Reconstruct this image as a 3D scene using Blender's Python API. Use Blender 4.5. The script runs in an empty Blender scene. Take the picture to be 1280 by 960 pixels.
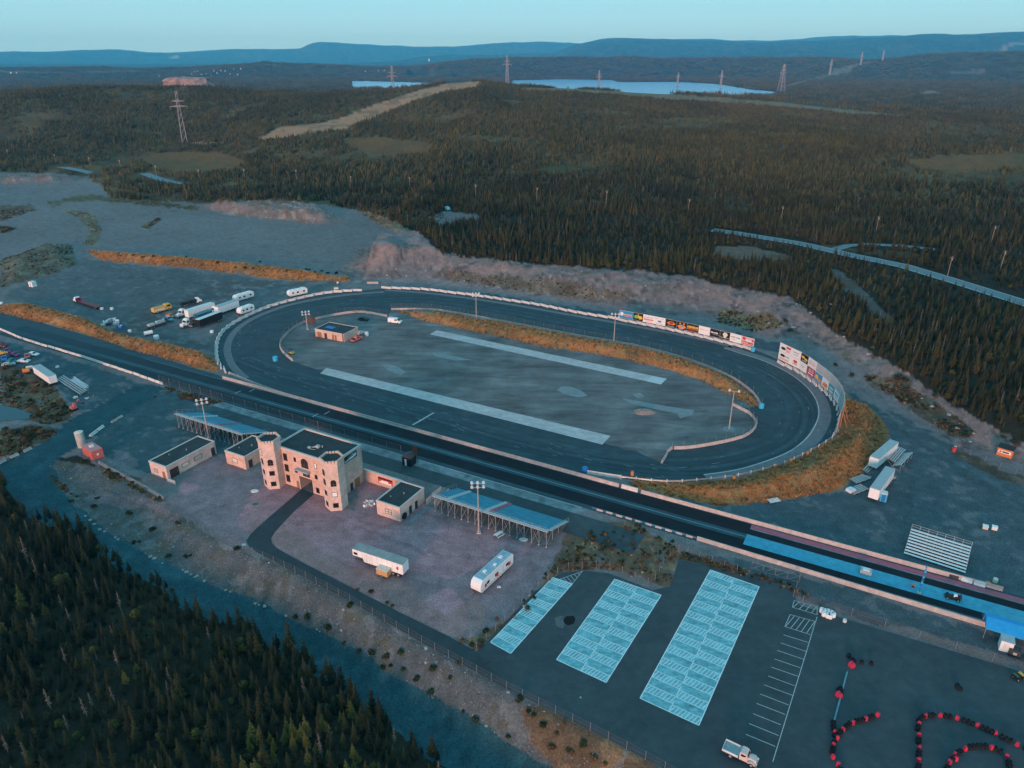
import bpy, bmesh, math, random
import numpy as np
from mathutils import Vector, Matrix

# ------------------------------------------------------------ camera, sky, sun, exposure
random.seed(7); rng = np.random.default_rng(7)
SC = bpy.context.scene
COL = SC.collection
F, HZ, H = 900.0, 72.0, 100.0            # focal length in px of a 1280 px frame, horizon row, camera height (m)
PIT = math.atan((480 - HZ) / F); CP, SP = math.cos(PIT), math.sin(PIT)
cam = bpy.data.cameras.new('camera'); camo = bpy.data.objects.new('camera', cam); COL.objects.link(camo)
camo.location = (0, 0, H); camo.rotation_euler = (math.pi / 2 - PIT, 0, 0)
cam.sensor_width = 36.0; cam.lens = 36.0 * F / 1280; cam.clip_start = 0.5; cam.clip_end = 60000
SC.camera = camo
SUN_EL, SUN_AZ = math.radians(4.2), math.radians(199)      # azimuth clockwise from +Y: behind the camera, a little left
wd = bpy.data.worlds.new('World'); SC.world = wd; wd.use_nodes = True
nt = wd.node_tree; nt.nodes.clear()
sky = nt.nodes.new('ShaderNodeTexSky'); sky.sky_type = 'NISHITA'; sky.sun_disc = False
sky.sun_elevation = SUN_EL; sky.sun_rotation = SUN_AZ; sky.altitude = 200; sky.air_density = 1.0; sky.dust_density = 0.6; sky.ozone_density = 2.0
tint = nt.nodes.new('ShaderNodeMix'); tint.data_type = 'RGBA'; tint.blend_type = 'MIX'
tint.inputs['Factor'].default_value = 0.82
tc_ = nt.nodes.new('ShaderNodeTexCoord'); sx_ = nt.nodes.new('ShaderNodeSeparateXYZ'); nt.links.new(tc_.outputs['Generated'], sx_.inputs[0])   # paler towards the horizon all round
el_ = nt.nodes.new('ShaderNodeMapRange'); el_.inputs['From Max'].default_value = .16; nt.links.new(sx_.outputs['Z'], el_.inputs['Value'])
gr_ = nt.nodes.new('ShaderNodeMix'); gr_.data_type = 'RGBA'; gr_.inputs['A'].default_value = (3.0, 6.1, 7.4, 1); gr_.inputs['B'].default_value = (1.75, 4.7, 6.3, 1); nt.links.new(el_.outputs[0], gr_.inputs['Factor'])
nt.links.new(sky.outputs[0], tint.inputs['A']); nt.links.new(gr_.outputs['Result'], tint.inputs['B'])
bg = nt.nodes.new('ShaderNodeBackground'); bg.inputs['Strength'].default_value = 0.15
ow = nt.nodes.new('ShaderNodeOutputWorld')
nt.links.new(tint.outputs['Result'], bg.inputs[0]); nt.links.new(bg.outputs[0], ow.inputs[0])
sl = bpy.data.lights.new('sun', 'SUN'); sl.energy = 5.0; sl.angle = math.radians(14); sl.color = (1.0, 0.63, 0.55)
so = bpy.data.objects.new('sun', sl); COL.objects.link(so)
sd = Vector((math.sin(SUN_AZ) * math.cos(SUN_EL), math.cos(SUN_AZ) * math.cos(SUN_EL), math.sin(SUN_EL)))
so.rotation_euler = sd.to_track_quat('Z', 'Y').to_euler(); so.location = (0, -50, 200)
SC.view_settings.view_transform = 'Standard'; SC.view_settings.look = 'None'
SC.view_settings.exposure = 0.14; SC.view_settings.gamma = 1.0; SC.view_settings.use_curve_mapping = False
SC.cycles.max_bounces = 6; SC.cycles.diffuse_bounces = 2; SC.cycles.glossy_bounces = 2; SC.cycles.transmission_bounces = 2
SC.cycles.volume_bounces = 1; SC.cycles.transparent_max_bounces = 6

# ------------------------------------------------------------ survey helpers: photo pixel <-> place on the land
def ray(u, v):
    dx = (u - 640) / F; dy = (480 - v) / F
    return dx, CP + dy * SP, -SP + dy * CP
def P(u, v, z=0.0):
    d = ray(u, v); t = (H - z) / -d[2]
    return d[0] * t, d[1] * t
def Q(x, y, z):
    f = y * CP - (z - H) * SP; f = np.where(f < 1, np.nan, f)
    return 640 + F * x / f, 480 - F * (y * SP + (z - H) * CP) / f
def zoom(ox, oy, s):
    return lambda pts: [(ox + a * s, oy + b * s) for a, b in pts]
S43 = 430 / 1280
ZA = zoom(0, 0, S43); ZB = zoom(420, 0, S43); ZC = zoom(850, 0, S43); ZD = zoom(0, 320, S43); ZE = zoom(420, 320, S43)
ZF = zoom(850, 320, S43); ZG = zoom(0, 640, S43); ZH = zoom(420, 640, S43); ZI = zoom(850, 640, S43)
ZJ = zoom(170, 480, .25); ZK = zoom(420, 540, .25); ZL = zoom(740, 370, .25); ZM = zoom(900, 600, .296875); ZN = zoom(60, 340, .21875)
ZR = zoom(0, 200, .25); ZS = zoom(300, 220, .25)

def vnoise(x, y, scale, seed):
    x = np.asarray(x, float) / scale; y = np.asarray(y, float) / scale
    xi = np.floor(x).astype(np.int64); yi = np.floor(y).astype(np.int64)
    fx = x - xi; fy = y - yi; fx = fx * fx * (3 - 2 * fx); fy = fy * fy * (3 - 2 * fy)
    def h(a, b):
        n = (a * 374761393 + b * 668265263 + seed * 974634777) & 0xffffffff
        n = ((n ^ (n >> 13)) * 1274126177) & 0xffffffff
        return ((n ^ (n >> 16)) & 0xffff) / 32767.5 - 1
    return (h(xi, yi) * (1 - fx) + h(xi + 1, yi) * fx) * (1 - fy) + (h(xi, yi + 1) * (1 - fx) + h(xi + 1, yi + 1) * fx) * fy
def sstep(a, b, x):
    t = np.clip((x - a) / (b - a), 0, 1); return t * t * (3 - 2 * t)
def pip(px, py, poly):
    ins = np.zeros(np.shape(px), bool); n = len(poly)
    for i in range(n):
        x1, y1 = poly[i]; x2, y2 = poly[(i + 1) % n]
        if y1 == y2: continue
        c = ((y1 > py) != (y2 > py)) & (px < (x2 - x1) * (py - y1) / (y2 - y1) + x1)
        ins ^= c
    return ins
def dline(px, py, pts, closed=False):
    d = np.full(np.shape(px), 1e9); n = len(pts)
    for i in range(n if closed else n - 1):
        ax, ay = pts[i]; bx, by = pts[(i + 1) % n]
        dx, dy = bx - ax, by - ay; L = dx * dx + dy * dy + 1e-9
        t = np.clip(((px - ax) * dx + (py - ay) * dy) / L, 0, 1)
        d = np.minimum(d, np.hypot(px - ax - t * dx, py - ay - t * dy))
    return d
def ground_poly(pts, z=0.0): return [P(u, v, z) for u, v in pts]

# ------------------------------------------------------------ the lie of the land
FENCE = [(60, 572), (100, 568), (126, 584), (205, 625), (232, 652), (270, 675), (310, 690), (360, 712), (430, 748), (520, 800), (635, 863), (750, 920), (826, 960), (900, 1010)]
FENCE_W = ground_poly(FENCE)
FX = np.array([p[0] for p in FENCE_W]); FY = np.array([p[1] for p in FENCE_W])
order = np.argsort(FX); FXs, FYs = FX[order], FY[order]
FDs = np.interp(FXs, [-150, FXs[0], P(126, 584)[0], P(232, 652)[0], P(360, 712)[0]], [.3, .6, 2.2, 3.2, 6.0])
MOUNDS = [  # grass and dirt mounds: outline, height, edge width
    (ground_poly([(0, 382), (30, 380), (70, 388), (110, 400), (140, 415), (180, 425), (215, 432), (258, 443), (268, 452), (268, 460), (240, 457), (200, 446), (160, 436), (110, 418), (60, 405), (0, 390)]), 1.6, 4.0),
    (ground_poly([(107, 313), (160, 316), (225, 322), (300, 327), (370, 338), (437, 347), (438, 353), (360, 350), (300, 343), (250, 336), (130, 326)]), 2.2, 7.0),
    (ground_poly([(491, 389), (538, 390), (581, 396), (655, 409), (722, 422), (790, 434), (840, 446), (877, 458), (915, 475), (940, 493), (950, 507), (940, 508), (915, 495), (880, 477), (840, 464), (790, 452), (740, 441), (689, 435), (622, 420), (561, 408), (534, 402)]), 1.5, 4.0),
    (ground_poly([(1056, 497), (1085, 508), (1110, 542), (1085, 589), (1031, 616), (951, 629), (894, 631), (800, 609), (850, 606), (917, 602), (1005, 572), (1047, 550)]), 2.0, 9.0),
    (ground_poly([(245, 258), (300, 252), (370, 253), (410, 260), (425, 275), (405, 280), (350, 275), (290, 268)]), 5.0, 12.0),
    (ground_poly([(0, 219), (60, 218), (115, 223), (60, 227), (0, 228)]), 5.0, 14.0),
    (ground_poly([(430, 335), (460, 312), (490, 303), (545, 312), (600, 324), (560, 340), (480, 345)]), 5.0, 16.0),
    (ground_poly([(0, 325), (57, 306), (90, 306), (95, 330), (40, 348), (0, 358)]), 2.0, 9.0),
    (ground_poly([(440, 258), (500, 262), (558, 268), (545, 285), (500, 290), (470, 280)]), 3.0, 14.0),
]
BANK_BASE = ground_poly([(452, 352), (520, 355), (640, 372), (770, 388), (900, 402), (960, 425), (1010, 440), (1060, 478), (1140, 522), (1200, 556), (1290, 590), (1500, 690)])
BANK_SIDE = BANK_BASE + [(900, 100), (900, 2000), (-60, 2000)]
def prof(r, pts):    # height profile of a crest at range r, from the rows it reaches in each column
    az = []; zz = []
    for u, v in pts:
        d = ray(u, v); az.append(math.atan2(d[0], d[1])); zz.append(H + r * d[2] / math.hypot(d[0], d[1]))
    return np.array(az), np.array(zz)
CREST = [(-400, 116), (0, 113), (150, 110), (235, 110), (300, 114), (400, 118), (480, 117), (560, 108), (600, 105), (640, 110), (700, 113), (850, 122), (950, 128), (1050, 136), (1150, 144), (1280, 151), (1700, 170)]
RIDGE2 = [(-400, 86), (0, 86), (100, 83), (180, 86), (250, 84), (330, 79), (400, 81), (470, 83), (530, 82), (600, 75), (640, 72.5), (850, 73), (1000, 73), (1040, 73.5), (1080, 76), (1120, 73), (1152, 70), (1280, 66), (1700, 64)]
RIDGE3 = [(-400, 80), (0, 80), (420, 80), (500, 76), (560, 70), (640, 69), (690, 67), (722, 55), (745, 50), (770, 47.5), (810, 48), (850, 49), (884, 50.5), (950, 51), (1018, 50), (1060, 48), (1118, 45), (1213, 41), (1280, 38), (1700, 34)]
RIDGE4 = [(-400, 66), (0, 66.5), (100, 65), (215, 64), (300, 62), (375, 61), (390, 55), (400, 53.5), (425, 55.5), (487, 58.8), (520, 57.5), (560, 57.3), (600, 55), (635, 54), (700, 53), (760, 53), (860, 50.5), (920, 49), (1000, 49.5), (1080, 46), (1112, 42.5), (1140, 43), (1280, 43), (1700, 43)]
PR = [(1500, prof(1500, CREST)), (5800, prof(5800, RIDGE2)), (14500, prof(14500, RIDGE3)), (20000, prof(20000, RIDGE4))]
LAKES = [[(640, 100.5), (700, 99), (764, 100), (773, 102.5), (850, 102.5), (890, 104.5), (910, 107), (940, 112), (971, 114.5), (968, 118), (900, 121), (800, 121), (700, 119), (640, 108)],
         [(440, 101), (470, 101.5), (536, 103.5), (536, 110), (440, 110)], [(509, 94.3), (540, 94.6), (542, 96.5), (510, 96.6)], [(566, 96), (584, 96.2), (584, 97.4), (566, 97.4)]]
ZL_ = -12.0
LAKES_W = [ground_poly(l, ZL_) for l in LAKES]
POND = [(0, 507), (22, 511), (40, 518), (36, 524), (0, 527), (-30, 525), (-30, 505)]
def height(x, y):
    x = np.asarray(x, float); y = np.asarray(y, float)
    r = np.hypot(x, y); az = np.arctan2(x, y)
    z = np.zeros(np.shape(x))
    # cut bank rising to the forest beyond the track
    dB = dline(x, y, BANK_BASE); side = pip(x, y, BANK_SIDE) & (y > 60)
    z = np.where(side, 7.5 * sstep(0, 30, dB) + 1.0 * sstep(30, 120, dB), z)
    z = z + np.where(side, sstep(3, 25, dB) * (1.0 * vnoise(x, y, 16, 3) + .7 * vnoise(x, y, 6, 4) + .4 * vnoise(x, y, 2.5, 7)) * (1 - sstep(40, 75, dB)), 0)
    zb = z
    for poly, h, w in MOUNDS:
        m = pip(x, y, poly); d = dline(x, y, poly, True)
        z = z + np.where(m, h * sstep(0, w, d) * (1 + .22 * vnoise(x, y, 5, 9) + .25 * vnoise(x, y, 14, 10)), 0)
    # foreground embankment down to the service road
    fy = np.interp(x, FXs, FYs); dF = dline(x, y, FENCE_W); low = (y < fy) & (x < FXs[-1] + 60)
    z = z - np.where(low, np.interp(x, FXs, FDs) * sstep(0, 9, dF) + 2.0 * sstep(22, 60, dF), 0)
    # far land
    zc = np.interp(az, *PR[0][1]); a = sstep(560 + 380 * sstep(.25, .42, -az), 1500, r)
    z = z * (1 - a) + zc * a
    z = np.where(r > 1500, zc + (-16 - zc) * sstep(1500, 2300, r), z)
    for (rc, pr), (r0, r1) in zip(PR[1:], ((4550, 1200), (9500, 3000), (16800, 5000))):
        zr = np.interp(az, *pr)
        up = sstep(r0, rc, r) * (1 - .8 * sstep(rc, rc + r1, r))
        z = np.where(r > r0, np.maximum(z, -16 + (zr + 16) * up), z)
    nz = vnoise(x, y, 210, 11) * 4.0 + vnoise(x, y, 90, 1) * 2.6 + vnoise(x, y, 35, 2) * .8
    z = z + nz * sstep(520, 900, r) + (vnoise(x, y, 420, 5) * 7 + vnoise(x, y, 170, 6) * 4) * sstep(1900, 3200, r) * sstep(-6, 30, z)
    z = z + (vnoise(x, y, 1500, 14) * 40 + vnoise(x, y, 600, 15) * 22) * sstep(10500, 13500, r) * sstep(0, 120, z)
    far = r > 1900; inl = np.zeros(np.shape(x), bool); dl = np.full(np.shape(x), 1e9)
    for l in LAKES_W: inl |= pip(x, y, l); dl = np.minimum(dl, dline(x, y, l, True))
    z = np.where(far, np.where(inl, np.minimum(z, ZL_ + .5 - 5 * sstep(0, 25, dl)), np.maximum(z, ZL_ + 2.0)), z)
    return z
def height1(x, y): return float(height(np.array([x]), np.array([y]))[0])
def G(u, v, dz=0.0):   # where the sight line of a photo pixel meets the land
    z = 0.0
    for _ in range(14): x, y = P(u, v, z); z = .5 * z + .5 * height1(x, y)
    return Vector((x, y, z + dz))

# ------------------------------------------------------------ materials
MATS = {}
def mat(name, col, rough=.8, var=.15, scale=2.0, bump=0.0, bscale=20.0, metal=0.0, spec=.3, obj=False, dirt=None, dscale=.6):
    if name in MATS: return MATS[name]
    m = bpy.data.materials.new(name); m.use_nodes = True; t = m.node_tree; b = t.nodes['Principled BSDF']
    b.inputs['Roughness'].default_value = rough; b.inputs['Metallic'].default_value = metal
    b.inputs['Specular IOR Level'].default_value = spec
    tc = t.nodes.new('ShaderNodeTexCoord'); src = tc.outputs['Object']
    if not obj:
        ge = t.nodes.new('ShaderNodeNewGeometry'); src = ge.outputs['Position']
    n = t.nodes.new('ShaderNodeTexNoise'); n.inputs['Scale'].default_value = scale; n.inputs['Detail'].default_value = 6; n.inputs['Roughness'].default_value = .65
    t.links.new(src, n.inputs['Vector'])
    mr = t.nodes.new('ShaderNodeMapRange'); mr.inputs['From Min'].default_value = .3; mr.inputs['From Max'].default_value = .7
    mr.inputs['To Min'].default_value = 1 - var; mr.inputs['To Max'].default_value = 1 + var
    t.links.new(n.outputs['Fac'], mr.inputs['Value'])
    mx = t.nodes.new('ShaderNodeVectorMath'); mx.operation = 'SCALE'; mx.inputs[0].default_value = col[:3]
    t.links.new(mr.outputs[0], mx.inputs['Scale'])
    out = mx.outputs[0]
    if dirt:
        n2 = t.nodes.new('ShaderNodeTexNoise'); n2.inputs['Scale'].default_value = dscale; n2.inputs['Detail'].default_value = 8; n2.inputs['Roughness'].default_value = .7
        t.links.new(src, n2.inputs['Vector'])
        m2 = t.nodes.new('ShaderNodeMapRange'); m2.inputs['From Min'].default_value = .45; m2.inputs['From Max'].default_value = .7
        t.links.new(n2.outputs['Fac'], m2.inputs['Value'])
        mm = t.nodes.new('ShaderNodeMix'); mm.data_type = 'RGBA'; t.links.new(m2.outputs[0], mm.inputs['Factor'])
        t.links.new(out, mm.inputs['A']); mm.inputs['B'].default_value = (*dirt, 1); out = mm.outputs['Result']
    t.links.new(out, b.inputs['Base Color'])
    if bump:
        nb = t.nodes.new('ShaderNodeTexNoise'); nb.inputs['Scale'].default_value = bscale; nb.inputs['Detail'].default_value = 4
        t.links.new(src, nb.inputs['Vector']); bp = t.nodes.new('ShaderNodeBump'); bp.inputs['Strength'].default_value = bump; bp.inputs['Distance'].default_value = .1
        t.links.new(nb.outputs['Fac'], bp.inputs['Height']); t.links.new(bp.outputs[0], b.inputs['Normal'])
    MATS[name] = m; return m
def tag(o, label=None, cat=None, group=None, kind=None):
    if label: o['label'] = label
    if cat: o['category'] = cat
    if group: o['group'] = group
    if kind: o['kind'] = kind
    return o
def link(o, parent=None):
    COL.objects.link(o)
    if parent: o.parent = parent
    return o
def mesh_obj(name, verts, faces, material, parent=None, smooth=False):
    me = bpy.data.meshes.new(name); me.from_pydata([tuple(v) for v in verts], [], faces); me.update()
    if material: me.materials.append(material)
    if smooth: me.polygons.foreach_set('use_smooth', [True] * len(me.polygons))
    return link(bpy.data.objects.new(name, me), parent)
# ------------------------------------------------------------ the ground, one sheet to the horizon
def build_ground():
    fine = np.radians(np.arange(-47, 47.01, .145)); coarse = np.radians(np.arange(51, 310, 4.0))
    az = np.concatenate([fine, coarse])
    dep = np.radians(np.arange(52, 1.5, -.105)); rs = H / np.tan(dep)
    rs = np.concatenate([[3, 12, 25, 40, 55, 68], rs, rs[-1] * np.geomspace(1.012, 27000 / rs[-1], 150)])
    A, R = np.meshgrid(az, rs); X = R * np.sin(A); Y = R * np.cos(A)
    Z = height(X, Y)
    nr, na = X.shape
    V = np.stack([X, Y, Z], -1).reshape(-1, 3)
    i = np.arange(nr - 1)[:, None] * na; j = np.arange(na)[None]; j2 = (j + 1) % na
    Fc = np.stack([i + j, i + na + j, i + na + j2, i + j2], -1).reshape(-1, 4)[:, ::-1]
    me = bpy.data.meshes.new('ground'); me.vertices.add(len(V) + 1)
    V2 = np.vstack([V, [[0, 0, height1(0, 0.01)]]]); me.vertices.foreach_set('co', V2.ravel())
    tri = np.stack([np.arange(na), (np.arange(na) + 1) % na, np.full(na, len(V))], -1)[:, ::-1]
    nq = len(Fc); me.loops.add(nq * 4 + na * 3); me.polygons.add(nq + na)
    me.loops.foreach_set('vertex_index', np.concatenate([Fc.ravel(), tri.ravel()]).astype(np.int32))
    me.polygons.foreach_set('loop_start', np.concatenate([np.arange(nq) * 4, nq * 4 + np.arange(na) * 3]).astype(np.int32))
    me.polygons.foreach_set('use_smooth', np.ones(nq + na, bool))
    me.update(calc_edges=True)
    # land cover: what grows or lies where (real surface colours)
    x, y, z = V.T; r = np.hypot(x, y)
    u, v = Q(x, y, z); u = np.nan_to_num(u, nan=-9999); v = np.nan_to_num(v, nan=9999)
    w = np.clip(160 / np.maximum(r, 1), .05, 1.0)
    wu = u + (vnoise(x, y, 7, 21) * 7 + vnoise(x, y, 2.2, 22) * 3.5) * w; wv = v + (vnoise(x, y, 7, 23) * 5 + vnoise(x, y, 2.2, 24) * 2.5) * w
    c = cover(x, y, z, r, wu, wv)
    col = np.ones((len(V2), 4), np.float32); col[:-1, :3] = c; col[-1, :3] = c[0]
    at = me.color_attributes.new('cover', 'FLOAT_COLOR', 'POINT'); at.data.foreach_set('color', col.ravel())
    me.materials.append(ground_mat())
    return tag(link(bpy.data.objects.new('ground', me)), kind='structure')

C_GRAVEL = (.178, .162, .162); C_ROAD = (.026, .078, .094); C_MAUVE = (.34, .195, .21); C_SLOPE = (.098, .105, .106); C_FLOOR = (.03, .028, .018); C_HEATH = (.115, .070, .030)
C_STRAW = (.42, .18, .07); C_SCRUB = (.095, .062, .03); C_PINK = (.27, .175, .15); C_BANK = (.17, .138, .132); C_BOG = (.19, .088, .03); C_TAN = (.46, .22, .12)
GRAVEL = [(-200, 216), (0, 216), (60, 216), (110, 221), (131, 235), (140, 248), (245, 254), (330, 250), (413, 256), (470, 268), (520, 290), (540, 304), (552, 318), (650, 328), (850, 343), (924, 362), (991, 371), (1040, 414), (1119, 458), (1186, 503), (1280, 556), (1500, 640), (1500, 1300), (900, 1300), (900, 1010)] + FENCE[::-1][1:] + [(0, 600), (-200, 620)]
ROAD_UP = [(80, 606), (100, 637), (144, 672), (191, 697), (255, 726), (319, 754), (403, 791), (430, 805), (538, 872), (608, 909), (690, 960), (760, 1010)]
ROAD_LO = [(640, 1010), (560, 960), (520, 938), (430, 868), (380, 835), (330, 808), (285, 782), (235, 764), (188, 731), (128, 704), (91, 667), (37, 647), (14, 622), (0, 600), (-60, 590)]
ROAD = ROAD_UP + ROAD_LO + [(-60, 575), (0, 580), (45, 562), (70, 545), (100, 520), (140, 495), (168, 481), (205, 483), (190, 500), (150, 520), (115, 545), (76, 568), (66, 585)]
SCRUBS = [
    ([(0, 452), (30, 458), (62, 476), (88, 512), (95, 525), (60, 533), (30, 522), (0, 527)], C_SCRUB), ([(-30, 545), (40, 533), (76, 538), (60, 552), (30, 565), (-30, 580)], C_SCRUB),
    ([(60, 253), (100, 243), (160, 247), (250, 258), (248, 263), (150, 253), (100, 251), (65, 258)], (.09, .075, .03)),
    ([(107, 265), (118, 270), (127, 288), (120, 305), (104, 307), (113, 290), (100, 272), (65, 260)], (.15, .11, .06)),
    ([(0, 258), (40, 255), (47, 262), (0, 277)], C_SCRUB), ([(0, 283), (23, 285), (0, 293)], C_SCRUB), ([(0, 325), (57, 306), (90, 306), (95, 332), (40, 350), (0, 360)], (.11, .09, .055)),
    ([(176, 284), (198, 272), (201, 275), (185, 286)], (.11, .08, .03)), ([(440, 258), (500, 262), (558, 266), (545, 285), (500, 291), (470, 280)], (.15, .11, .06)),
    ([(205, 484), (225, 488), (280, 503), (262, 506), (225, 497)], (.05, .042, .03)),
    ([(660, 765), (690, 700), (715, 664), (760, 655), (800, 655), (852, 690), (840, 735), (760, 712), (700, 715), (595, 815), (575, 800)], (.155, .088, .048)),
    ([(850, 690), (930, 712), (1000, 735), (1012, 748), (940, 722), (850, 700)], (.07, .05, .035)),
    ([(60, 590), (95, 620), (110, 630), (75, 610)], C_SCRUB), ([(126, 578), (205, 622), (200, 628), (130, 592)], (.09, .075, .045)),
    ([(1080, 470), (1130, 470), (1150, 500), (1120, 500)], (.09, .07, .045)), ([(1115, 495), (1150, 492), (1195, 520), (1220, 545), (1190, 545), (1150, 520)], (.075, .062, .038)),
    ([(560, 338), (700, 350), (800, 370), (760, 378), (640, 362), (560, 350)], (.13, .095, .065)), ([(900, 388), (960, 392), (985, 408), (940, 415), (895, 402)], (.16, .125, .065)),
    ([(1190, 566), (1200, 562), (1285, 600), (1285, 612), (1230, 590)], (.09, .06, .035)),
    ([(650, 885), (690, 870), (760, 920), (830, 960), (880, 1010), (720, 1010), (690, 950), (660, 925)], (.14, .085, .045)),
    ([(270, 352), (330, 350), (430, 352), (425, 357), (330, 362), (270, 380), (200, 400), (170, 415), (250, 425), (272, 440), (268, 450), (140, 412), (170, 395), (255, 362)], (.10, .10, .10)),
]
CLEAR = [
    ([(171, 195), (210, 190), (270, 190), (303, 200), (300, 213), (240, 216), (195, 213)], C_BOG), ([(424, 172), (470, 171), (540, 180), (535, 192), (470, 196), (440, 186)], C_BOG),
    ([(663, 213), (700, 206), (735, 208), (730, 214), (690, 218)], (.085, .07, .028)), ([(1130, 200), (1180, 195), (1285, 191), (1285, 210), (1200, 214), (1150, 210)], C_BOG),
    ([(322, 174), (350, 158), (400, 154), (430, 146), (470, 130), (500, 120), (540, 108), (565, 102.5), (602, 101.2), (595, 110), (562, 114), (522, 126), (497, 135), (472, 145), (432, 162), (380, 168), (340, 176)], C_TAN),
    ([(650, 110), (700, 110), (850, 118), (950, 125), (1050, 135), (1100, 141), (1140, 144), (1130, 147), (1050, 142), (950, 132), (850, 126), (720, 115), (650, 113)], (.26, .15, .085)),
    ([(213, 109), (215, 104), (240, 103), (260, 104), (262, 108), (235, 110)], (.33, .21, .17)),
    ([(236, 178), (280, 178), (280, 180), (236, 181)], C_TAN), ([(893, 309), (930, 306), (985, 318), (990, 328), (920, 325), (890, 318)], (.19, .125, .095)),
    ([(1035, 333), (1050, 338), (1078, 362), (1110, 392), (1120, 404), (1105, 400), (1062, 367), (1040, 343)], (.11, .105, .10)), ([(1075, 316), (1110, 311), (1150, 316), (1150, 326), (1129, 324)], C_SCRUB),
    ([(1000, 308), (1040, 305), (1072, 311), (1070, 316), (1010, 311)], C_SCRUB), ([(540, 272), (556, 263), (600, 268), (600, 276), (560, 282), (548, 283)], C_GRAVEL),
    ([(965, 112), (990, 104), (1010, 99), (1036, 93), (1052, 84), (1080, 78), (1100, 75), (1095, 77), (1060, 85), (1050, 93), (1020, 99), (985, 109)], (.22, .17, .13)), ([(1246, 64), (1258, 55), (1285, 52), (1285, 54), (1262, 58), (1255, 64)], (.28, .2, .15)),
    ([(1148, 117), (1160, 113), (1180, 116), (1180, 119)], (.3, .19, .14)), ([(1040, 86), (1070, 83), (1060, 92), (1040, 93)], (.2, .15, .1)),
    ([(0, 88), (60, 90), (180, 88), (180, 89.5), (60, 92), (0, 91)], (.14, .13, .11)), ([(320, 106.5), (372, 106), (372, 108), (320, 108)], (.2, .18, .14)), ([(386, 108), (420, 108), (420, 110), (386, 110)], (.2, .18, .14)),
    ([(213, 70.5), (222, 69), (225, 72.5), (213, 73.5)], (.4, .35, .3)), ([(1185, 88), (1230, 87), (1232, 92), (1190, 93)], (.15, .12, .1)),
]
STRAW = [[(-30, 382), (0, 382), (30, 380), (70, 388), (110, 400), (140, 415), (180, 425), (215, 432), (258, 443), (270, 452), (272, 464), (240, 458), (200, 447), (160, 437), (110, 419), (60, 406), (0, 391), (-30, 385)],
         [(107, 313), (160, 316), (225, 322), (300, 328), (370, 338), (437, 348), (438, 353), (360, 350), (300, 343), (250, 336), (130, 326)],
         [(489, 387), (538, 388), (581, 394), (655, 407), (722, 420), (790, 432), (840, 444), (877, 456), (915, 473), (940, 491), (952, 508), (940, 510), (915, 496), (880, 478), (840, 465), (790, 453), (740, 442), (689, 437), (622, 422), (561, 409), (534, 403)],
         [(1055, 495), (1085, 508), (1110, 542), (1085, 589), (1031, 616), (951, 629), (894, 632), (800, 612), (785, 602), (850, 604), (917, 600), (1005, 570), (1047, 548)]]
GAPS = [[(170, 442), (176, 441), (193, 426), (187, 424)]]
MAUVE = [(207, 627), (236, 596), (262, 574), (290, 570), (350, 600), (440, 640), (452, 600), (500, 612), (545, 635), (680, 684), (712, 668), (690, 715), (652, 760), (582, 802), (520, 785), (440, 742), (360, 703), (310, 682), (275, 668), (237, 645)]
BANKP = [(420, 338), (450, 312), (490, 303), (520, 306), (552, 316), (650, 328), (850, 343), (924, 362), (991, 371), (1040, 414), (1119, 458), (1186, 503), (1280, 556), (1300, 585), (1200, 558), (1140, 515), (1085, 478), (1040, 440), (1000, 424), (950, 418), (900, 400), (770, 383), (640, 366), (560, 350), (480, 346), (440, 351)]
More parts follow.
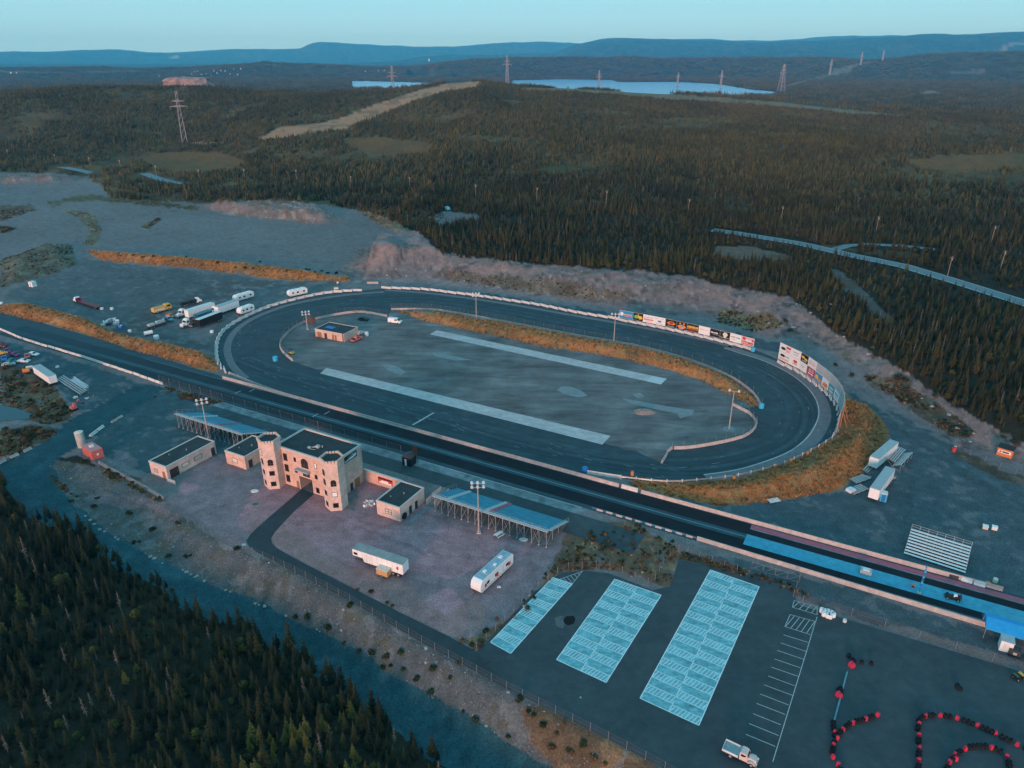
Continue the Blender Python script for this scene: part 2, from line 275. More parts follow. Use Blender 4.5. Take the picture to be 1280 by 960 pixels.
def cover(x, y, z, r, u, v):
    n1 = vnoise(x, y, 40, 31); n2 = vnoise(x, y, 12, 32); n3 = vnoise(x, y, 4, 33); n4 = vnoise(x, y, 1.5, 34)
    c = np.empty((len(x), 3)); c[:] = C_FLOOR
    def put(m, col, k=1.0):
        c[m] = c[m] * (1 - k) + np.array(col) * k
    mid = (r > 480) & (r <= 1500); c[mid] = np.array(C_HEATH)[None] * (1 + .4 * n2 + .3 * n1)[mid][:, None]
    # far canopy, seen as one surface beyond the single trees
    far = r > 1500
    can = np.array([.052, .050, .030])[None] * (1 + .35 * n1 + .25 * vnoise(x, y, 130, 35) + .2 * n2)[:, None]
    c[far] = can[far]
    put((r > 2200) & (vnoise(x, y, 260, 36) + .5 * n1 > .55), (.085, .075, .05), .7)
    near = (r < 640) | ((u < 430) & (r < 1050))
    put(near & pip(u, v, GRAVEL), C_GRAVEL)
    for pl, col in (([(205, 482), (280, 505), (330, 548), (262, 572), (185, 592), (145, 578), (108, 560), (130, 530)], (.034, .088, .104)), ([(800, 626), (1030, 620), (1090, 590), (1113, 545), (1056, 488), (1140, 528), (1280, 600), (1500, 720), (1500, 860), (1232, 738), (940, 652)], (.055, .094, .108)),
        ([(0, 372), (100, 322), (240, 340), (420, 358), (300, 400), (270, 440), (140, 405)], (.095, .115, .122)), ([(-60, 420), (0, 425), (205, 486), (165, 482), (100, 516), (60, 470), (-60, 445)], (.032, .088, .106)), ([(848, 690), (930, 700), (1060, 735), (1230, 786), (1300, 830), (1020, 756), (940, 722)], (.06, .088, .10)), ([(452, 354), (640, 372), (774, 392), (960, 425), (1000, 440), (940, 436), (770, 398), (560, 364)], (.05, .085, .10))):
        mm = near & pip(u, v, pl); put(mm, col, .85); put(mm & (n3 + n4 > .8), C_GRAVEL, .5)
    put(near & pip(u, v, BANKP), C_BANK)
    up = near & pip(u, v, BANKP) & (dline(u, v, [(430, 335), (490, 306), (560, 322), (650, 334), (850, 350), (924, 370), (985, 380), (1040, 420), (1119, 466), (1186, 512), (1280, 565)]) < 13 + 9 * n2)
    put(up & (n3 + n4 + .5 * n2 > -.2), C_PINK, .55); bk = near & pip(u, v, BANKP); put(bk & (n4 + n3 < -.75), (.085, .07, .065), .6); put(bk & (n4 - n3 > .8), (.33, .25, .23), .5)
    put(near & pip(u, v, BANKP) & (n2 + .6 * n3 > .75), (.10, .085, .06), .6)
    mp = near & (pip(u, v, MOUND_PX[0]) | pip(u, v, MOUND_PX[1])); put(mp, C_PINK, .7); put(mp & (n3 + n2 > .3), (.15, .11, .07), .6); put(mp & (n4 - n3 > .7), (.40, .30, .26), .6)
    low = near & (pip(u, v, FENCE[2:] + ROAD_UP[::-1] + [(60, 585), (66, 575)]))
    put(low, C_SLOPE); put(low & (n3 + n4 > .7), (.085, .075, .05), .6); put(low & (n3 - n4 > .8), (.16, .16, .155), .6)
    put(near & pip(u, v, MAUVE), C_MAUVE); put(near & pip(u, v, MAUVE) & (n1 + .8 * n2 > .35), (.17, .155, .165), .65)
    put(near & pip(u, v, MAUVE) & (dline(u, v, [(330, 665), (400, 706), (470, 735), (560, 790), (590, 770)]) < 17), C_PINK, .55)
    put(near & pip(u, v, [(110, 622), (150, 618), (210, 627), (240, 645), (215, 650), (180, 637), (130, 632)]), (.19, .145, .15), .8)
    put(near & pip(u, v, [(143, 565), (165, 563), (172, 575), (160, 592), (148, 585)]), (.2, .165, .17), .6)
    put(near & pip(u, v, [(235, 410), (275, 395), (262, 430), (240, 428)]), (.2, .17, .17), .6)
    for pl, wd2, kk in TRACKS:
        m = near & (dline(u, v, pl) < wd2 * np.clip(260 / r, .5, 1.5)) & (n3 + n4 > -.9); c[m] = c[m] * kk
    put((r < 420) & pip(u, v, ROAD), C_ROAD)
    rd = (r < 420) & pip(u, v, ROAD)
    put(rd & (n1 * .6 + n2 + .5 * n3 > .5), (.040, .105, .125), .6)
    for pl, col in SCRUBS:
        m = near & pip(u, v, pl); put(m, col, .85); put(m & (n3 + n4 > .5), np.array(col) * 1.9, .6); put(m & (n3 - n4 > .7), C_GRAVEL, .5)
    for pl in STRAW:
        m = (r < 560) & pip(u, v, pl); put(m, C_STRAW); put(m & (n2 + n3 > .45), (.16, .095, .045), .75); put(m & (n3 + n4 < -.7), (.33, .19, .09), .6)
    put((r < 420) & pip(u, v, [(1058, 500), (1085, 508), (1112, 542), (1096, 575), (1082, 545)]), (.15, .105, .065), .6)
    for pl in GAPS: put(near & pip(u, v, pl), C_GRAVEL)
    for pl, col in CLEAR:
        vs = [p[1] for p in pl]; lo = 250 if min(vs) > 255 else 450
        rr = (r > lo) & ((r < 1560) if min(vs) > 100.5 and not (min(p[0] for p in pl) > 960 and min(vs) < 118) else (r > 1700))
        m = rr & pip(u, v, pl); put(m, col, .9); put(m & (n2 + n1 > .5), C_SCRUB, .5)
    return np.clip(c * (1 + .10 * n3 + .07 * n4 + .10 * n1)[:, None], .004, 1)
MOUND_PX = [[(245, 258), (300, 251), (370, 252), (410, 259), (428, 276), (405, 281), (350, 276), (290, 269)], [(-50, 219), (60, 217), (118, 223), (60, 228), (-50, 229)]]

TRACKS = [([(0, 600), (60, 560), (110, 520), (160, 492), (205, 482)], 1.2, 1.35), ([(20, 600), (80, 556), (130, 515), (175, 492)], .8, .75), ([(110, 320), (95, 300), (130, 275), (230, 262)], 1.2, .78), ([(300, 372), (240, 350), (160, 338), (100, 330)], 1.4, .8), ([(305, 376), (245, 355), (150, 346), (60, 352)], 1.0, .78), ([(330, 380), (400, 355), (440, 352), (520, 353)], 1.5, 1.2),
    ([(452, 355), (470, 345), (500, 320), (525, 300), (548, 275)], 2.5, .72), ([(452, 350), (380, 320), (300, 300), (220, 290), (140, 300)], 1.0, .85), ([(1055, 478), (1110, 525), (1180, 575), (1290, 640)], 2.0, .85), ([(1062, 478), (1120, 525), (1200, 580), (1290, 628)], 1.2, 1.15), ([(1080, 500), (1130, 560), (1210, 625), (1280, 700)], 1.2, 1.12), ([(1100, 540), (1140, 600), (1130, 650)], 1.2, .85),
    ([(340, 655), (440, 650), (540, 640), (600, 672)], 1.6, .82), ([(450, 660), (520, 690), (600, 700), (650, 690)], 1.4, .82), ([(230, 645), (300, 625), (340, 600), (300, 580)], 1.2, .85), ([(400, 640), (470, 665), (560, 660)], 1.0, 1.15), ([(430, 665), (520, 650), (590, 690), (560, 740), (480, 720)], .9, .86), ([(60, 640), (160, 690), (300, 762), (420, 815), (560, 890), (680, 965)], 1.3, 1.3), ([(40, 632), (150, 700), (290, 772), (410, 826), (550, 902), (660, 965)], 1.1, .8), ([(130, 610), (190, 640), (240, 655)], 1.0, .8)]
def ground_mat():
    m = bpy.data.materials.new('ground_cover'); m.use_nodes = True; t = m.node_tree; b = t.nodes['Principled BSDF']
    b.inputs['Roughness'].default_value = .95; b.inputs['Specular IOR Level'].default_value = .1
    a = t.nodes.new('ShaderNodeAttribute'); a.attribute_name = 'cover'
    ge = t.nodes.new('ShaderNodeNewGeometry')
    def noise(sc, d, lo, hi):
        n = t.nodes.new('ShaderNodeTexNoise'); n.inputs['Scale'].default_value = sc; n.inputs['Detail'].default_value = d; n.inputs['Roughness'].default_value = .7
        t.links.new(ge.outputs['Position'], n.inputs['Vector'])
        r = t.nodes.new('ShaderNodeMapRange'); r.inputs['From Min'].default_value = .3; r.inputs['From Max'].default_value = .7; r.inputs['To Min'].default_value = lo; r.inputs['To Max'].default_value = hi
        t.links.new(n.outputs['Fac'], r.inputs['Value']); return r.outputs[0], n
    f1, _ = noise(2.6, 7, .55, 1.45); f2, _ = noise(.35, 6, .74, 1.26)
    mu = t.nodes.new('ShaderNodeMath'); mu.operation = 'MULTIPLY'; t.links.new(f1, mu.inputs[0]); t.links.new(f2, mu.inputs[1])
    sc = t.nodes.new('ShaderNodeVectorMath'); sc.operation = 'SCALE'; t.links.new(a.outputs['Color'], sc.inputs[0]); t.links.new(mu.outputs[0], sc.inputs['Scale'])
    t.links.new(sc.outputs[0], b.inputs['Base Color'])
    _, nb = noise(2.5, 8, 0, 1); bp = t.nodes.new('ShaderNodeBump'); bp.inputs['Strength'].default_value = .6; bp.inputs['Distance'].default_value = .25
    t.links.new(nb.outputs['Fac'], bp.inputs['Height']); t.links.new(bp.outputs[0], b.inputs['Normal'])
    return m
ground = build_ground()

def water_mat():
    m = bpy.data.materials.new('lake_water'); m.use_nodes = True; t = m.node_tree; b = t.nodes['Principled BSDF']
    b.inputs['Base Color'].default_value = (.004, .20, .46, 1); b.inputs['Specular IOR Level'].default_value = .35; b.inputs['Roughness'].default_value = .18; b.inputs['IOR'].default_value = 1.33
    n = t.nodes.new('ShaderNodeTexNoise'); n.inputs['Scale'].default_value = .4; n.inputs['Detail'].default_value = 4
    ge = t.nodes.new('ShaderNodeNewGeometry'); t.links.new(ge.outputs['Position'], n.inputs['Vector'])
    bp = t.nodes.new('ShaderNodeBump'); bp.inputs['Strength'].default_value = .05; bp.inputs['Distance'].default_value = .1
    t.links.new(n.outputs['Fac'], bp.inputs['Height']); t.links.new(bp.outputs[0], b.inputs['Normal'])
    return m
WATER = water_mat()
def sheet(name, pts, z, material, kind='structure', world=False, parent=None):
    w = pts if world else ground_poly(pts)
    bm = bmesh.new(); f = bm.faces.new([bm.verts.new((a, b, z)) for a, b in w])
    bm.normal_update()
    if f.normal.z < 0: f.normal_flip()
    bmesh.ops.triangulate(bm, faces=[f])
    me = bpy.data.meshes.new(name); bm.to_mesh(me); bm.free(); me.materials.append(material)
    o = link(bpy.data.objects.new(name, me), parent)
    if kind: o['kind'] = kind
    return o
for l in LAKES_W: sheet('lake', l, ZL_, WATER, world=True)
pond_water = mat('pond_water', (.006, .045, .065), .12, .1, .5, spec=.3); sheet('pond', POND, .12, pond_water)
# ------------------------------------------------------------ raceway frame: s along the drag strip, t across it towards the camera
A0 = Vector((*P(281, 474), 0)); B0 = Vector((*P(1230, 732), 0)); DS = (B0 - A0).normalized(); NS = Vector((DS.y, -DS.x, 0)); TH = math.atan2(DS.y, DS.x)
def ST(s, t, z=0.0): return A0 + DS * s + NS * t + Vector((0, 0, z))
def on_t(u, v, t):   # sight line of a photo pixel meets the upright plane at that t: (s, z)
    d = Vector(ray(u, v)); o = Vector((0, 0, H)) - A0; k = (t - o.dot(NS)) / d.dot(NS); p = o + d * k; return p.dot(DS), p.z
def on_s(u, v, s):
    d = Vector(ray(u, v)); o = Vector((0, 0, H)) - A0; k = (s - o.dot(DS)) / d.dot(DS); p = o + d * k; return p.dot(NS), p.z
def W(u, v, z=0.0): return Vector((*P(u, v, z), z))
def st_sheet(name, s0, s1, t0, t1, z, m): return sheet(name, [tuple(ST(a, b))[:2] for a, b in ((s0, t0), (s1, t0), (s1, t1), (s0, t1))], z, m, world=True)
class MB:
    def __init__(self): self.v = []; self.f = []; self.mi = []
    def add(self, vs, fs, m=0):
        n = len(self.v); self.v += [tuple(q) for q in vs]; self.f += [tuple(n + i for i in f) for f in fs]; self.mi += [m] * len(fs); return self
    def box(self, x0, x1, y0, y1, z0, z1, m=0, M=None):
        vs = [(x0, y0, z0), (x1, y0, z0), (x1, y1, z0), (x0, y1, z0), (x0, y0, z1), (x1, y0, z1), (x1, y1, z1), (x0, y1, z1)]
        if M: vs = [M @ Vector(q) for q in vs]
        return self.add(vs, [(3, 2, 1, 0), (4, 5, 6, 7), (0, 1, 5, 4), (1, 2, 6, 5), (2, 3, 7, 6), (3, 0, 4, 7)], m)
    def cyl(self, p, q, r, n=8, r2=None, m=0):
        p = Vector(p); q = Vector(q); d = (q - p).normalized(); a = d.orthogonal().normalized(); b = d.cross(a); r2 = r if r2 is None else r2
        vs = [p + (a * math.cos(6.2832 * i / n) + b * math.sin(6.2832 * i / n)) * r for i in range(n)] + [q + (a * math.cos(6.2832 * i / n) + b * math.sin(6.2832 * i / n)) * r2 for i in range(n)]
        return self.add(vs, [(i, (i + 1) % n, n + (i + 1) % n, n + i) for i in range(n)] + [tuple(range(n))[::-1], tuple(range(n, 2 * n))], m)
    def prism(self, poly, z0, z1, m=0):
        n = len(poly); vs = [(a, b, z0) for a, b in poly] + [(a, b, z1) for a, b in poly]
        return self.add(vs, [(i, (i + 1) % n, n + (i + 1) % n, n + i) for i in range(n)] + [tuple(range(n))[::-1], tuple(range(n, 2 * n))], m)
    def side(self, prof, y0, y1, m=0, inset=0.0, zin=1.0):   # a side outline (x, z) carried across the width; points above zin drawn in by inset
        n = len(prof); k = [inset if z > zin else 0 for _, z in prof]
        vs = [(x, y0 + k[i], z) for i, (x, z) in enumerate(prof)] + [(x, y1 - k[i], z) for i, (x, z) in enumerate(prof)]
        return self.add(vs, [(i, (i + 1) % n, n + (i + 1) % n, n + i) for i in range(n)] + [tuple(range(n))[::-1], tuple(range(n, 2 * n))], m)
    def build(self, name, m, parent=None, fix=True):
        me = bpy.data.meshes.new(name); me.from_pydata(self.v, [], self.f)
        for q in (m if isinstance(m, (list, tuple)) else [m]): me.materials.append(q)
        me.polygons.foreach_set('material_index', self.mi); me.update()
        if fix:
            bm = bmesh.new(); bm.from_mesh(me); bmesh.ops.recalc_face_normals(bm, faces=bm.faces); bm.to_mesh(me); bm.free()
        return link(bpy.data.objects.new(name, me), parent)
def empty(name, loc, rot=0.0, label=None, cat=None, group=None):
    e = link(bpy.data.objects.new(name, None)); e.location = loc; e.rotation_euler = (0, 0, rot); return tag(e, label, cat, group)
def share(name, src, parent, loc=(0, 0, 0), rot=0.0, scl=None):
    o = link(bpy.data.objects.new(name, src if isinstance(src, bpy.types.Mesh) else src.data), parent); o.location = loc; o.rotation_euler = (0, 0, rot)
    if scl: o.scale = scl
    return o
def copy_thing(e, loc, rot, label=None, group=None):
    r = e.copy(); COL.objects.link(r); r.location = loc; r.rotation_euler = (0, 0, rot)
    if label: r['label'] = label
    if group: r['group'] = group
    for ch in list(e.children):
        c = ch.copy(); COL.objects.link(c); c.parent = r
        for g in list(ch.children): d = g.copy(); COL.objects.link(d); d.parent = c
    return r

# ------------------------------------------------------------ asphalt, paint and pads
def asphalt_mat(name, col, streak=None, sc=.35):
    m = mat(name, col, .8, .16, sc, .25, 14, spec=.25); return m
M_TRACK = mat('track_asphalt', (.032, .054, .064), .78, .3, .10, .2, 9, spec=.3, dirt=(.044, .074, .087), dscale=.35)
M_STRIP = mat('strip_asphalt', (.028, .062, .077), .75, .2, .2, .2, 9, spec=.3)
M_RUB2 = mat('worn_lane', (.030, .044, .052), .7, .3, .25, spec=.2)
M_LOT = mat('parking_asphalt', (.043, .061, .069), .85, .16, .18, .3, 12, dirt=(.062, .079, .086), dscale=.5)
M_DRIVE = mat('driveway_asphalt', (.036, .050, .057), .85, .2, .3, .2, 10)
M_INFIELD = mat('infield_gravel', (.158, .150, .150), .9, .32, .07, .3, 8, dirt=(.105, .095, .092), dscale=.06)
def streaky(m, ang, sx, sy, lo, hi):   # drag marks and wheel ruts: a second noise, stretched along one direction
    t = m.node_tree; b = t.nodes['Principled BSDF']; src = b.inputs['Base Color'].links[0].from_socket; ge = t.nodes.new('ShaderNodeNewGeometry'); mp = t.nodes.new('ShaderNodeMapping'); mp.inputs['Rotation'].default_value = (0, 0, ang); mp.inputs['Scale'].default_value = (sx, sy, 1)
    t.links.new(ge.outputs['Position'], mp.inputs[0]); n = t.nodes.new('ShaderNodeTexNoise'); n.inputs['Scale'].default_value = 1; n.inputs['Detail'].default_value = 7; n.inputs['Roughness'].default_value = .65; n.inputs['Distortion'].default_value = .6; t.links.new(mp.outputs[0], n.inputs['Vector'])
    r = t.nodes.new('ShaderNodeMapRange'); r.inputs['From Min'].default_value = .32; r.inputs['From Max'].default_value = .68; r.inputs['To Min'].default_value = lo; r.inputs['To Max'].default_value = hi; t.links.new(n.outputs['Fac'], r.inputs['Value'])
    s = t.nodes.new('ShaderNodeVectorMath'); s.operation = 'SCALE'; t.links.new(src, s.inputs[0]); t.links.new(r.outputs[0], s.inputs['Scale']); t.links.new(s.outputs[0], b.inputs['Base Color'])
streaky(M_INFIELD, -TH + .25, .05, .22, .62, 1.38); streaky(M_STRIP, -TH, .02, .5, .75, 1.25); streaky(M_LOT, .6, .06, .12, .82, 1.18); streaky(M_TRACK, -TH, .05, .3, .82, 1.18)
M_PAD = mat('pale_concrete', (.50, .46, .45), .8, .16, .4, dirt=(.38, .35, .35), dscale=.5)
M_PAD2 = mat('worn_concrete', (.20, .23, .245), .85, .3, .5, dirt=(.07, .085, .095), dscale=.22)
M_APRON = mat('apron_concrete', (.165, .155, .165), .85, .2, .5)
M_PUDDLE = mat('dried_puddle', (.20, .215, .22), .5, .2, .5)
streaky(M_PAD, -TH, .08, .4, .86, 1.1)
M_BLUE = mat('strip_blue_paint', (.05, .33, .46), .6, .2, .8, dirt=(.04, .24, .35), dscale=.5)
M_REDP = mat('faded_red_paint', (.40, .10, .14), .8, .25, 1.0, dirt=(.26, .14, .16), dscale=.8)
OUTER = [(452, 363.5), (420, 365.5), (390, 370), (339, 383), (302, 399), (282, 412), (273, 424), (270.5, 440), (274, 455), (286, 467), (323, 483), (370, 499), (430, 515), (487, 531), (554, 552), (621, 571), (689, 589), (732, 592), (776, 598), (823, 603), (850, 603.5), (884, 600.5), (917, 596), (951, 589), (980, 580), (1001, 570.5), (1025, 558), (1041, 547), (1049, 534), (1051, 520), (1047, 507), (1038, 494.5), (1022, 480.5), (1004, 467.5), (988, 458), (972, 450), (958, 443), (941, 436.5), (899, 424), (858, 415), (817, 407), (774, 399.5), (722, 391.5), (675, 382), (635, 376), (595, 370), (564, 366.5), (531, 362.5), (500, 360.5), (477, 360.5)]
INNER = [(365, 452), (353, 441), (349.5, 432), (356, 420.5), (373, 407), (396, 399), (430, 392.5), (453, 391), (484, 396), (489, 387), (538, 388), (581, 394), (655, 407.5), (722, 420.5), (790, 432.5), (840, 445), (877, 457), (915, 474), (940, 492), (951.5, 508), (935, 510), (916, 507), (935, 517), (945, 530), (940, 540), (915, 551), (880, 558), (838, 563), (827, 579)] + [(827 - 427 * k_ / 60 + 4 * math.sin(k_ * 1.7) + 0, 576 - 116 * k_ / 60 - 7 * math.sin(math.pi * k_ / 60) + 2.0 * math.sin(k_ * .9) * math.sin(math.pi * k_ / 60) + .7 * math.sin(k_ * 2.3)) for k_ in range(4, 58)] + [(396, 462)]
sheet('oval_track', OUTER, .04, M_TRACK); sheet('infield', INNER, .055, M_INFIELD)
for q in ([(408, 460), (763, 545), (753, 556), (400, 467)], [(546, 413), (833, 473.5), (826, 480.6), (537, 418)]): sheet('concrete_pad', q, .07, M_PAD)
sheet('concrete_pad_end', [(815, 470), (833.4, 473.6), (826, 480.8), (808, 476.8)], .078, mat('new_concrete', (.52, .54, .54), .8, .1, .5))
for q in ([(696, 488), (700, 483.5), (712, 483), (726, 488), (735, 495), (722, 497), (706, 493)], [(777, 498), (800, 502), (840, 509), (868, 513), (865, 519), (850, 523), (846, 517), (815, 511), (790, 505)], [(790, 493), (800, 491), (806, 496), (797, 498)], [(478, 455), (494, 457), (508, 465), (500, 469), (484, 463)], [(540, 441), (572, 446), (590, 450), (570, 451), (545, 446)]): sheet('dried_puddle', q, .066, M_PUDDLE)
def band(name, path, w0, w1, z, m, closed=False):   # strip along a path, between two offsets to its left
    pts = [W(*p) for p in path]; vs, fs = [], []; n = len(pts)
    for i, p in enumerate(pts):
        d = (pts[min(i + 1, n - 1)] - pts[max(i - 1, 0)]); d.z = 0; d.normalize(); nn = Vector((-d.y, d.x, 0))
        vs += [p + nn * w0 + Vector((0, 0, z)), p + nn * w1 + Vector((0, 0, z))]
        if i: fs.append((2 * i - 2, 2 * i - 1, 2 * i + 1, 2 * i))
    o = mesh_obj(name, vs, fs, m); bm = bmesh.new(); bm.from_mesh(o.data)
    for f in bm.faces:
        if f.normal.z < 0: f.normal_flip()
    bm.to_mesh(o.data); bm.free(); o['kind'] = 'structure'; return o
def smooth(pts, n=4):
    out = []
    for i in range(len(pts) - 1):
        p0, p1, p2, p3 = pts[max(i - 1, 0)], pts[i], pts[i + 1], pts[min(i + 2, len(pts) - 1)]
        for k in range(n):
            t = k / n; out.append(tuple(.5 * ((2 * p1[j]) + (-p0[j] + p2[j]) * t + (2 * p0[j] - 5 * p1[j] + 4 * p2[j] - p3[j]) * t * t + (-p0[j] + 3 * p1[j] - 3 * p2[j] + p3[j]) * t ** 3) for j in (0, 1)))
    return out + [pts[-1]]
RT = smooth([(905, 435), (930, 443), (952, 450), (975, 460), (995, 472), (1012, 487), (1022, 503), (1024, 520), (1017, 537), (1005, 552), (985, 566), (955, 578), (920, 588), (880, 594)])
band('apron', RT, 0, 3.4, .052, M_APRON); band('groove_line', RT, -.35, 0, .056, M_PAD)
LT = smooth([(480, 366), (440, 369), (400, 374.5), (360, 383), (325, 396), (302, 410), (291, 425), (289, 440), (296, 457), (312, 472)]); band('apron', LT, -2.6, 0, .052, M_APRON)
BT = smooth([(480, 363.5), (530, 367), (580, 373), (640, 382), (700, 392.5), (760, 403), (820, 414), (880, 426), (915, 435)]); band('apron', BT, 0, 2.2, .052, M_APRON)
# dark worn grooves and pale scuffs along the racing line
rs_ = random.Random(3)
band('racing_groove', smooth([(300, 440), (320, 470), (380, 490), (470, 513), (560, 541), (650, 565), (740, 583), (830, 590), (900, 584), (960, 570), (1000, 545), (1008, 520)]), 1.0, 5.5, .046, mat('racing_groove', (.022, .045, .056), .7, .25, .15))
rs9 = random.Random(9)
CL_ = [(286, 425), (310, 402), (370, 384), (450, 376), (530, 373), (620, 385), (740, 407), (850, 432), (930, 455), (985, 487), (1003, 520), (985, 553), (930, 575), (860, 584), (780, 578), (680, 560), (560, 528), (440, 493), (340, 465), (300, 450)]
for k_ in range(7):
    w0_ = rs9.uniform(-6, 5); band('tyre_groove', smooth(CL_, 6), w0_, w0_ + rs9.uniform(.5, 1.6), .0462 + k_ * .0004, mat('groove_tone_%d' % (k_ % 3), ((.020, .042, .052), (.038, .068, .08), (.028, .054, .066))[k_ % 3], .75, .35, .2))
def scuffs(parent_name, path, n, spread):
    mb = MB(); pts = [W(*p) for p in smooth(path, 8)]
    for _ in range(n):
        i = rs_.randrange(len(pts) - 1); d = (pts[i + 1] - pts[i]).normalized(); nn = Vector((-d.y, d.x, 0)); L = rs_.uniform(.7, 2.6); w = rs_.uniform(.05, .12)
        d = (d + nn * rs_.uniform(-.08, .08)).normalized(); c = pts[i] + d * rs_.uniform(-3, 3) + nn * rs_.uniform(*spread) + Vector((0, 0, .06)); e = Vector((-d.y, d.x, 0)) * w
        mb.add([c - e, c + d * L - e, c + d * L + e, c + e], [(0, 1, 2, 3)])
    o = mb.build(parent_name, M_PAD2_L, None, False); o['kind'] = 'stuff'
M_PAD2_L = mat('scuff_mark', (.20, .215, .22), .8, .3, 2)
scuffs('tyre_scuffs', [(300, 430), (330, 395), (420, 378), (520, 375), (640, 390), (760, 412), (880, 438), (960, 470), (1000, 510), (1000, 550), (940, 578), (860, 592)], 120, (-8, 8))
scuffs('tyre_scuffs', [(300, 450), (400, 485), (500, 513), (620, 548), (740, 578), (830, 595)], 70, (-3, 6))
# drag strip
sheet('drag_strip', [tuple(ST(a, b))[:2] for a, b in ((-190, -5.5), (-80, -4.2), (-30, -2.2), (-4, -1.2), (0, .4), (232, .4), (232, 13.4), (0, 13.0), (-20, 12.6), (-100, 10.2), (-190, 6))], .035, M_STRIP, world=True)
def lane_mat():
    m = mat('rubbered_lane', (.010, .015, .020), .7, .25, .3, spec=.12); t = m.node_tree; b = t.nodes['Principled BSDF']; src = b.inputs['Base Color'].links[0].from_socket; ge = t.nodes.new('ShaderNodeNewGeometry'); d = t.nodes.new('ShaderNodeVectorMath'); d.operation = 'DOT_PRODUCT'; d.inputs[1].default_value = DS
    t.links.new(ge.outputs['Position'], d.inputs[0]); r = t.nodes.new('ShaderNodeMapRange'); r.inputs['From Min'].default_value = A0.dot(DS) - 110; r.inputs['From Max'].default_value = A0.dot(DS) + 85; t.links.new(d.outputs['Value'], r.inputs['Value'])
    n = t.nodes.new('ShaderNodeTexNoise'); n.inputs['Scale'].default_value = .25; n.inputs['Detail'].default_value = 6; t.links.new(ge.outputs['Position'], n.inputs['Vector']); ad = t.nodes.new('ShaderNodeMath'); ad.operation = 'MULTIPLY_ADD'; ad.inputs[1].default_value = .5; t.links.new(n.outputs['Fac'], ad.inputs[0]); a2 = t.nodes.new('ShaderNodeMath'); a2.operation = 'ADD'; a2.inputs[1].default_value = -.25; a2.use_clamp = True
    t.links.new(r.outputs[0], ad.inputs[2]); t.links.new(ad.outputs[0], a2.inputs[0]); mx = t.nodes.new('ShaderNodeMix'); mx.data_type = 'RGBA'; mx.inputs['A'].default_value = (.026, .058, .072, 1); t.links.new(a2.outputs[0], mx.inputs['Factor']); t.links.new(src, mx.inputs['B']); t.links.new(mx.outputs['Result'], b.inputs['Base Color']); return m
M_RUBBER = lane_mat()
st_sheet('strip_lane', -115, 236, .9, 5.2, .047, M_RUBBER); st_sheet('strip_lane', -115, 222, 7.6, 11.6, .047, M_RUBBER)
st_sheet('lane_line', 20, 175.4, 6.3, 6.5, .05, mat('teal_line', (.14, .30, .36), .7, .2, 2)); st_sheet('lane_line', -60, 20, 6.2, 6.35, .05, mat('faint_line', (.13, .17, .18), .7, .3, 1))
st_sheet('lane_line', -40, 18, .8, 1.0, .05, MATS['faint_line'])
st_sheet('blue_strip', 175.6, 236, 5.25, 9.5, .055, M_BLUE); st_sheet('red_strip', 175.8, 236, .95, 2.6, .055, M_REDP); st_sheet('strip_edge', 175.8, 236, 2.6, 2.95, .053, M_PAD2); st_sheet('strip_edge', 140, 222, 11.9, 12.5, .053, M_PAD2)
st_sheet('spectator_apron', 11, 140, 13.3, 16.4, .05, M_PAD2); st_sheet('spectator_apron_kerb', 11, 138, 13.25, 13.45, .058, M_PAD)
st_sheet('pit_lane', 20, 150, 16.4, 21.5, .042, M_LOT); st_sheet('pit_lane_patch', 44, 90, 18.5, 21, .05, mat('dark_sealer', (.03, .045, .052), .6, .2, .5)); st_sheet('pad_by_stand', 137.5, 155, 16.5, 24.5, .048, M_LOT)
for s_, t_ in ((15, 1.0), (12, 4.2), (48, 2), (46, 5)): st_sheet('start_tick', s_, s_ + .25, t_, t_ + 2.4, .058, M_PAD)
sheet('finish_line', [(515, 531), (517, 531.5), (543, 516.5), (541, 516)], .058, M_PAD)
# driveway and parking
sheet('driveway', [(377.5, 611), (393, 617.5), (368, 639), (351, 657), (343, 666), (339, 673), (340, 679), (346, 685), (358, 692), (380, 704), (430, 729.5), (497, 764), (560, 795), (596, 815), (640, 864), (635, 862), (520, 799), (430, 747), (360, 711), (322, 691), (311, 683), (308, 676), (312, 669), (322, 659)], .03, M_DRIVE)
sheet('parking_lot', [(596, 815), (640, 769), (668, 740), (701, 716), (735, 714), (762, 717), (815, 738), (838, 733), (848, 700), (930, 716), (998, 727), (994, 748), (1000, 757), (1285, 842), (1600, 930), (1600, 1300), (900, 1300), (900, 1008), (826, 959), (750, 919), (640, 864)], .035, M_LOT)
sheet('wet_patch', [(704, 775), (708, 770.5), (717, 770), (719.5, 774), (717, 780), (710, 782), (705, 779)], .05, mat('oil_patch', (.006, .006, .007), .9, .2, 2))
sheet('repair_patch', [(694, 772), (703, 770), (706, 780), (703, 786), (695, 782)], .045, mat('grit_patch', (.11, .12, .125), .9, .3, 1))
sheet('footpath', [(506, 655), (513, 655), (541, 633), (541, 622), (534, 628), (534, 633)], .05, M_PAD2)
M_TEAL = mat('teal_bay_paint', (.155, .42, .465), .7, .28, .9, dirt=(.30, .56, .59), dscale=.7); M_TEAL2 = mat('deep_teal_paint', (.125, .375, .42), .7, .28, 1.2, dirt=(.27, .53, .56), dscale=.9)
M_PLINE = mat('white_bay_paint', (.74, .80, .80), .7, .15, 3, dirt=(.46, .64, .66), dscale=1.1)
streaky(M_TEAL, .5, .25, .9, .72, 1.22); streaky(M_TEAL2, .5, .3, 1.1, .66, 1.25)
def quad_frame(bl, br, tr, tl):
    q = [W(*p) for p in (bl, br, tr, tl)]
    return lambda a, b, z: (q[0] * (1 - a) * (1 - b) + q[1] * (1 - a) * b + q[2] * a * b + q[3] * a * (1 - b)) + Vector((0, 0, z))
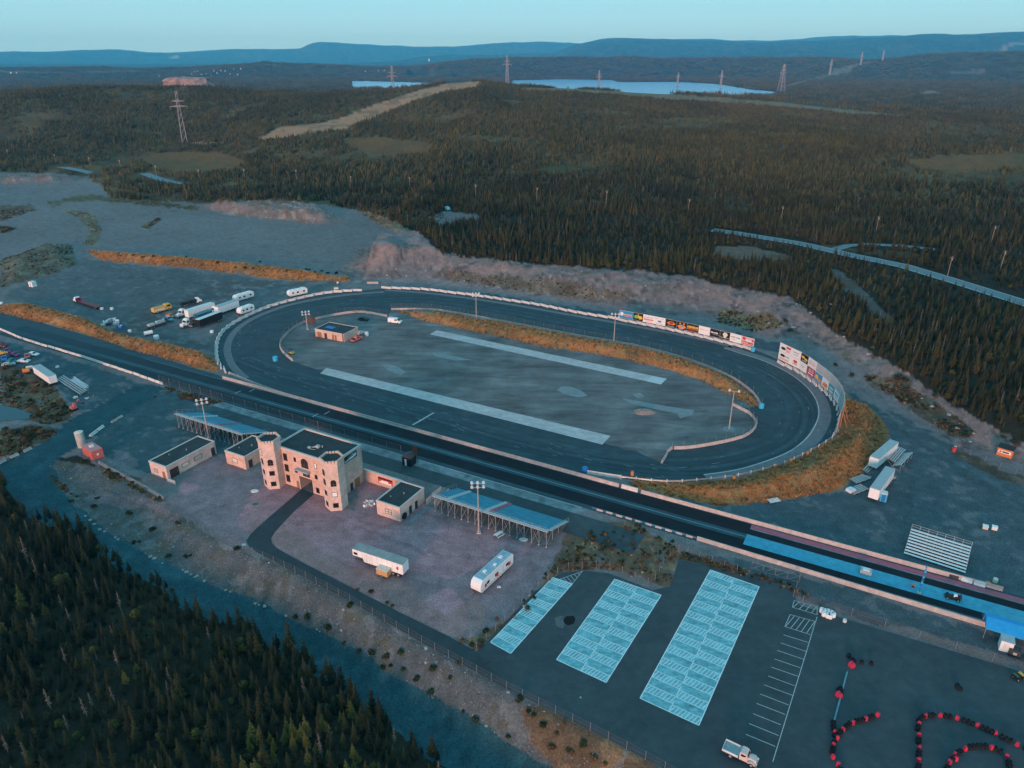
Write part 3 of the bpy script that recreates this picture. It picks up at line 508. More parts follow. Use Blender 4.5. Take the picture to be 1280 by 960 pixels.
def seg(mb, p, q, w):
    d = (q - p); d.z = 0; d.normalize(); e = Vector((-d.y, d.x, 0)) * w / 2; mb.add([p - e, q - e, q + e, p + e], [(0, 1, 2, 3)])
def bay(corners, pairs, cut=None):
    fr = quad_frame(*corners); base = MB(); dk = MB(); ln = MB()
    base.add([fr(0, 0, .045), fr(0, 1, .045), fr(1, 1, .045), fr(1, 0, .045)], [(0, 1, 2, 3)])
    dl = 1.0 / pairs
    for h in ((0, .5), (.5, 1)) if pairs > 6 else ((0, 1),):
        off = 0 if h[0] == 0 else .45 * dl
        for k in range(-1, pairs + 1):
            a0 = k * dl + off; a1 = a0 + .52 * dl; a2 = a0 + dl
            c = [max(0, min(1, q)) for q in (a0, a1, a2)]
            if c[1] > c[0]: dk.add([fr(c[0], h[0], .049), fr(c[0], h[1], .049), fr(c[1], h[1], .049), fr(c[1], h[0], .049)], [(0, 1, 2, 3)])
            for q in (a0, a1):
                if 0 < q < 1: seg(ln, fr(q, h[0], .053), fr(q, h[1], .053), .13)
            if c[2] > c[1]:
                nh = 8
                for j in range(nh):
                    b0 = h[0] + (h[1] - h[0]) * (j + .15) / nh; b1 = h[0] + (h[1] - h[0]) * (j + .95) / nh
                    seg(ln, fr(c[1], b0, .053), fr(c[2], b1, .053), .12)
            if pairs > 6 and h[0] == 0 and 0 <= k < pairs and c[1] > c[0]: seg(ln, fr(c[0] + .05 * dl, .5, .0535), fr(c[1] + .2 * dl if c[1] < .98 else 1, .5, .0535), .14)
    for (a, b), (c, d) in (((0, 0), (0, 1)), ((0, 1), (1, 1)), ((1, 1), (1, 0)), ((1, 0), (0, 0))): seg(ln, fr(a, b, .054), fr(c, d, .054), .16)
    for mb, nm, m in ((base, 'painted_parking_bay', M_TEAL), (dk, 'painted_stall', M_TEAL2), (ln, 'bay_markings', M_PLINE)):
        o = mb.build(nm, m, None, False); o['kind'] = 'structure'
        for p in o.data.polygons: pass
        bm = bmesh.new(); bm.from_mesh(o.data)
        for f in bm.faces:
            if f.normal.z < 0: f.normal_flip()
        bm.to_mesh(o.data); bm.free()
bay([(800, 873), (873.5, 907), (949, 733.5), (888, 712.5)], 11)
bay([(695.6, 824.8), (757.6, 853.4), (826.5, 744), (768.4, 724)], 7)
bay([(613, 803), (638.4, 817), (715.5, 730), (691, 722)], 6)
def lines(name, segs, w=.12, z=.052, conv=None):
    mb = MB()
    for a, b in segs: seg(mb, W(*a, z), W(*b, z), w)
    o = mb.build(name, M_PLINE2, None, False); o['kind'] = 'structure'; return o
M_PLINE2 = mat('worn_white_paint', (.42, .47, .47), .8, .25, 2)
hz = [((698, 723), (707, 718))]
tri = [((700, 724), (728, 714)), ((728, 714), (715, 730)), ((715, 730), (700, 724)), ((704, 722), (711, 729)), ((708.5, 721), (715, 728)), ((713, 719), (718.5, 726)), ((717.5, 717.5), (722, 722.5)), ((722, 716), (725, 719))]
lines('hatched_corner', tri)
spine = ZI([(510, 390), (345, 930)])
st_l = [(385, 457), (375, 487), (362, 515), (352, 547), (340, 577), (328, 610), (313, 643), (298, 677), (285, 712), (272, 750), (257, 787), (245, 827)]
st_r = [(480, 486), (470, 519), (460, 548), (449, 580), (441, 612), (428, 647), (418, 682), (404, 718), (391, 753), (376, 792), (367, 832), (354, 872)]
sg = [(a, b) for a, b in zip(ZI(st_l), ZI(st_r))] + [tuple(spine)]
lines('stall_lines', sg)
def hatch(c, n, slope=.35):
    fr = quad_frame(*c); mb = MB()
    for (a, b), (d, e) in (((0, 0), (0, 1)), ((0, 1), (1, 1)), ((1, 1), (1, 0)), ((1, 0), (0, 0))): seg(mb, fr(a, b, .052), fr(d, e, .052), .12)
    for k in range(n): seg(mb, fr(0, (k + .1) / n, .052), fr(1, (k + .9) / n, .052), .12)
    o = mb.build('hatched_marking', M_PLINE2, None, False); o['kind'] = 'structure'
hatch(ZI([(418, 355), (510, 383), (510, 352), (425, 330)]), 4); hatch(ZI([(390, 427), (488, 458), (503, 408), (410, 382)]), 5)
# ------------------------------------------------------------ buildings
def brick_mat(name, c1, c2, mortar, sc=1.0):
    m = bpy.data.materials.new(name); m.use_nodes = True; t = m.node_tree; b = t.nodes['Principled BSDF']; b.inputs['Roughness'].default_value = .9; b.inputs['Specular IOR Level'].default_value = .15
    tc = t.nodes.new('ShaderNodeTexCoord'); ge = t.nodes.new('ShaderNodeNewGeometry')
    sx = t.nodes.new('ShaderNodeSeparateXYZ'); t.links.new(tc.outputs['Object'], sx.inputs[0])
    ad = t.nodes.new('ShaderNodeMath'); ad.operation = 'ADD'; t.links.new(sx.outputs[0], ad.inputs[0]); t.links.new(sx.outputs[1], ad.inputs[1])
    cb = t.nodes.new('ShaderNodeCombineXYZ'); t.links.new(ad.outputs[0], cb.inputs[0]); t.links.new(sx.outputs[2], cb.inputs[1])
    br = t.nodes.new('ShaderNodeTexBrick'); br.inputs['Scale'].default_value = 1.0; br.inputs['Brick Width'].default_value = .9 * sc; br.inputs['Row Height'].default_value = .4 * sc; br.inputs['Mortar Size'].default_value = .022
    br.inputs['Color1'].default_value = (*c1, 1); br.inputs['Color2'].default_value = (*c2, 1); br.inputs['Mortar'].default_value = (*mortar, 1); t.links.new(cb.outputs[0], br.inputs['Vector'])
    n = t.nodes.new('ShaderNodeTexNoise'); n.inputs['Scale'].default_value = .5; n.inputs['Detail'].default_value = 7; n.inputs['Roughness'].default_value = .7; t.links.new(tc.outputs['Object'], n.inputs['Vector'])
    r = t.nodes.new('ShaderNodeMapRange'); r.inputs['From Min'].default_value = .3; r.inputs['From Max'].default_value = .7; r.inputs['To Min'].default_value = .72; r.inputs['To Max'].default_value = 1.2; t.links.new(n.outputs['Fac'], r.inputs['Value'])
    sc_ = t.nodes.new('ShaderNodeVectorMath'); sc_.operation = 'SCALE'; t.links.new(br.outputs['Color'], sc_.inputs[0]); t.links.new(r.outputs[0], sc_.inputs['Scale'])
    t.links.new(sc_.outputs[0], b.inputs['Base Color'])
    bp = t.nodes.new('ShaderNodeBump'); bp.inputs['Strength'].default_value = .4; bp.inputs['Distance'].default_value = .02; t.links.new(br.outputs['Fac'], bp.inputs['Height']); bp.invert = True; t.links.new(bp.outputs[0], b.inputs['Normal'])
    return m
M_STONE = brick_mat('peach_block_wall', (.70, .455, .375), (.61, .375, .295), (.57, .43, .36)); M_TOWER = brick_mat('pale_block_wall', (.74, .54, .46), (.68, .47, .395), (.60, .48, .42)); M_BLOCK = brick_mat('concrete_block_wall', (.70, .51, .45), (.64, .45, .39), (.58, .46, .40))
M_ROOF = mat('tar_roof', (.022, .030, .033), .7, .3, .5, dirt=(.04, .05, .052), dscale=.4); M_CAP = mat('roof_flashing', (.55, .48, .44), .6, .1, 2)
M_GLASS = mat('dark_glass', (.012, .014, .018), .15, .2, 1, spec=.5); M_FRAME = mat('window_frame', (.10, .075, .065), .6, .1, 2); M_DOOR = mat('wood_door', (.30, .15, .07), .6, .2, 4); M_DKDOOR = mat('dark_door', (.05, .035, .035), .6, .2, 4)
M_WHITE = mat('white_panel', (.70, .71, .70), .5, .1, 1.2, dirt=(.58, .58, .56), dscale=.8); M_WHITE2 = mat('clean_white', (.78, .78, .77), .5, .06, 2); M_STEEL = mat('galvanised_steel', (.42, .43, .43), .45, .15, 3, metal=.4); M_DKSTEEL = mat('dark_steel', (.05, .05, .052), .6, .2, 3)
M_TYRE = mat('tyre_rubber', (.016, .016, .017), .9, .3, 5); M_RED = mat('red_paint', (.52, .045, .04), .55, .15, 2); M_ORANGE = mat('orange_paint', (.62, .20, .06), .6, .15, 2); M_YEL = mat('yellow_paint', (.68, .40, .09), .55, .15, 1.5); M_CYAN = mat('cyan_paint', (.05, .42, .62), .5, .12, 2); M_BLUEP = mat('blue_paint', (.02, .16, .42), .5, .15, 2)
M_CONC = mat('barrier_concrete', (.50, .41, .375), .85, .18, .8, dirt=(.38, .31, .29), dscale=.9); M_WOOD = mat('weathered_plywood', (.36, .20, .125), .8, .2, 2); M_BLACK = mat('black_panel', (.014, .015, .016), .55, .2, 2); M_GREYP = mat('grey_panel', (.42, .43, .43), .6, .1, 1.5, dirt=(.33, .34, .34), dscale=.7)
M_PINK = mat('faded_red_metal', (.60, .13, .11), .55, .18, 1.5, dirt=(.48, .17, .15), dscale=.8); M_MAROON = mat('maroon_paint', (.16, .02, .03), .5, .2, 2); M_PURP = mat('purple_paint', (.17, .05, .14), .5, .2, 2); M_TEALP = mat('teal_panel', (.03, .16, .20), .5, .15, 1.5); M_DKBLUE = mat('bleacher_blue_board', (.03, .19, .27), .55, .18, .8, dirt=(.05, .25, .34), dscale=.6)
M_CREAM = mat('cream_panel', (.66, .60, .50), .55, .1, 2); M_LAMP = mat('lamp_glass', (.62, .66, .68), .3, .1, 2); M_GREEN = mat('green_plastic', (.03, .12, .06), .5, .2, 2); M_REDM = mat('red_marker_plastic', (.62, .03, .07), .5, .12, 3)
M_VANG = mat('vehicle_glass', (.015, .02, .025), .12, .1, 1, spec=.5); M_TAN = mat('tan_crate_wood', (.55, .31, .14), .75, .2, 2)

def window(parent, x, z, w, h, y, arch=False, mull=0, pane_m=None, depth=.07):   # on a wall face at local y, looking to -y
    f = MB(); b = .09
    f.box(x - w / 2 - b, x - w / 2, y - depth, y + .02, z - b, z + h); f.box(x + w / 2, x + w / 2 + b, y - depth, y + .02, z - b, z + h); f.box(x - w / 2, x + w / 2, y - depth, y + .02, z - b, z)
    if arch:
        n = 8; pts = [(x + (w / 2) * math.cos(math.pi * i / n), z + h + (w / 2) * math.sin(math.pi * i / n)) for i in range(n + 1)]; po = [(x + (w / 2 + b) * math.cos(math.pi * i / n), z + h + (w / 2 + b) * math.sin(math.pi * i / n)) for i in range(n + 1)]
        for i in range(n): f.add([(pts[i][0], y - depth, pts[i][1]), (pts[i + 1][0], y - depth, pts[i + 1][1]), (po[i + 1][0], y - depth, po[i + 1][1]), (po[i][0], y - depth, po[i][1]), (po[i][0], y + .02, po[i][1]), (po[i + 1][0], y + .02, po[i + 1][1])], [(0, 1, 2, 3), (3, 2, 5, 4)])
        outline = [(x - w / 2, z), (x + w / 2, z)] + pts
    else:
        f.box(x - w / 2 - b, x + w / 2 + b, y - depth, y + .02, z + h, z + h + b); outline = [(x - w / 2, z), (x + w / 2, z), (x + w / 2, z + h), (x - w / 2, z + h)]
    for k in range(mull): xx = x - w / 2 + w * (k + 1) / (mull + 1); f.box(xx - .05, xx + .05, y - depth, y - .01, z, z + h + (w / 2 * .85 if arch else 0))
    if mull: f.box(x - w / 2, x + w / 2, y - depth + .008, y - .012, z + h * .5 - .05, z + h * .5 + .05)
    wo = f.build('window', M_FRAME, parent)
    p = MB(); p.add([(a, y - .025, c) for a, c in outline], [tuple(range(len(outline)))]); p.build('pane', pane_m or M_GLASS, wo, False)
    return wo
def door(parent, x, z, w, h, y, m, name='door'):
    d = MB(); d.box(x - w / 2, x + w / 2, y - .06, y + .02, z, z + h); o = d.build(name, m, parent)
    k = MB(); k.box(x + w * .32, x + w * .38, y - .10, y - .058, z + h * .45, z + h * .5); k.build('handle', M_STEEL, o); return o
def on_face(parent, fn, rot, loc, *a, **k):   # build on a face turned by rot and moved to loc
    before = set(COL.objects); o = fn(parent, *a, **k); o.rotation_euler = (0, 0, rot); o.location = loc; return o

def flat_building(name, s0, s1, t0, t1, h, label, cat='building', wm=None):
    e = empty(name, ST((s0 + s1) / 2, (t0 + t1) / 2), TH, label, cat); a, b = (s1 - s0) / 2, (t1 - t0) / 2
    w = MB(); w.box(-a, a, -b, b, -.2, h); w.build('wall', wm or M_BLOCK, e)
    r = MB(); r.box(-a + .02, a - .02, -b + .02, b - .02, h + .004, h + .12); ro = r.build('roof', M_ROOF, e)
    c = MB(); q = .28
    c.box(-a - .08, a + .08, -b - .08, -b + q, h - .12, h + .30); c.box(-a - .08, a + .08, b - q, b + .08, h - .12, h + .30); c.box(-a - .08, -a + q, -b + q, b - q, h - .12, h + .30); c.box(a - q, a + .08, -b + q, b - q, h - .12, h + .30)
    c.build('parapet', M_CAP, ro); v = MB(); v.cyl((a * .2, b * .1, h + .1), (a * .2, b * .1, h + .6), .12); v.build('vent_pipe', M_STEEL, ro); v = MB(); v.cyl((-a * .4, -b * .4, h + .1), (-a * .4, -b * .4, h + .45), .09); v.build('vent_pipe', M_STEEL, ro)
    return e, a, b

def castle():
    s0, s1, t0, t1, h = 64.4, 83.4, 28.8, 39.4, 10.4
    e = empty('castle_building', ST((s0 + s1) / 2, t1), TH, 'peach block castle with two round battlemented towers and an arched gateway', 'building')
    cx = (s0 + s1) / 2; L = lambda s: s - cx; D = t1 - t0
    x0, x1 = L(s0), L(s1)
    ax0, ax1 = L(on_t(310 + 555 * .1198, 530 + 670 * .1198, t1)[0]), L(on_t(310 + 692 * .1198, 530 + 735 * .1198, t1)[0]); ah = 4.0
    w = MB(); w.box(x0, ax0, 0, D, -.2, h); w.box(ax1, x1, 0, D, -.2, h); w.box(ax0, ax1, 0, D, ah, h); w.build('wall', M_STONE, e)
    ct = MB(); ct.box(ax0 - .25, ax0, -.12, .0, 0, ah + .3); ct.box(ax1, ax1 + .25, -.12, .0, 0, ah + .3); ct.box(ax0, ax1, -.12, .0, ah, ah + .3); ct.build('gateway_surround', M_TOWER, e)
    gf = MB(); gf.box(ax0, ax1, D * .62, D * .66, 0, ah); gf.build('gate_shutter', M_GREYP, e)
    r = MB(); r.box(x0 + .3, x1 - .3, .3, D - .3, h + .004, h + .1); ro = r.build('roof', M_ROOF, e)
    c = MB(); q = .38; zt = h + .45
    c.box(x0 - .06, x1 + .06, -.06, q, h - .1, zt); c.box(x0 - .06, x1 + .06, D - q, D + .06, h - .1, zt); c.box(x0 - .06, x0 + q, q, D - q, h - .1, zt); c.box(x1 - q, x1 + .06, q, D - q, h - .1, zt); c.build('parapet', M_CAP, ro)
    u = MB(); u.box(.2, 1.1, 4.2, 5.0, h + .1, h + .75); u.box(-1.6, -.7, 3.2, 3.8, h + .1, h + .4); u.cyl((-.4, 3.8, h + .3), (.5, 4.6, h + .5), .16); u.cyl((1.6, 5.2, h + .1), (1.6, 5.2, h + .7), .12); u.build('roof_unit', M_GREYP, ro)
    u = MB(); u.cyl((-1.2, 3.0, h + .15), (.9, 3.4, h + .15), .07); u.build('roof_pipe', M_STEEL, ro)
    # facade openings, each set where the photo shows it
    zz = lambda x, y: on_t(310 + x * .1198, 530 + y * .1198, t1)
    for (x, y, ww, hh) in ((389, 344, 1.15, 1.9), (406, 457, 1.15, 1.9), (422, 566, 1.15, 1.9), (489, 371, .62, 1.05), (504, 487, .62, 1.05), (713, 554, .7, 1.05), (730, 694, .95, 1.4)):
        s_, z_ = zz(x, y); window(e, L(s_), z_ - hh / 2, ww, hh, 0)
    s_, z_ = zz(703, 438); window(e, L(s_), z_ - .65, .62, 1.1, 0, True, 0, M_WHITE2)['label'] = 'white filled arched niche'
    s_, z_ = zz(590, 415); window(e, L(s_), z_ - 1.2, 2.1, 1.5, 0, True, 3)['label'] = 'large arched window with mullions'
    s_, z_ = zz(610, 530); window(e, L(s_), z_ - .75, 2.1, 1.5, 0, False, 3)
    s_, z_ = zz(525, 626); door(e, L(s_), .05, .95, 2.0, 0, M_DOOR)
    s_, z_ = zz(585, 475); k = MB(); k.box(L(s_) - 2.1, L(s_) + 2.1, -1.3, 0, z_ - .1, z_ + .12); k.box(L(s_) - 2.1, L(s_) - 1.98, -1.25, -.02, z_ - .45, z_ - .1); k.box(L(s_) + 1.98, L(s_) + 2.1, -1.25, -.02, z_ - .45, z_ - .1); k.build('canopy', M_GREYP, e)
    # side towards the grandstand
    sf = empty_part = None
    def side(fn, px, py, w_, hh, *a, **k):
        t_, z_ = on_s(310 + px * .1198, 530 + py * .1198, s1); o = fn(e, 0, z_ - hh / 2 if hh > 0 else .05, w_, abs(hh), 0, *a, **k); o.rotation_euler = (0, 0, math.pi / 2); o.location = (x1 + .001, t1 - t_, 0); return o
    side(door, 1082, 645, 1.0, -2.1, M_DKDOOR); side(door, 1140, 595, 1.9, -2.4, M_DOOR, 'wide_door')
    def banner(p, x, z, w_, h_, y):
        b = MB(); b.box(-w_ / 2, w_ / 2, -.08, 0, z, z + h_); o = b.build('banner', M_BLACK, p)
        g = MB()
        for q in ((-.46, .08, .44, .62), (-.30, .55, .20, .85), (.05, .12, .45, .4)): g.add([(q[0] * w_, -.1, z + h_ * q[1]), (q[2] * w_, -.1, z + h_ * (q[1] + .18)), (q[2] * w_, -.1, z + h_ * (q[3])), (q[0] * w_, -.1, z + h_ * (q[3] - .3))], [(0, 1, 2, 3)])
        g.build('banner_picture', M_WHITE2, o, False)
        g = MB(); g.box(-w_ * .42, -w_ * .1, -.105, -.1, z + h_ * .1, z + h_ * .3); g.build('banner_lettering', M_CYAN, o); g = MB(); g.box(w_ * .2, w_ * .45, -.105, -.1, z + h_ * .6, z + h_ * .8); g.build('banner_lettering', M_CYAN, o); return o
    t_, z_ = on_s(310 + 1070 * .1198, 530 + 345 * .1198, s1); bo = banner(e, 0, z_ - .75, 4.6, 1.7, 0); bo.rotation_euler = (0, 0, math.pi / 2); bo.location = (x1 + .001, t1 - t_, 0)
    dp = MB(); dp.box(x1, x1 + .1, D - .25, D - .12, .1, h); dp.build('downpipe', M_GREYP, e)
    # towers: octagonal, one face square with the facade
    R = 2.75; th = 13.0; A6 = math.radians(-52)
    for s_, tag_ in ((64.25, 'a'), (84.6, 'b')):
        cx_, cy_ = L(s_), -(40.85 - t1)
        oc = [(cx_ + R * math.cos(A6 + math.pi / 6 + k * math.pi / 3), cy_ + R * math.sin(A6 + math.pi / 6 + k * math.pi / 3)) for k in range(6)]
        t = MB(); t.prism(oc, -.2, th); to = t.build('tower', M_TOWER, e)
        oc2 = [(cx_ + (x - cx_) * 1.05, cy_ + (y - cy_) * 1.05) for x, y in oc]; k = MB(); k.prism(oc2, th, th + .28); k.build('tower_cornice', M_TOWER, to)
        oc3 = [(cx_ + (x - cx_) * .9, cy_ + (y - cy_) * .9) for x, y in oc]; k = MB(); k.prism(oc3, th + .284, th + .32); k.build('tower_roof', M_ROOF, to)
        mb = MB(); mb.box(-.28, .28, -.18, .18, 0, .55); first = None
        for j in range(6):
            p, q = Vector(oc2[j]), Vector(oc2[(j + 1) % 6]); d = (q - p); rot = math.atan2(d.y, d.x)
            for f in (.12, .39, .66, .93):
                c_ = p + d * f; c_ = Vector((cx_, cy_)) + (c_ - Vector((cx_, cy_))) * .955
                if first is None: first = mb.build('merlon', M_TOWER, to); first.location = (c_.x, c_.y, th + .27); first.rotation_euler = (0, 0, rot)
                else: share('merlon', first, to, (c_.x, c_.y, th + .27), rot)
        ap = 2.75 * math.cos(math.pi / 6)
        rows = [(1.0, False), (4.1, False), (7.0, True), (9.6, True)]
        for ang, which in ((math.radians(-22), 0), (math.radians(38), 1)):
            for ri, (zz_, arch) in enumerate(rows):
                pm = None; skip = False
                if tag_ == 'a' and which == 1 and ri == 3: skip = True
                if tag_ == 'b' and which == 1 and ri == 3: skip = True
                if tag_ == 'a' and which == 0 and ri == 3: pm = M_WHITE2
                if tag_ == 'b' and which == 1 and ri == 1: pm = M_WHITE2
                if skip: continue
                wo = window(to, 0, zz_, 1.15 if which else 1.0, 1.15 if not arch else 1.05, -ap, arch, 1 if not pm and arch else 0, pm); wo.rotation_euler = (0, 0, ang); wo.location = (cx_, cy_, 0)
                if pm: wo['label'] = 'white filled window'
    return e
castle()
lb, a, b = flat_building('long_building', 31.7, 38.3, 37.0, 52.6, 3.7, 'long low flat roofed block building left of the castle', 'building', M_BLOCK)
window(lb, -1.0, 1.2, 1.2, .9, -b, False, 0, M_GREYP); door(lb, 1.9, .05, 1.0, 2.1, -b, M_DOOR)
def east(fn, p, a, x, *q, **k): o = fn(p, 0, *q, **k); o.rotation_euler = (0, 0, math.pi / 2); o.location = (a + .001, x, 0); return o
east(door, lb, a, -b + 2.1, .05, 2.6, 2.5, 0, M_DKDOOR); east(door, lb, a, b - 1.0, .05, 1.2, 2.3, 0, M_DKDOOR); east(window, lb, a, b - 6.0, 1.3, 2.4, 1.1, 0, False, 0, M_GREYP); east(window, lb, a, b - 10.0, 1.3, 2.0, 1.0, 0, False, 0, M_CREAM)
fx = MB(); fx.box(a + .3, a + 3.4, -b - .6, -b - .5, 0, 1.1); fx.build('apron_fence_panel', M_GREYP, lb)
an, a, b = flat_building('annex_building', 44.9, 52.2, 29.5, 39.3, 3.7, 'small flat roofed block annex just left of the castle tower', 'building', M_STONE)
window(an, -.3, 1.2, 1.8, 1.2, -b, False, 0, M_CREAM); east(door, an, a, -b + 1.6, .05, 1.2, 2.2, 0, M_DKDOOR)
tk, a, b = flat_building('ticket_building', 95.6, 102.5, 29.2, 39.1, 3.7, 'flat roofed block building between the castle wall and the grandstand', 'building', M_BLOCK)
window(tk, 0, 1.2, 1.7, 1.2, -b, False, 1, M_CREAM); east(door, tk, a, -b + 4.0, .05, 1.0, 2.1, 0, M_DKDOOR); east(door, tk, a, -b + 6.4, .05, 1.0, 2.1, 0, M_DKDOOR)
k = MB(); k.cyl((a + .05, -b + 1.3, 1.0), (a + .35, -b + 1.3, 1.0), .85, 12); k.build('round_vent', M_BLACK, tk)
# boundary wall with a poster, between castle and ticket building
bw = empty('boundary_wall', ST(89.5, 28.5), TH, 'peach block wall with a red poster joining the castle to the ticket building', 'wall')
k = MB(); k.box(-6.1, 6.1, -.2, .2, -.1, 3.3); k.build('wall_face', M_STONE, bw); k = MB(); k.box(-6.1, 6.1, -.28, .28, 3.3, 3.5); k.build('coping', M_CAP, bw)
k = MB(); k.box(-1.6, 3.0, -.26, -.2, .9, 2.7); po = k.build('poster', M_RED, bw); k = MB(); k.box(-1.2, 2.6, -.275, -.26, 1.0, 1.5); k.box(-.6, 1.6, -.278, -.275, 1.5, 1.9); k.build('poster_picture', M_WHITE2, po); k = MB(); k.box(-1.5, 2.9, -.275, -.26, 2.2, 2.6); k.build('poster_lettering', M_BLACK, po)
# small hut beside the infield pit wall
ib = empty('infield_building', Vector((*( (Vector((-77.1, 265.7)) + Vector((-60.9, 267.7))) / 2), 0)), math.atan2(259.5 - 265.6, 12.6), 'peach flat roofed building standing inside the oval track', 'building')
k = MB(); k.box(-7, 7, -4.4, 4.4, -.1, 3.1); k.build('wall', M_STONE, ib); k = MB(); k.box(-6.85, 6.85, -4.25, 4.25, 3.104, 3.2); ro = k.build('roof', M_ROOF, ib); k = MB(); k.box(-7.06, 7.06, -4.46, -4.25, 2.98, 3.35); k.box(-7.06, 7.06, 4.25, 4.46, 2.98, 3.35); k.box(-7.06, -6.85, -4.25, 4.25, 2.98, 3.35); k.box(6.85, 7.06, -4.25, 4.25, 2.98, 3.35); k.build('parapet', M_CAP, ro)
k = MB(); k.box(-4.6, -.8, -1.5, .9, 3.2, 3.24); k.build('blue_tarpaulin', M_BLUEP, ro)
door(ib, -5.0, .05, 2.1, 2.2, -4.4, M_DOOR, 'shutter'); door(ib, -1.9, .05, 1.2, 2.2, -4.4, M_DKDOOR); door(ib, 1.6, .05, .9, 2.1, -4.4, M_DOOR); door(ib, 2.9, .05, .9, 2.1, -4.4, M_DOOR)
k = MB(); k.box(7.0, 7.05, -2.6, 1.2, 1.3, 2.2); k.build('wall_sign', M_GREYP, ib); k = MB(); k.cyl((6.6, -4.7, 0), (6.6, -4.7, 5.0), .12); k.build('flue', M_DKSTEEL, ib)

# ------------------------------------------------------------ grandstands
def grandstand(s0, s1, t0, t1, label, nb, shade):
    e = empty('grandstand', ST((s0 + s1) / 2, t1), TH, label, 'grandstand', 'grandstands beside the drag strip'); L = (s1 - s0) / 2; D = t1 - t0; zb, zf = 4.4, .9; rows = 10
    st = MB(); rs = MB()
    for i in range(rows):   # seat boards step down towards the strip
        y0 = .5 + (D - .6) * i / rows; y1 = .5 + (D - .6) * (i + 1) / rows; z = zb - (zb - zf) * (i + .5) / rows
        m = MB(); m.box(-L, L, y0 + .02, y1 - .28, z - .05, z + .05); m.box(-L, L, y1 - .26, y1 - .02, z - .22, z - .14); m.build('seat_row', M_DKBLUE, e)
    k = MB(); k.box(-L - .4, L + .4, -.4, .5, zb - .1, zb + .04); k.build('rear_walkway', M_GREYP, e)
    k = MB(); k.box(L, L + .9, .5, D, 0, .01); k = MB(); k.add([(L, .5, zb - .05), (L + .9, .5, zb - .05), (L + .9, D, zf - .1), (L, D, zf - .1), (L, .5, zb + .05), (L + .9, .5, zb + .05), (L + .9, D, zf), (L, D, zf)], [(3, 2, 1, 0), (4, 5, 6, 7), (0, 1, 5, 4), (1, 2, 6, 5), (2, 3, 7, 6), (3, 0, 4, 7)]); k.build('side_walkway', M_GREYP, e)
    for sx, m_ in shade:   # stairs between the blocks of seats
        k = MB()
        for i in range(rows): y0 = .5 + (D - .6) * i / rows; y1 = .5 + (D - .6) * (i + 1) / rows; z = zb - (zb - zf) * (i + .5) / rows; k.box(sx - .5, sx + .5, y0, y1, z + .055, z + .14)
        k.build('aisle_steps', m_, e)
    for i in range(nb):
        x = -L + 2 * L * i / (nb - 1); k = MB()
        for y in (0.0, 3.2, 6.4, D - .3):
            zt = zb - .12 if y < .5 else zb - (zb - zf) * (y - .5) / (D - .6) - .2; k.cyl((x, y, 0), (x, y, zt), .055, 5)
        k.cyl((x, 0, zb - .16), (x, D - .3, zf - .25), .05, 5); k.cyl((x, 0, .4), (x, 3.2, 2.9), .03, 4); k.build('support_frame', M_STEEL, e)
        f = MB(); f.box(x - .2, x + .2, -.2, .2, -.05, .12); f.build('footing', M_CONC, e)
    for i in range(0, nb - 1, 2):
        x = -L + 2 * L * i / (nb - 1); x2 = -L + 2 * L * (i + 1) / (nb - 1); k = MB(); k.cyl((x, 0, .3), (x2, 0, zb - .3), .03, 4); k.cyl((x2, 0.06, .3), (x, 0.06, zb - .3), .03, 4); k.build('cross_brace', M_STEEL, e)
    def rail(pts, nm='guard_rail'):
        k = MB()
        for a, b in zip(pts[:-1], pts[1:]):
            a, b = Vector(a), Vector(b); n = max(1, int((b - a).length / 1.8))
            for h_ in (.5, 1.05): k.cyl(a + Vector((0, 0, h_)), b + Vector((0, 0, h_)), .028, 4)
            for i in range(n + 1): p = a + (b - a) * i / n; k.cyl(p, p + Vector((0, 0, 1.05)), .03, 4)
        k.build(nm, M_STEEL, e)
    rail([(-L - .35, -.35, zb), (L + .35, -.35, zb)]); rail([(L + .85, .5, zb), (L + .85, D, zf)]); rail([(-L - .3, .5, zb), (-L - .3, D, zf)])
    k = MB(); k.box(-L, L, D - .15, D, .05, zf - .1); k.build('front_board', M_DKBLUE, e)
    return e
grandstand(107.2, 137.0, 21.3, 31.5, 'blue decked grandstand on steel legs right of the castle', 17, [(-L_, m_) for L_, m_ in ((-.3, M_REDP), (.8, M_GREYP), (11.2, M_GREYP))])
grandstand(15.8, 42.5, 21.9, 31.2, 'blue decked grandstand on steel legs left behind the castle', 15, [(2.5, M_REDP), (-7.5, M_GREYP)])
# low platform between ticket building and stand
k = empty('entrance_ramp', ST(105.2, 27.5), TH, 'grey ramp with rails at the left end of the right grandstand', 'ramp'); m = MB(); m.add([(-1.2, -3, 0), (1.2, -3, 0), (1.2, 3.4, .9), (-1.2, 3.4, .9), (-1.2, 3.4, 0), (1.2, 3.4, 0)], [(0, 1, 2, 3), (3, 2, 5, 4), (0, 3, 4), (1, 5, 2), (0, 4, 5, 1)]); m.build('ramp_deck', M_PAD2, k); m = MB(); m.box(-1.2, -1.1, -3, 3.4, .2, 1.9); m.box(1.1, 1.2, -3, 3.4, .2, 1.9); m.build('side_panel', M_BLOCK, k)
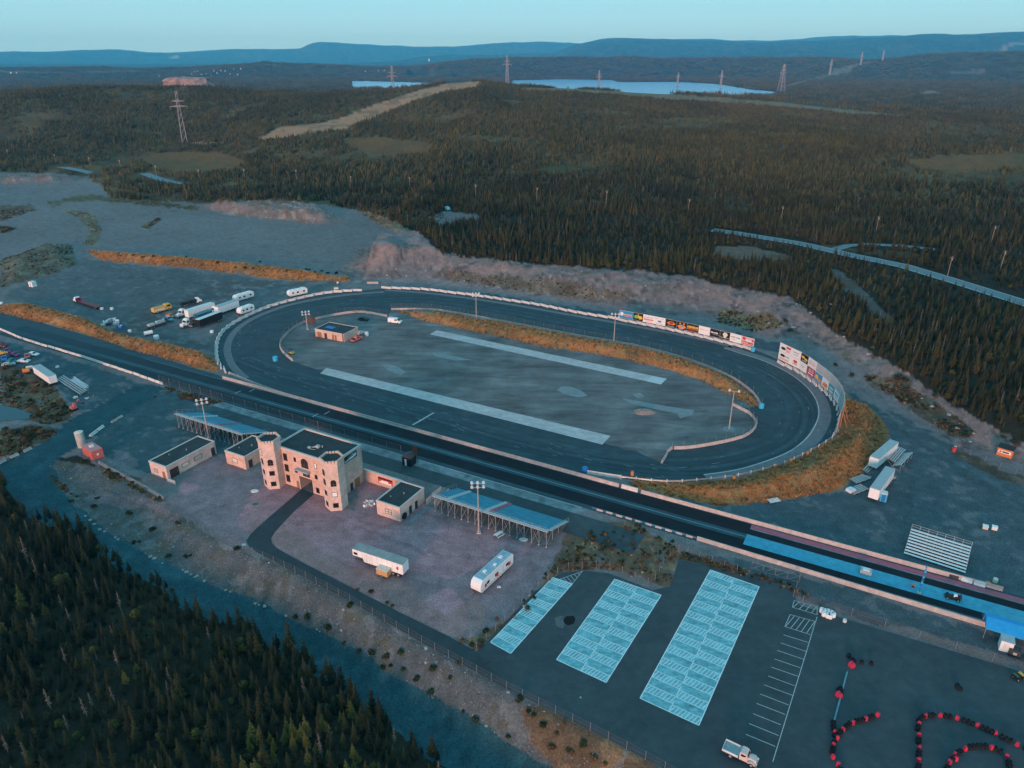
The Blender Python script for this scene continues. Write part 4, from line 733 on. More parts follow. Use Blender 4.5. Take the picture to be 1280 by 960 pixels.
# dark timing hut and its tower by the start line
hs = empty('timing_hut', ST(88.6, 16.2), TH, 'dark timing hut with white door and boxy roof sign beside the strip', 'hut')
k = MB(); k.box(-1.4, 1.4, -1.3, 1.3, 0, 2.6); k.build('wall', M_BLACK, hs); k = MB(); k.add([(-1.6, -1.5, 2.6), (1.6, -1.5, 2.6), (1.6, 1.5, 2.6), (-1.6, 1.5, 2.6), (0, -1.5, 3.3), (0, 1.5, 3.3)], [(0, 1, 4), (2, 3, 5), (0, 4, 5, 3), (1, 2, 5, 4), (0, 3, 2, 1)]); k.build('roof', M_DKSTEEL, hs); k = MB(); k.box(-.55, .05, -1.36, -1.3, .1, 2.0); k.build('door', M_WHITE2, hs)
k = MB(); k.box(.2, 2.0, 1.4, 1.7, 2.8, 5.0); k.cyl((.5, 1.55, 0), (.5, 1.55, 2.9), .08); k.cyl((1.7, 1.55, 0), (1.7, 1.55, 2.9), .08); k.build('score_board', M_BLACK, hs)

# ------------------------------------------------------------ walls, barriers and fences
def along(pts):
    cum = [0.0]
    for a, b in zip(pts[:-1], pts[1:]): cum.append(cum[-1] + (b - a).length)
    def at(d):
        for i in range(len(pts) - 1):
            if d <= cum[i + 1] or i == len(pts) - 2: f = (d - cum[i]) / max(cum[i + 1] - cum[i], 1e-6); return pts[i] + (pts[i + 1] - pts[i]) * f, (pts[i + 1] - pts[i]).normalized()
    return at, cum[-1]
_bar = {}
def barrier_mesh(L, h, w, m):
    key = (round(L, 2), h, w, m.name)
    if key not in _bar:
        k = MB(); pr = [(-w / 2, 0), (w / 2, 0), (w / 2, .12 * h / .9), (w * .2, .4 * h), (w * .17, h), (-w * .17, h), (-w * .2, .4 * h), (-w / 2, .12 * h / .9)]
        n = len(pr); vs = [(-L / 2, y, z) for y, z in pr] + [(L / 2, y, z) for y, z in pr]
        k.add(vs, [(i, (i + 1) % n, n + (i + 1) % n, n + i) for i in range(n)] + [tuple(range(n))[::-1], tuple(range(n, 2 * n))])
        me = bpy.data.meshes.new('barrier'); me.from_pydata(k.v, [], k.f); me.materials.append(m); me.update(); bm = bmesh.new(); bm.from_mesh(me); bmesh.ops.recalc_face_normals(bm, faces=bm.faces); bm.to_mesh(me); bm.free(); _bar[key] = me
    return _bar[key]
def barrier_wall(label, px, L=3.6, h=.95, w=.6, m=None, zig=0.0, gap=.06, jit=.0, name='barrier_wall', pts=None):
    pts = pts or [W(*p) for p in smooth(px, 3)]; at, T = along(pts); e = empty(name, pts[0], 0, label, 'barrier'); n = max(1, round(T / L)); LL = T / n; me = barrier_mesh(round(LL - gap + (.12 * LL if zig else 0), 2), h, w, m or M_CONC)
    for i in range(n):
        p, d = at((i + .5) * LL); share('barrier_segment', me, e, p - pts[0] + Vector((rs_.uniform(-jit, jit), rs_.uniform(-jit, jit), 0)), math.atan2(d.y, d.x) + zig + rs_.uniform(-jit, jit) * .3)
    return e
M_BWHITE = mat('white_barrier', (.66, .60, .56), .8, .14, 1.0, dirt=(.5, .44, .41), dscale=.8)
barrier_wall('staggered white concrete barrier along the back straight', [(477, 360.5), (531, 362.5), (564, 366.5), (595, 370), (635, 376), (675, 382), (722, 391.5), (773, 399.5)], 4.6, 1.0, .6, M_BWHITE, -.2)
barrier_wall('staggered white concrete barrier round the far left turn', [(452, 363.5), (420, 365.5), (390, 370), (339, 383), (302, 399), (282, 412), (273, 424), (270.5, 440), (273.5, 455), (284, 466)], 4.6, 1.0, .6, M_BWHITE, -.2)
barrier_wall('low pale barrier from the left turn to the strip wall', [(286, 467), (323, 482), (370, 498), (428, 514)], 5.0, .8, .5, M_CONC)
barrier_wall('long pinkish concrete wall between the oval and the drag strip', None, 6.1, 1.0, .55, M_CONC, 0, .03, 0, 'strip_wall', [ST(-1, -.1), ST(142.5, .3)])
barrier_wall('short white wall piece in the gap of the strip wall', None, 4.4, 1.1, .6, M_BWHITE, 0, .05, 0, 'strip_wall', [ST(143.2, .3), ST(147.6, .3)])
barrier_wall('pale pink wall running to the start end of the strip', None, 6.1, 1.0, .55, M_CONC, 0, .03, 0, 'strip_wall', [ST(148.4, .3), ST(226, .1)])
barrier_wall('near pinkish concrete wall beside the blue painted strip', None, 6.1, .95, .7, M_CONC, 0, .03, 0, 'strip_wall', [ST(166, 12.75), ST(222.5, 13.6)])
barrier_wall('row of low white blocks along the near edge of the strip', None, 2.4, .45, .4, M_CONC, 0, .9, .08, 'edge_blocks', [ST(141, 12.5), ST(165.5, 12.6)])
barrier_wall('broken line of white barriers beside the strip at far left', [(-30, 402), (0, 412), (34, 426), (101, 446), (168, 468), (204, 481)], 4.2, .85, .5, M_BWHITE, 0, .35, .12)
barrier_wall('pale wall along the grassy bank inside the back straight', [(489, 387.5), (538, 387.8), (581, 394), (655, 407.5), (722, 420.5), (790, 432), (840, 444.5), (877, 456.5), (915, 473.5), (940, 491.5), (951.5, 507.5)], 4.0, .9, .5, M_CONC, 0, .02)
barrier_wall('curved pale pit wall behind the infield building', [(366, 451.5), (355, 442), (350, 432), (356, 420.5), (373, 407), (396, 399), (430, 392.5), (453, 391), (484, 396)], 3.6, .95, .5, M_CONC, 0, .02)
barrier_wall('hooked pale wall round the right end of the infield', [(827, 579), (832, 571), (838, 562.5), (858, 561), (880, 558), (915, 551), (936, 543), (945, 531), (938, 519), (916, 507)], 3.2, .95, .5, M_CONC, 0, .02)
barrier_wall('short row of pinkish barriers at the right turn exit', [(733, 591.5), (755, 595), (776, 598)], 3.6, .95, .5, M_BWHITE, 0, .05)
barrier_wall('single pale barrier lying by the back straight entrance', [(459, 354.5), (473, 354.5)], 7, .9, .6, M_CONC)
barrier_wall('low white barriers on the gravel beside the grey tank', [(112, 546), (130, 533)], 3.3, .6, 1.0, M_BWHITE, 0, .3, .1); barrier_wall('two low barriers at the edge of the gravel yard', [(138, 529), (154, 520)], 3.3, .5, .7, M_CONC, 0, .5, .1)
barrier_wall('scattered low barriers beside the lower left road', [(-6, 582), (10, 574), (24, 568), (42, 559)], 3.4, .6, .8, M_CONC, 0, 1.4, .3)
barrier_wall('white blocks placed along the start end wall', [(1200, 724.5), (1232, 734)], 3.0, .9, .8, M_WHITE, 0, .3); barrier_wall('rusty pipe section on the start end wall', [(1186, 721), (1198, 724.5)], 3.5, .7, .7, M_DKSTEEL)
barrier_wall('pale steel beam lying on the kart lot', [(1060.5, 841), (1052, 866), (1043, 902)], 9, .35, .3, mat('pale_beam', (.12, .28, .33), .6, .15, 1), 0, .02)

_fm = {}
def fence_panel_mesh(h, m):
    if h not in _fm:
        k = MB(); n = 10
        for i in range(n + 1):
            for a, b in (((i / n, 0), (min(1, i / n + .4), h * min(1, (1 - i / n) / .4))), ((i / n, 0), (max(0, i / n - .4), h * min(1, (i / n) / .4)))):
                w = .0035; k.add([(a[0] - w, 0, a[1]), (a[0] + w, 0, a[1]), (b[0] + w, 0, b[1]), (b[0] - w, 0, b[1])], [(0, 1, 2, 3)])
        for z in (.05, h * .5, h - .02): k.box(0, 1, -.012, .012, z - .012, z + .012)
        me = bpy.data.meshes.new('mesh_panel'); me.from_pydata(k.v, [], k.f); me.materials.append(m); me.update(); _fm[h] = me
    return _fm[h]
M_WIRE = mat('fence_wire', (.13, .14, .14), .5, .1, 3, metal=.3); M_POST = mat('fence_post', (.24, .24, .235), .5, .12, 3, metal=.3)
def mesh_fence(label, px, sp=3.0, h=2.0, post_r=.05, m=None, ground_=True, pts=None, name='wire_fence', drape_=False):
    pts = pts or ([G(*p) for p in px] if drape_ else [W(*p) for p in px]); at, T = along(pts); e = empty(name, pts[0], 0, label, 'fence'); n = max(1, round(T / sp)); pm = MB(); pm.cyl((0, 0, -.1), (0, 0, h + .05), post_r, 6); me = None; prev = None
    for i in range(n + 1):
        p, d = at(min(T, i * T / n))
        if drape_: p = Vector((p.x, p.y, height1(p.x, p.y)))
        if me is None: me = pm.build('post', M_POST, e); me.location = p - pts[0]
        else: share('post', me, e, p - pts[0])
        if prev is not None:
            q = p - prev; o = share('mesh_panel', fence_panel_mesh(h, m or M_WIRE), e, prev - pts[0], 0, (q.length, 1, 1)); o.rotation_euler = (0, -math.atan2(q.z, math.hypot(q.x, q.y)), math.atan2(q.y, q.x))
        prev = p
    return e
mesh_fence('chain link fence on the gravel bank above the service road', [(196, 643), (232, 652), (270, 675), (310, 690), (360, 712), (430, 748), (520, 800), (635, 863), (750, 920), (826, 960), (880, 992)], 3.2, 1.9)
mesh_fence('rusty wire fence between gravel yard and painted bays', [(596, 813), (620, 788), (640, 768), (668, 738), (704, 712), (760, 709), (815, 733), (832, 700), (848, 690)], 3.0, 1.8, .05, mat('rusty_wire', (.14, .10, .08), .7, .2, 3))
mesh_fence('wire fence along the brown verge above the largest bay', [(845, 686), (880, 700), (921, 715)], 3.0, 1.8)
mesh_fence('wire fence corner behind the hatched bays', [(999, 724), (990, 750), (1024, 757)], 3.0, 1.8); mesh_fence('long wire fence between the kart lot and the strip', [(1024, 757), (1112, 785), (1196, 812), (1285, 840), (1340, 858)], 5.8, 1.8)
mesh_fence('catch fence on the pit wall behind the infield building', [(366, 451), (355, 442), (350, 432), (356, 420.5), (373, 407), (396, 398.5), (430, 392), (453, 390.5), (484, 395.5)], 4.0, 2.6, .05)
mesh_fence('catch fence along the grassy bank inside the back straight', [(489, 386.5), (538, 387), (581, 393), (655, 406.5), (722, 419.5), (790, 431), (840, 443.5), (877, 455.5), (915, 472.5), (940, 490.5), (952, 507)], 4.5, 2.6, .05)
mesh_fence('catch fence on the hooked wall at the right end', [(840, 561.5), (880, 557), (915, 550), (936, 542), (946, 530), (938, 518), (916, 506)], 3.5, 2.2, .05)
mesh_fence('tall catch fence beside the strip left of the castle', None, 5.0, 3.2, .05, None, True, [ST(-16, 13.1), ST(14, 13.2), ST(84, 13.6)])
mesh_fence('chain link fence before the concrete wall near the yard wall', [(1193, 563), (1222, 572), (1260, 588), (1290, 600)], 4.0, 1.5)
# steel gates lying painted white beside the near wall
gp = [W(939, 710.5), W(999, 729)]; d_ = (gp[1] - gp[0]); gt = empty('steel_gate', gp[0], math.atan2(d_.y, d_.x), 'white steel frame gate between strip wall and painted bays', 'gate')
for i in range(4):
    k = MB(); x0 = d_.length * i / 4 + .06; x1 = d_.length * (i + 1) / 4 - .06
    for a, b in (((x0, .15), (x1, .15)), ((x0, 1.8), (x1, 1.8)), ((x0, .15), (x0, 1.8)), ((x1, .15), (x1, 1.8)), ((x0, .15), (x1, 1.8))): k.cyl((a[0], 0, a[1]), (b[0], 0, b[1]), .03, 4)
    k.build('gate_frame', M_POST, gt)
# guard rail round the right turn
gr = [W(*p) for p in smooth([(776, 599), (790, 600.5), (823, 604), (850, 604.5), (884, 601.5), (917, 597.5), (951, 590), (980, 581), (1001, 571.5), (1025, 559), (1040, 549)], 3)]
at_, T_ = along(gr); ge_ = empty('guard_rail', gr[0], 0, 'steel guard rail with white posts around the right turn', 'guard rail'); n_ = round(T_ / 4); pm = MB(); pm.box(-.12, .12, -.12, .12, -.1, 1.25); p0 = None; rl = MB()
for i in range(n_ + 1):
    p, d = at_(min(T_ - .01, i * T_ / n_)); q = p - gr[0]
    if p0 is None: p0 = pm.build('post', M_BWHITE, ge_); p0.location = q
    else:
        share('post', p0, ge_, q, math.atan2(d.y, d.x)); k = MB(); v = q - lastq; nn = Vector((-v.y, v.x, 0)).normalized() * .15; k.add([lastq + nn + Vector((0, 0, .45)), q + nn + Vector((0, 0, .45)), q + nn * 1.5 + Vector((0, 0, .7)), lastq + nn * 1.5 + Vector((0, 0, .7)), lastq + nn + Vector((0, 0, .95)), q + nn + Vector((0, 0, .95))], [(0, 1, 2, 3), (3, 2, 5, 4)]); k.build('rail', M_STEEL, ge_, False)
    lastq = q
# ------------------------------------------------------------ vehicles and trailers
def wheel(parent, x, y, r=.5, w=.28):
    k = MB(); k.cyl((x, y - w / 2, r), (x, y + w / 2, r), r, 12); o = k.build('wheel', M_TYRE, parent)
    k = MB(); k.cyl((x, y - w / 2 - .012, r), (x, y + w / 2 + .012, r), r * .52, 8); k.build('rim', M_STEEL, o); return o
def place3(a, b, c, z):   # long edge a-b and corner c beyond b, all at height z: centre, turn, length, width
    A, B, C_ = Vector(P(*a, z)), Vector(P(*b, z)), Vector(P(*c, z)); d = (B - A); L = d.length; d.normalize(); n = Vector((-d.y, d.x)); wd_ = (C_ - B).dot(n); ctr = (A + B) / 2 + n * wd_ / 2
    return Vector((ctr.x, ctr.y, 0)), math.atan2(d.y, d.x), L, abs(wd_)
def box_trailer(label, a, b, c, h, body=None, roof=None, group='box trailers around the raceway', floor=1.05, nose=0.0, skirt=None, W_=None, cat='trailer', doors=True, stripe=None):
    ctr, rot, L, w = place3(a, b, c, h); w = W_ or min(max(w, 2.3), 2.7); e = empty('box_trailer', ctr, rot, label, cat, group); x = L / 2; y = w / 2; bm_ = body or M_WHITE
    k = MB(); k.box(-x, x, -y, y, floor + (.0), h - .06) if not nose else k.side([(-x, floor + nose), (-x + 2.6, floor + nose), (-x + 2.9, floor), (x, floor), (x, h - .06), (-x, h - .06)], -y, y)
    k.build('body', bm_, e)
    k = MB(); k.side([(-x - .04, h - .1), (x + .04, h - .1), (x - .02, h), (-x + .02, h)], -y - .04, y + .04); ro = k.build('roof', roof or M_GREYP, e)
    m = MB()
    n = int(L / 1.25)
    for i in range(1, n): xx = -x + L * i / n; m.box(xx - .03, xx + .03, -y + .02, y - .02, h, h + .025)
    m.build('roof_bow', M_STEEL, ro)
    k = MB()
    for i in range(1, n): xx = -x + L * i / n; k.box(xx - .025, xx + .025, -y - .018, -y, floor + (nose if xx < -x + 3 else .05), h - .12); k.box(xx - .025, xx + .025, y, y + .018, floor + (nose if xx < -x + 3 else .05), h - .12)
    k.build('side_rib', M_GREYP if bm_ != M_BLACK else M_DKSTEEL, e)
    for sx in (-1, 1):
        if doors:
            for s_ in (-1, 1): d = MB(); d.box(sx * x, sx * (x + .05), min(s_ * .03, s_ * (y - .08)), max(s_ * .03, s_ * (y - .08)), floor + .08, h - .2) if sx > 0 else None; (d.build('rear_door', bm_, e) if sx > 0 else None)
    k = MB(); k.box(-x + .2, x - .1, -y + .35, -y + .5, .7, floor); k.box(-x + .2, x - .1, y - .5, y - .35, .7, floor); k.build('chassis_rail', skirt or M_DKSTEEL, e)
    for xx in (x - 1.2, x - 2.45):
        for s_ in (-1, 1): wheel(e, xx, s_ * (y - .2), .5, .45)
    if not nose:
        for s_ in (-1, 1): k = MB(); k.box(-x + 2.2, -x + 2.4, s_ * (y - .5) - .08, s_ * (y - .5) + .08, 0, floor); k.box(-x + 2.1, -x + 2.5, s_ * (y - .5) - .15, s_ * (y - .5) + .15, 0, .06); k.build('landing_leg', M_DKSTEEL, e)
    if stripe: k = MB(); k.box(-x + .05, x - .05, -y - .03, -y - .019, floor + .05, floor + .45); k.build('side_stripe', stripe, e)
    return e, x, y
e, x, y = box_trailer('long white gooseneck race trailer parked in front of the ticket building', ZK([(82, 580)])[0], ZK([(332, 662)])[0], ZK([(360, 634)])[0], 3.7, M_WHITE2, mat('trailer_roof_grey', (.30, .30, .29), .6, .15, 1, dirt=(.22, .22, .22)), nose=.9)
d = MB(); d.box(-x + 4.2, -x + 5.2, -y - .04, -y - .018, 1.1, 3.0); d.build('side_door', M_WHITE, e); d = MB(); d.box(-x + 2.9, -x + 3.9, -y - .04, -y - .018, 1.1, 3.0); d.build('side_door', M_WHITE, e); d = MB(); d.box(-x + .3, -x + 1.3, -y - .03, -y - .01, 2.3, 2.9); d.build('window', M_GLASS, e); d = MB(); d.box(x - 1.5, x - 1.0, -y - .04, -y - .018, 2.0, 2.7); d.build('red_badge', M_RED, e)
box_trailer('white semi trailer nearer the oval turn on the right gravel', (1098, 573.8), (1123, 552.3), (1114, 548.6), 3.9, M_WHITE2, mat('trailer_roof_pale', (.34, .40, .42), .6, .12, 1), skirt=M_ORANGE, stripe=None, group='two semi trailers beside the stacked bleachers')
box_trailer('white semi trailer with blue bin at its end on the right gravel', (1099.3, 612.8), (1118.5, 585.8), (1108.5, 582), 3.9, M_WHITE2, MATS['trailer_roof_pale'], group='two semi trailers beside the stacked bleachers')
ZV = zoom(160, 340, .140625); V1 = lambda a, b: ZV([(a, b)])[0]
box_trailer('long white trailer with rounded roof at the back of the trailer row', V1(545, 350), V1(782, 278), V1(752, 252), 4.0, M_WHITE2, M_WHITE, group='trailers parked beside the left turn')
box_trailer('tall white trailer with bare white side at the far end of the row', V1(800, 312), V1(985, 250), V1(958, 235), 4.0, M_WHITE2, MATS['trailer_roof_pale'], group='trailers parked beside the left turn')
box_trailer('black sided trailer with pale roof nearest the oval', V1(632, 425), V1(832, 350), V1(806, 340), 3.9, M_BLACK, M_WHITE, group='trailers parked beside the left turn')
box_trailer('low dark teal trailer wedged between the white and black trailers', V1(615, 385), V1(745, 338), V1(735, 320), 2.6, M_TEALP, M_TEALP, group='trailers parked beside the left turn')
ZW = zoom(0, 425, .1015625); W1 = lambda a, b: ZW([(a, b)])[0]
box_trailer('white box trailer with grey end beside the junkyard scrub', W1(395, 320), W1(587, 452), W1(660, 405), 3.7, M_WHITE2, MATS['trailer_roof_pale'], group='trailers at the far left')
def tractor(label, p, rot, body, group='truck tractors', long_=True):
    e = empty('truck_tractor', W(*p), rot, label, 'truck', group)
    k = MB(); k.side([(-1.0, .9), (.6, .9), (.7, 1.8), (.45, 2.9), (-.2, 3.3), (-1.0, 3.4)], -1.15, 1.15, 0, .12, 2.0); k.build('cab', body, e); k = MB(); k.side([(.6, .8), (2.3, .8), (2.35, 1.6), (.68, 1.95)], -.85, .85); k.build('hood', body, e)
    k = MB(); k.add([(.72, -.95, 1.9), (.72, .95, 1.9), (.49, .9, 2.75), (.49, -.9, 2.75)], [(0, 1, 2, 3)]); k.build('windscreen', M_VANG, e, False); k = MB(); k.box(-.7, .3, -1.17, -1.145, 1.9, 2.6); k.build('side_window', M_VANG, e); k = MB(); k.box(-.7, .3, 1.145, 1.17, 1.9, 2.6); k.build('side_window', M_VANG, e)
    k = MB(); k.box(-4.6, 1.9, -.45, .45, .65, .95); k.build('chassis', M_DKSTEEL, e); k = MB(); k.cyl((-1.15, 1.0, .9), (-1.15, 1.0, 3.7), .1); k.build('exhaust_stack', M_STEEL, e); k = MB(); k.box(-.9, .2, -1.2, -.85, .45, .95); k.build('fuel_tank', M_STEEL, e); k = MB(); k.box(2.3, 2.5, -1.1, 1.1, .45, .85); k.build('bumper', M_STEEL, e)
    for xx in (1.5, -3.1, -4.2):
        for s_ in (-1, 1): wheel(e, xx, s_ * .98, .52, .36)
    return e
dd = (W(*V1(632, 470)) - W(*V1(830, 395))); rr = math.atan2(dd.y, dd.x)
tractor('white tractor unit in front of the black sided trailer', V1(520, 485), rr, M_WHITE2); tractor('pale tractor unit at the left end of the long white trailer', V1(480, 398), rr, M_WHITE); tractor('small white tractor tucked against the tall white trailer', V1(775, 372), rr, M_WHITE2); tractor('dark tractor with exposed engine and wheels beside the white tractor', V1(600, 478), rr, M_DKSTEEL)
def camper(label, a, b, c, h, L_=None, group='white campers beside the left turn', slide=True):
    ctr, rot, L, w = place3(a, b, c, h); w = min(max(w, 2.2), 2.6); e = empty('camper_trailer', ctr, rot, label, 'camper', group); x = L / 2; y = w / 2
    k = MB(); k.side([(-x + .5, .55), (x - .3, .55), (x, .8), (x, h - .35), (x - .3, h), (-x + .9, h), (-x + .25, h - .5), (-x, h * .55), (-x + .1, .9)], -y, y, 0, .06, h - .2); k.build('body', M_WHITE2, e)
    k = MB()
    for i in range(1, 4): k.box(-x + L * i / 4 - .05, -x + L * i / 4 + .05, -y + .1, y - .1, h, h + .03)
    k.build('roof_seam', M_WHITE, e)
    for xx, yy, s_ in ((-x * .4, .2, .35), (x * .1, -.3, .3), (x * .55, .2, .4)): k = MB(); k.box(xx - s_, xx + s_, yy - s_, yy + s_, h, h + .25); k.build('roof_vent', M_WHITE2, e)
    for xx, ww in ((-x * .55, .8), (-x * .05, 1.0), (x * .62, .9)):
        for s_ in (-1, 1): k = MB(); k.box(xx - ww / 2, xx + ww / 2, min(s_ * y, s_ * (y + .03)), max(s_ * y, s_ * (y + .03)), 1.5, 2.2); k.build('window', M_GLASS, e)
    k = MB(); k.box(x * .25, x * .25 + .7, -y - .03, -y, .7, 2.4); k.build('side_door', M_WHITE, e); k = MB(); k.box(x, x + .03, -.6, .6, 1.4, 2.1); k.build('rear_window', M_GLASS, e); k = MB(); k.box(-x + .5, x - .3, -y - .025, -y, .85, 1.05); k.box(-x + .5, x - .3, y, y + .025, .85, 1.05); k.build('side_stripe', M_GREYP, e)
    k = MB(); k.cyl((-x + .2, 0, .5), (-x - 1.1, 0, .5), .06, 5); k.build('tow_bar', M_DKSTEEL, e)
    for xx in (x * .1, x * .1 + .8):
        for s_ in (-1, 1): wheel(e, xx, s_ * (y - .15), .34, .24)
    return e, x, y, h
e, x, y, h = camper('long white camper with grey roof parked below the right grandstand', ZK([(722, 757)])[0], ZK([(886, 606)])[0], ZK([(840, 583)])[0], 3.3, group=None)
k = MB(); k.side([(-x + 1.1, h + .003), (x - .4, h + .003), (x - .4, h + .02), (-x + 1.1, h + .02)], -y + .15, y - .15); k.build('roof_panel', mat('camper_roof', (.30, .40, .46), .6, .15, 1), e)
for xx in (-x * .7, 0, x * .75): k = MB(); k.box(xx - .35, xx + .35, -y - .05, -y - .03, 1.2, 2.0); k.build('red_patch', M_RED, e)
camper('white camper beyond the tall trailer, farthest from the oval', V1(960, 218), V1(1122, 172), V1(1095, 155), 3.0); camper('white camper closest to the staggered barrier of the left turn', V1(1003, 330), V1(1124, 288), V1(1095, 270), 3.0); camper('white camper standing alone above the left turn barrier', (362, 365), (385, 360.2), (383.4, 356.8), 3.0)
def car(name, label, p, rot, body, cat, group=None, L=4.4, w=1.8, kind='car', cargo=None):
    e = empty(name, W(*p) if isinstance(p, tuple) else p, rot, label, cat, group); x = L / 2; y = w / 2
    pr = {'car': [(-x, .35), (x, .35), (x + .02, .75), (x * .45, .92), (x * .15, 1.38), (-x * .45, 1.42), (-x * .8, .98), (-x, .9)], 'van': [(-x, .35), (x, .35), (x, .95), (x * .72, 1.15), (x * .42, 1.95), (x * .2, 2.1), (-x, 2.1)], 'pickup': [(-x, .45), (x, .45), (x, 1.0), (x * .45, 1.12), (x * .18, 1.75), (-x * .22, 1.75), (-x * .28, 1.1), (-x, 1.1)]}[kind]
    k = MB(); k.side(pr, -y, y, 0, .16, 1.0); k.build('body', body, e); ht = {'car': (.98, 1.3), 'van': (1.25, 1.85), 'pickup': (1.15, 1.62)}[kind]; x0, x1 = {'car': (-x * .55, x * .22), 'van': (x * .05, x * .45), 'pickup': (-x * .18, x * .2)}[kind]
    for s_ in (-1, 1): k = MB(); k.box(x0, x1, min(s_ * (y - .14), s_ * (y - .17 + .07)), max(s_ * (y - .14), s_ * (y - .17 + .07)), *ht); k.build('side_window', M_VANG, e)
    f = {'car': ((x * .45 + .02, .95), (x * .17 + .02, 1.36)), 'van': ((x * .72 + .02, 1.2), (x * .44 + .02, 1.9)), 'pickup': ((x * .45 + .02, 1.15), (x * .2 + .02, 1.7))}[kind]
    k = MB(); k.add([(f[0][0], -y * .78, f[0][1]), (f[0][0], y * .78, f[0][1]), (f[1][0], y * .72, f[1][1]), (f[1][0], -y * .72, f[1][1])], [(0, 1, 2, 3)]); k.build('windscreen', M_VANG, e, False)
    for xx in (x * .62, -x * .6):
        for s_ in (-1, 1): wheel(e, xx, s_ * (y - .1), .34, .24)
    if kind == 'pickup': k = MB(); k.box(-x + .1, -x * .32, -y + .15, y - .15, 1.101, 1.11); k.build('load_bed', M_BLACK, e)
    return e
ang = lambda a, b: math.atan2((W(*b) - W(*a)).y, (W(*b) - W(*a)).x)
# yellow fire truck
fa, fb = V1(225, 372), V1(380, 330); L = (W(*fb) - W(*fa)).length; e = empty('fire_truck', (W(*fa) + W(*fb)) / 2, ang(fa, fb), 'yellow fire truck parked on the gravel left of the trailers', 'fire truck'); x = L / 2
k = MB(); k.side([(-x, .7), (x - 2.6, .7), (x - 2.6, 2.5), (-x, 2.4)], -1.2, 1.2); k.build('body', M_YEL, e); k = MB(); k.side([(x - 2.5, .7), (x, .7), (x, 1.7), (x - .35, 2.9), (x - 2.5, 2.95)], -1.15, 1.15, 0, .1, 2); k.build('cab', M_YEL, e); k = MB(); k.add([(x + .02, -1, 1.75), (x + .02, 1, 1.75), (x - .3, .95, 2.75), (x - .3, -.95, 2.75)], [(0, 1, 2, 3)]); k.build('windscreen', M_VANG, e, False)
for s_ in (-1, 1): k = MB(); k.box(x - 1.9, x - .5, min(s_ * 1.13, s_ * 1.17), max(s_ * 1.13, s_ * 1.17), 1.8, 2.6); k.build('side_window', M_VANG, e); k = MB(); k.box(-x + .3, x - 3, min(s_ * 1.2, s_ * 1.23), max(s_ * 1.2, s_ * 1.23), .95, 1.9); k.build('locker', M_CREAM, e)
k = MB(); k.box(-x + .4, x - 3.2, -.9, .9, 2.41, 2.6); k.build('hose_bed', M_TAN, e)
for xx in (x - 1.3, -x + 1.6):
    for s_ in (-1, 1): wheel(e, xx, s_ * 1.05, .55, .35)
# flatbeds
def flatbed(label, a, b, deck, cab=None, dl=0, group='flatbed trucks and trailers', w=2.4, cargo=None):
    L = (W(*b) - W(*a)).length; e = empty('flatbed_truck' if cab else 'flatbed_trailer', (W(*a) + W(*b)) / 2, ang(a, b), label, 'truck' if cab else 'trailer', group); x = L / 2; xc = x - (2.4 if cab else 0)
    k = MB(); k.box(-x, xc, -w / 2, w / 2, .95, 1.2); k.build('deck', deck, e); k = MB(); k.box(-x, x, -.4, .4, .6, .94); k.build('chassis', M_DKSTEEL, e); k = MB(); k.box(xc - .12, xc, -w / 2, w / 2, 1.2, 2.2); k.build('headboard', deck, e)
    if cab: k = MB(); k.side([(xc + .1, .6), (x, .6), (x, 1.4), (x - .7, 1.55), (x - 1.0, 2.5), (xc + .2, 2.55)], -1.05, 1.05, 0, .12, 1.6); k.build('cab', cab, e); k = MB(); k.add([(x - .68, -.85, 1.62), (x - .68, .85, 1.62), (x - .95, .8, 2.4), (x - .95, -.8, 2.4)], [(0, 1, 2, 3)]); k.build('windscreen', M_VANG, e, False)
    for xx in ((x - .9, -x + 1.2, -x + 2.3) if cab else (-x + 1.2, -x + 2.4)):
        for s_ in (-1, 1): wheel(e, xx, s_ * (w / 2 - .2), .48, .3)
    if cargo: k = MB(); k.box(-x + .6, -x + 3.2, -.9, .9, 1.2, 1.9); k.side([(-x + 3.6, 1.2), (xc - 1.0, 1.2), (xc - 1.4, 2.0), (-x + 4.4, 2.2)], -.8, .8); k.build('load', cargo, e)
    return e
flatbed('dark red flatbed with a white cab standing alone on the upper gravel', (125, 386.5), (95, 377), M_MAROON, M_WHITE2); flatbed('black truck with white cab behind the long white trailer', V1(470, 308), V1(652, 268), M_BLACK, M_WHITE2, cargo=M_BLACK); flatbed('long dark flatbed trailer with grey load beside the small white tank', V1(175, 512), V1(350, 455), M_DKSTEEL, None, cargo=M_GREYP)
car('wrecked_car', 'rusty orange car beside the yellow fire truck', V1(380, 402), ang(V1(335, 390), V1(430, 415)), M_ORANGE, 'car', None, 4.6); car('small_boat_trailer', 'bright cyan and white pickup in front of the orange car', V1(360, 434), ang(V1(320, 425), V1(410, 442)), M_CYAN, 'pickup', None, 4.6, 1.8, 'pickup')
bpy.data.objects['small_boat_trailer'].name = 'pickup_truck'
k = empty('water_tank', W(*V1(185, 560)), ang(V1(145, 565), V1(222, 548)), 'small white tank lying at the end of the dark flatbed', 'tank'); m = MB(); m.cyl((-1.5, 0, .95), (1.5, 0, .95), .8, 12); m.build('tank_body', M_WHITE2, k)
for xx in (-1, 1): m = MB(); m.box(xx - .15, xx + .15, -.6, .6, 0, .3); m.build('cradle', M_DKSTEEL, k)
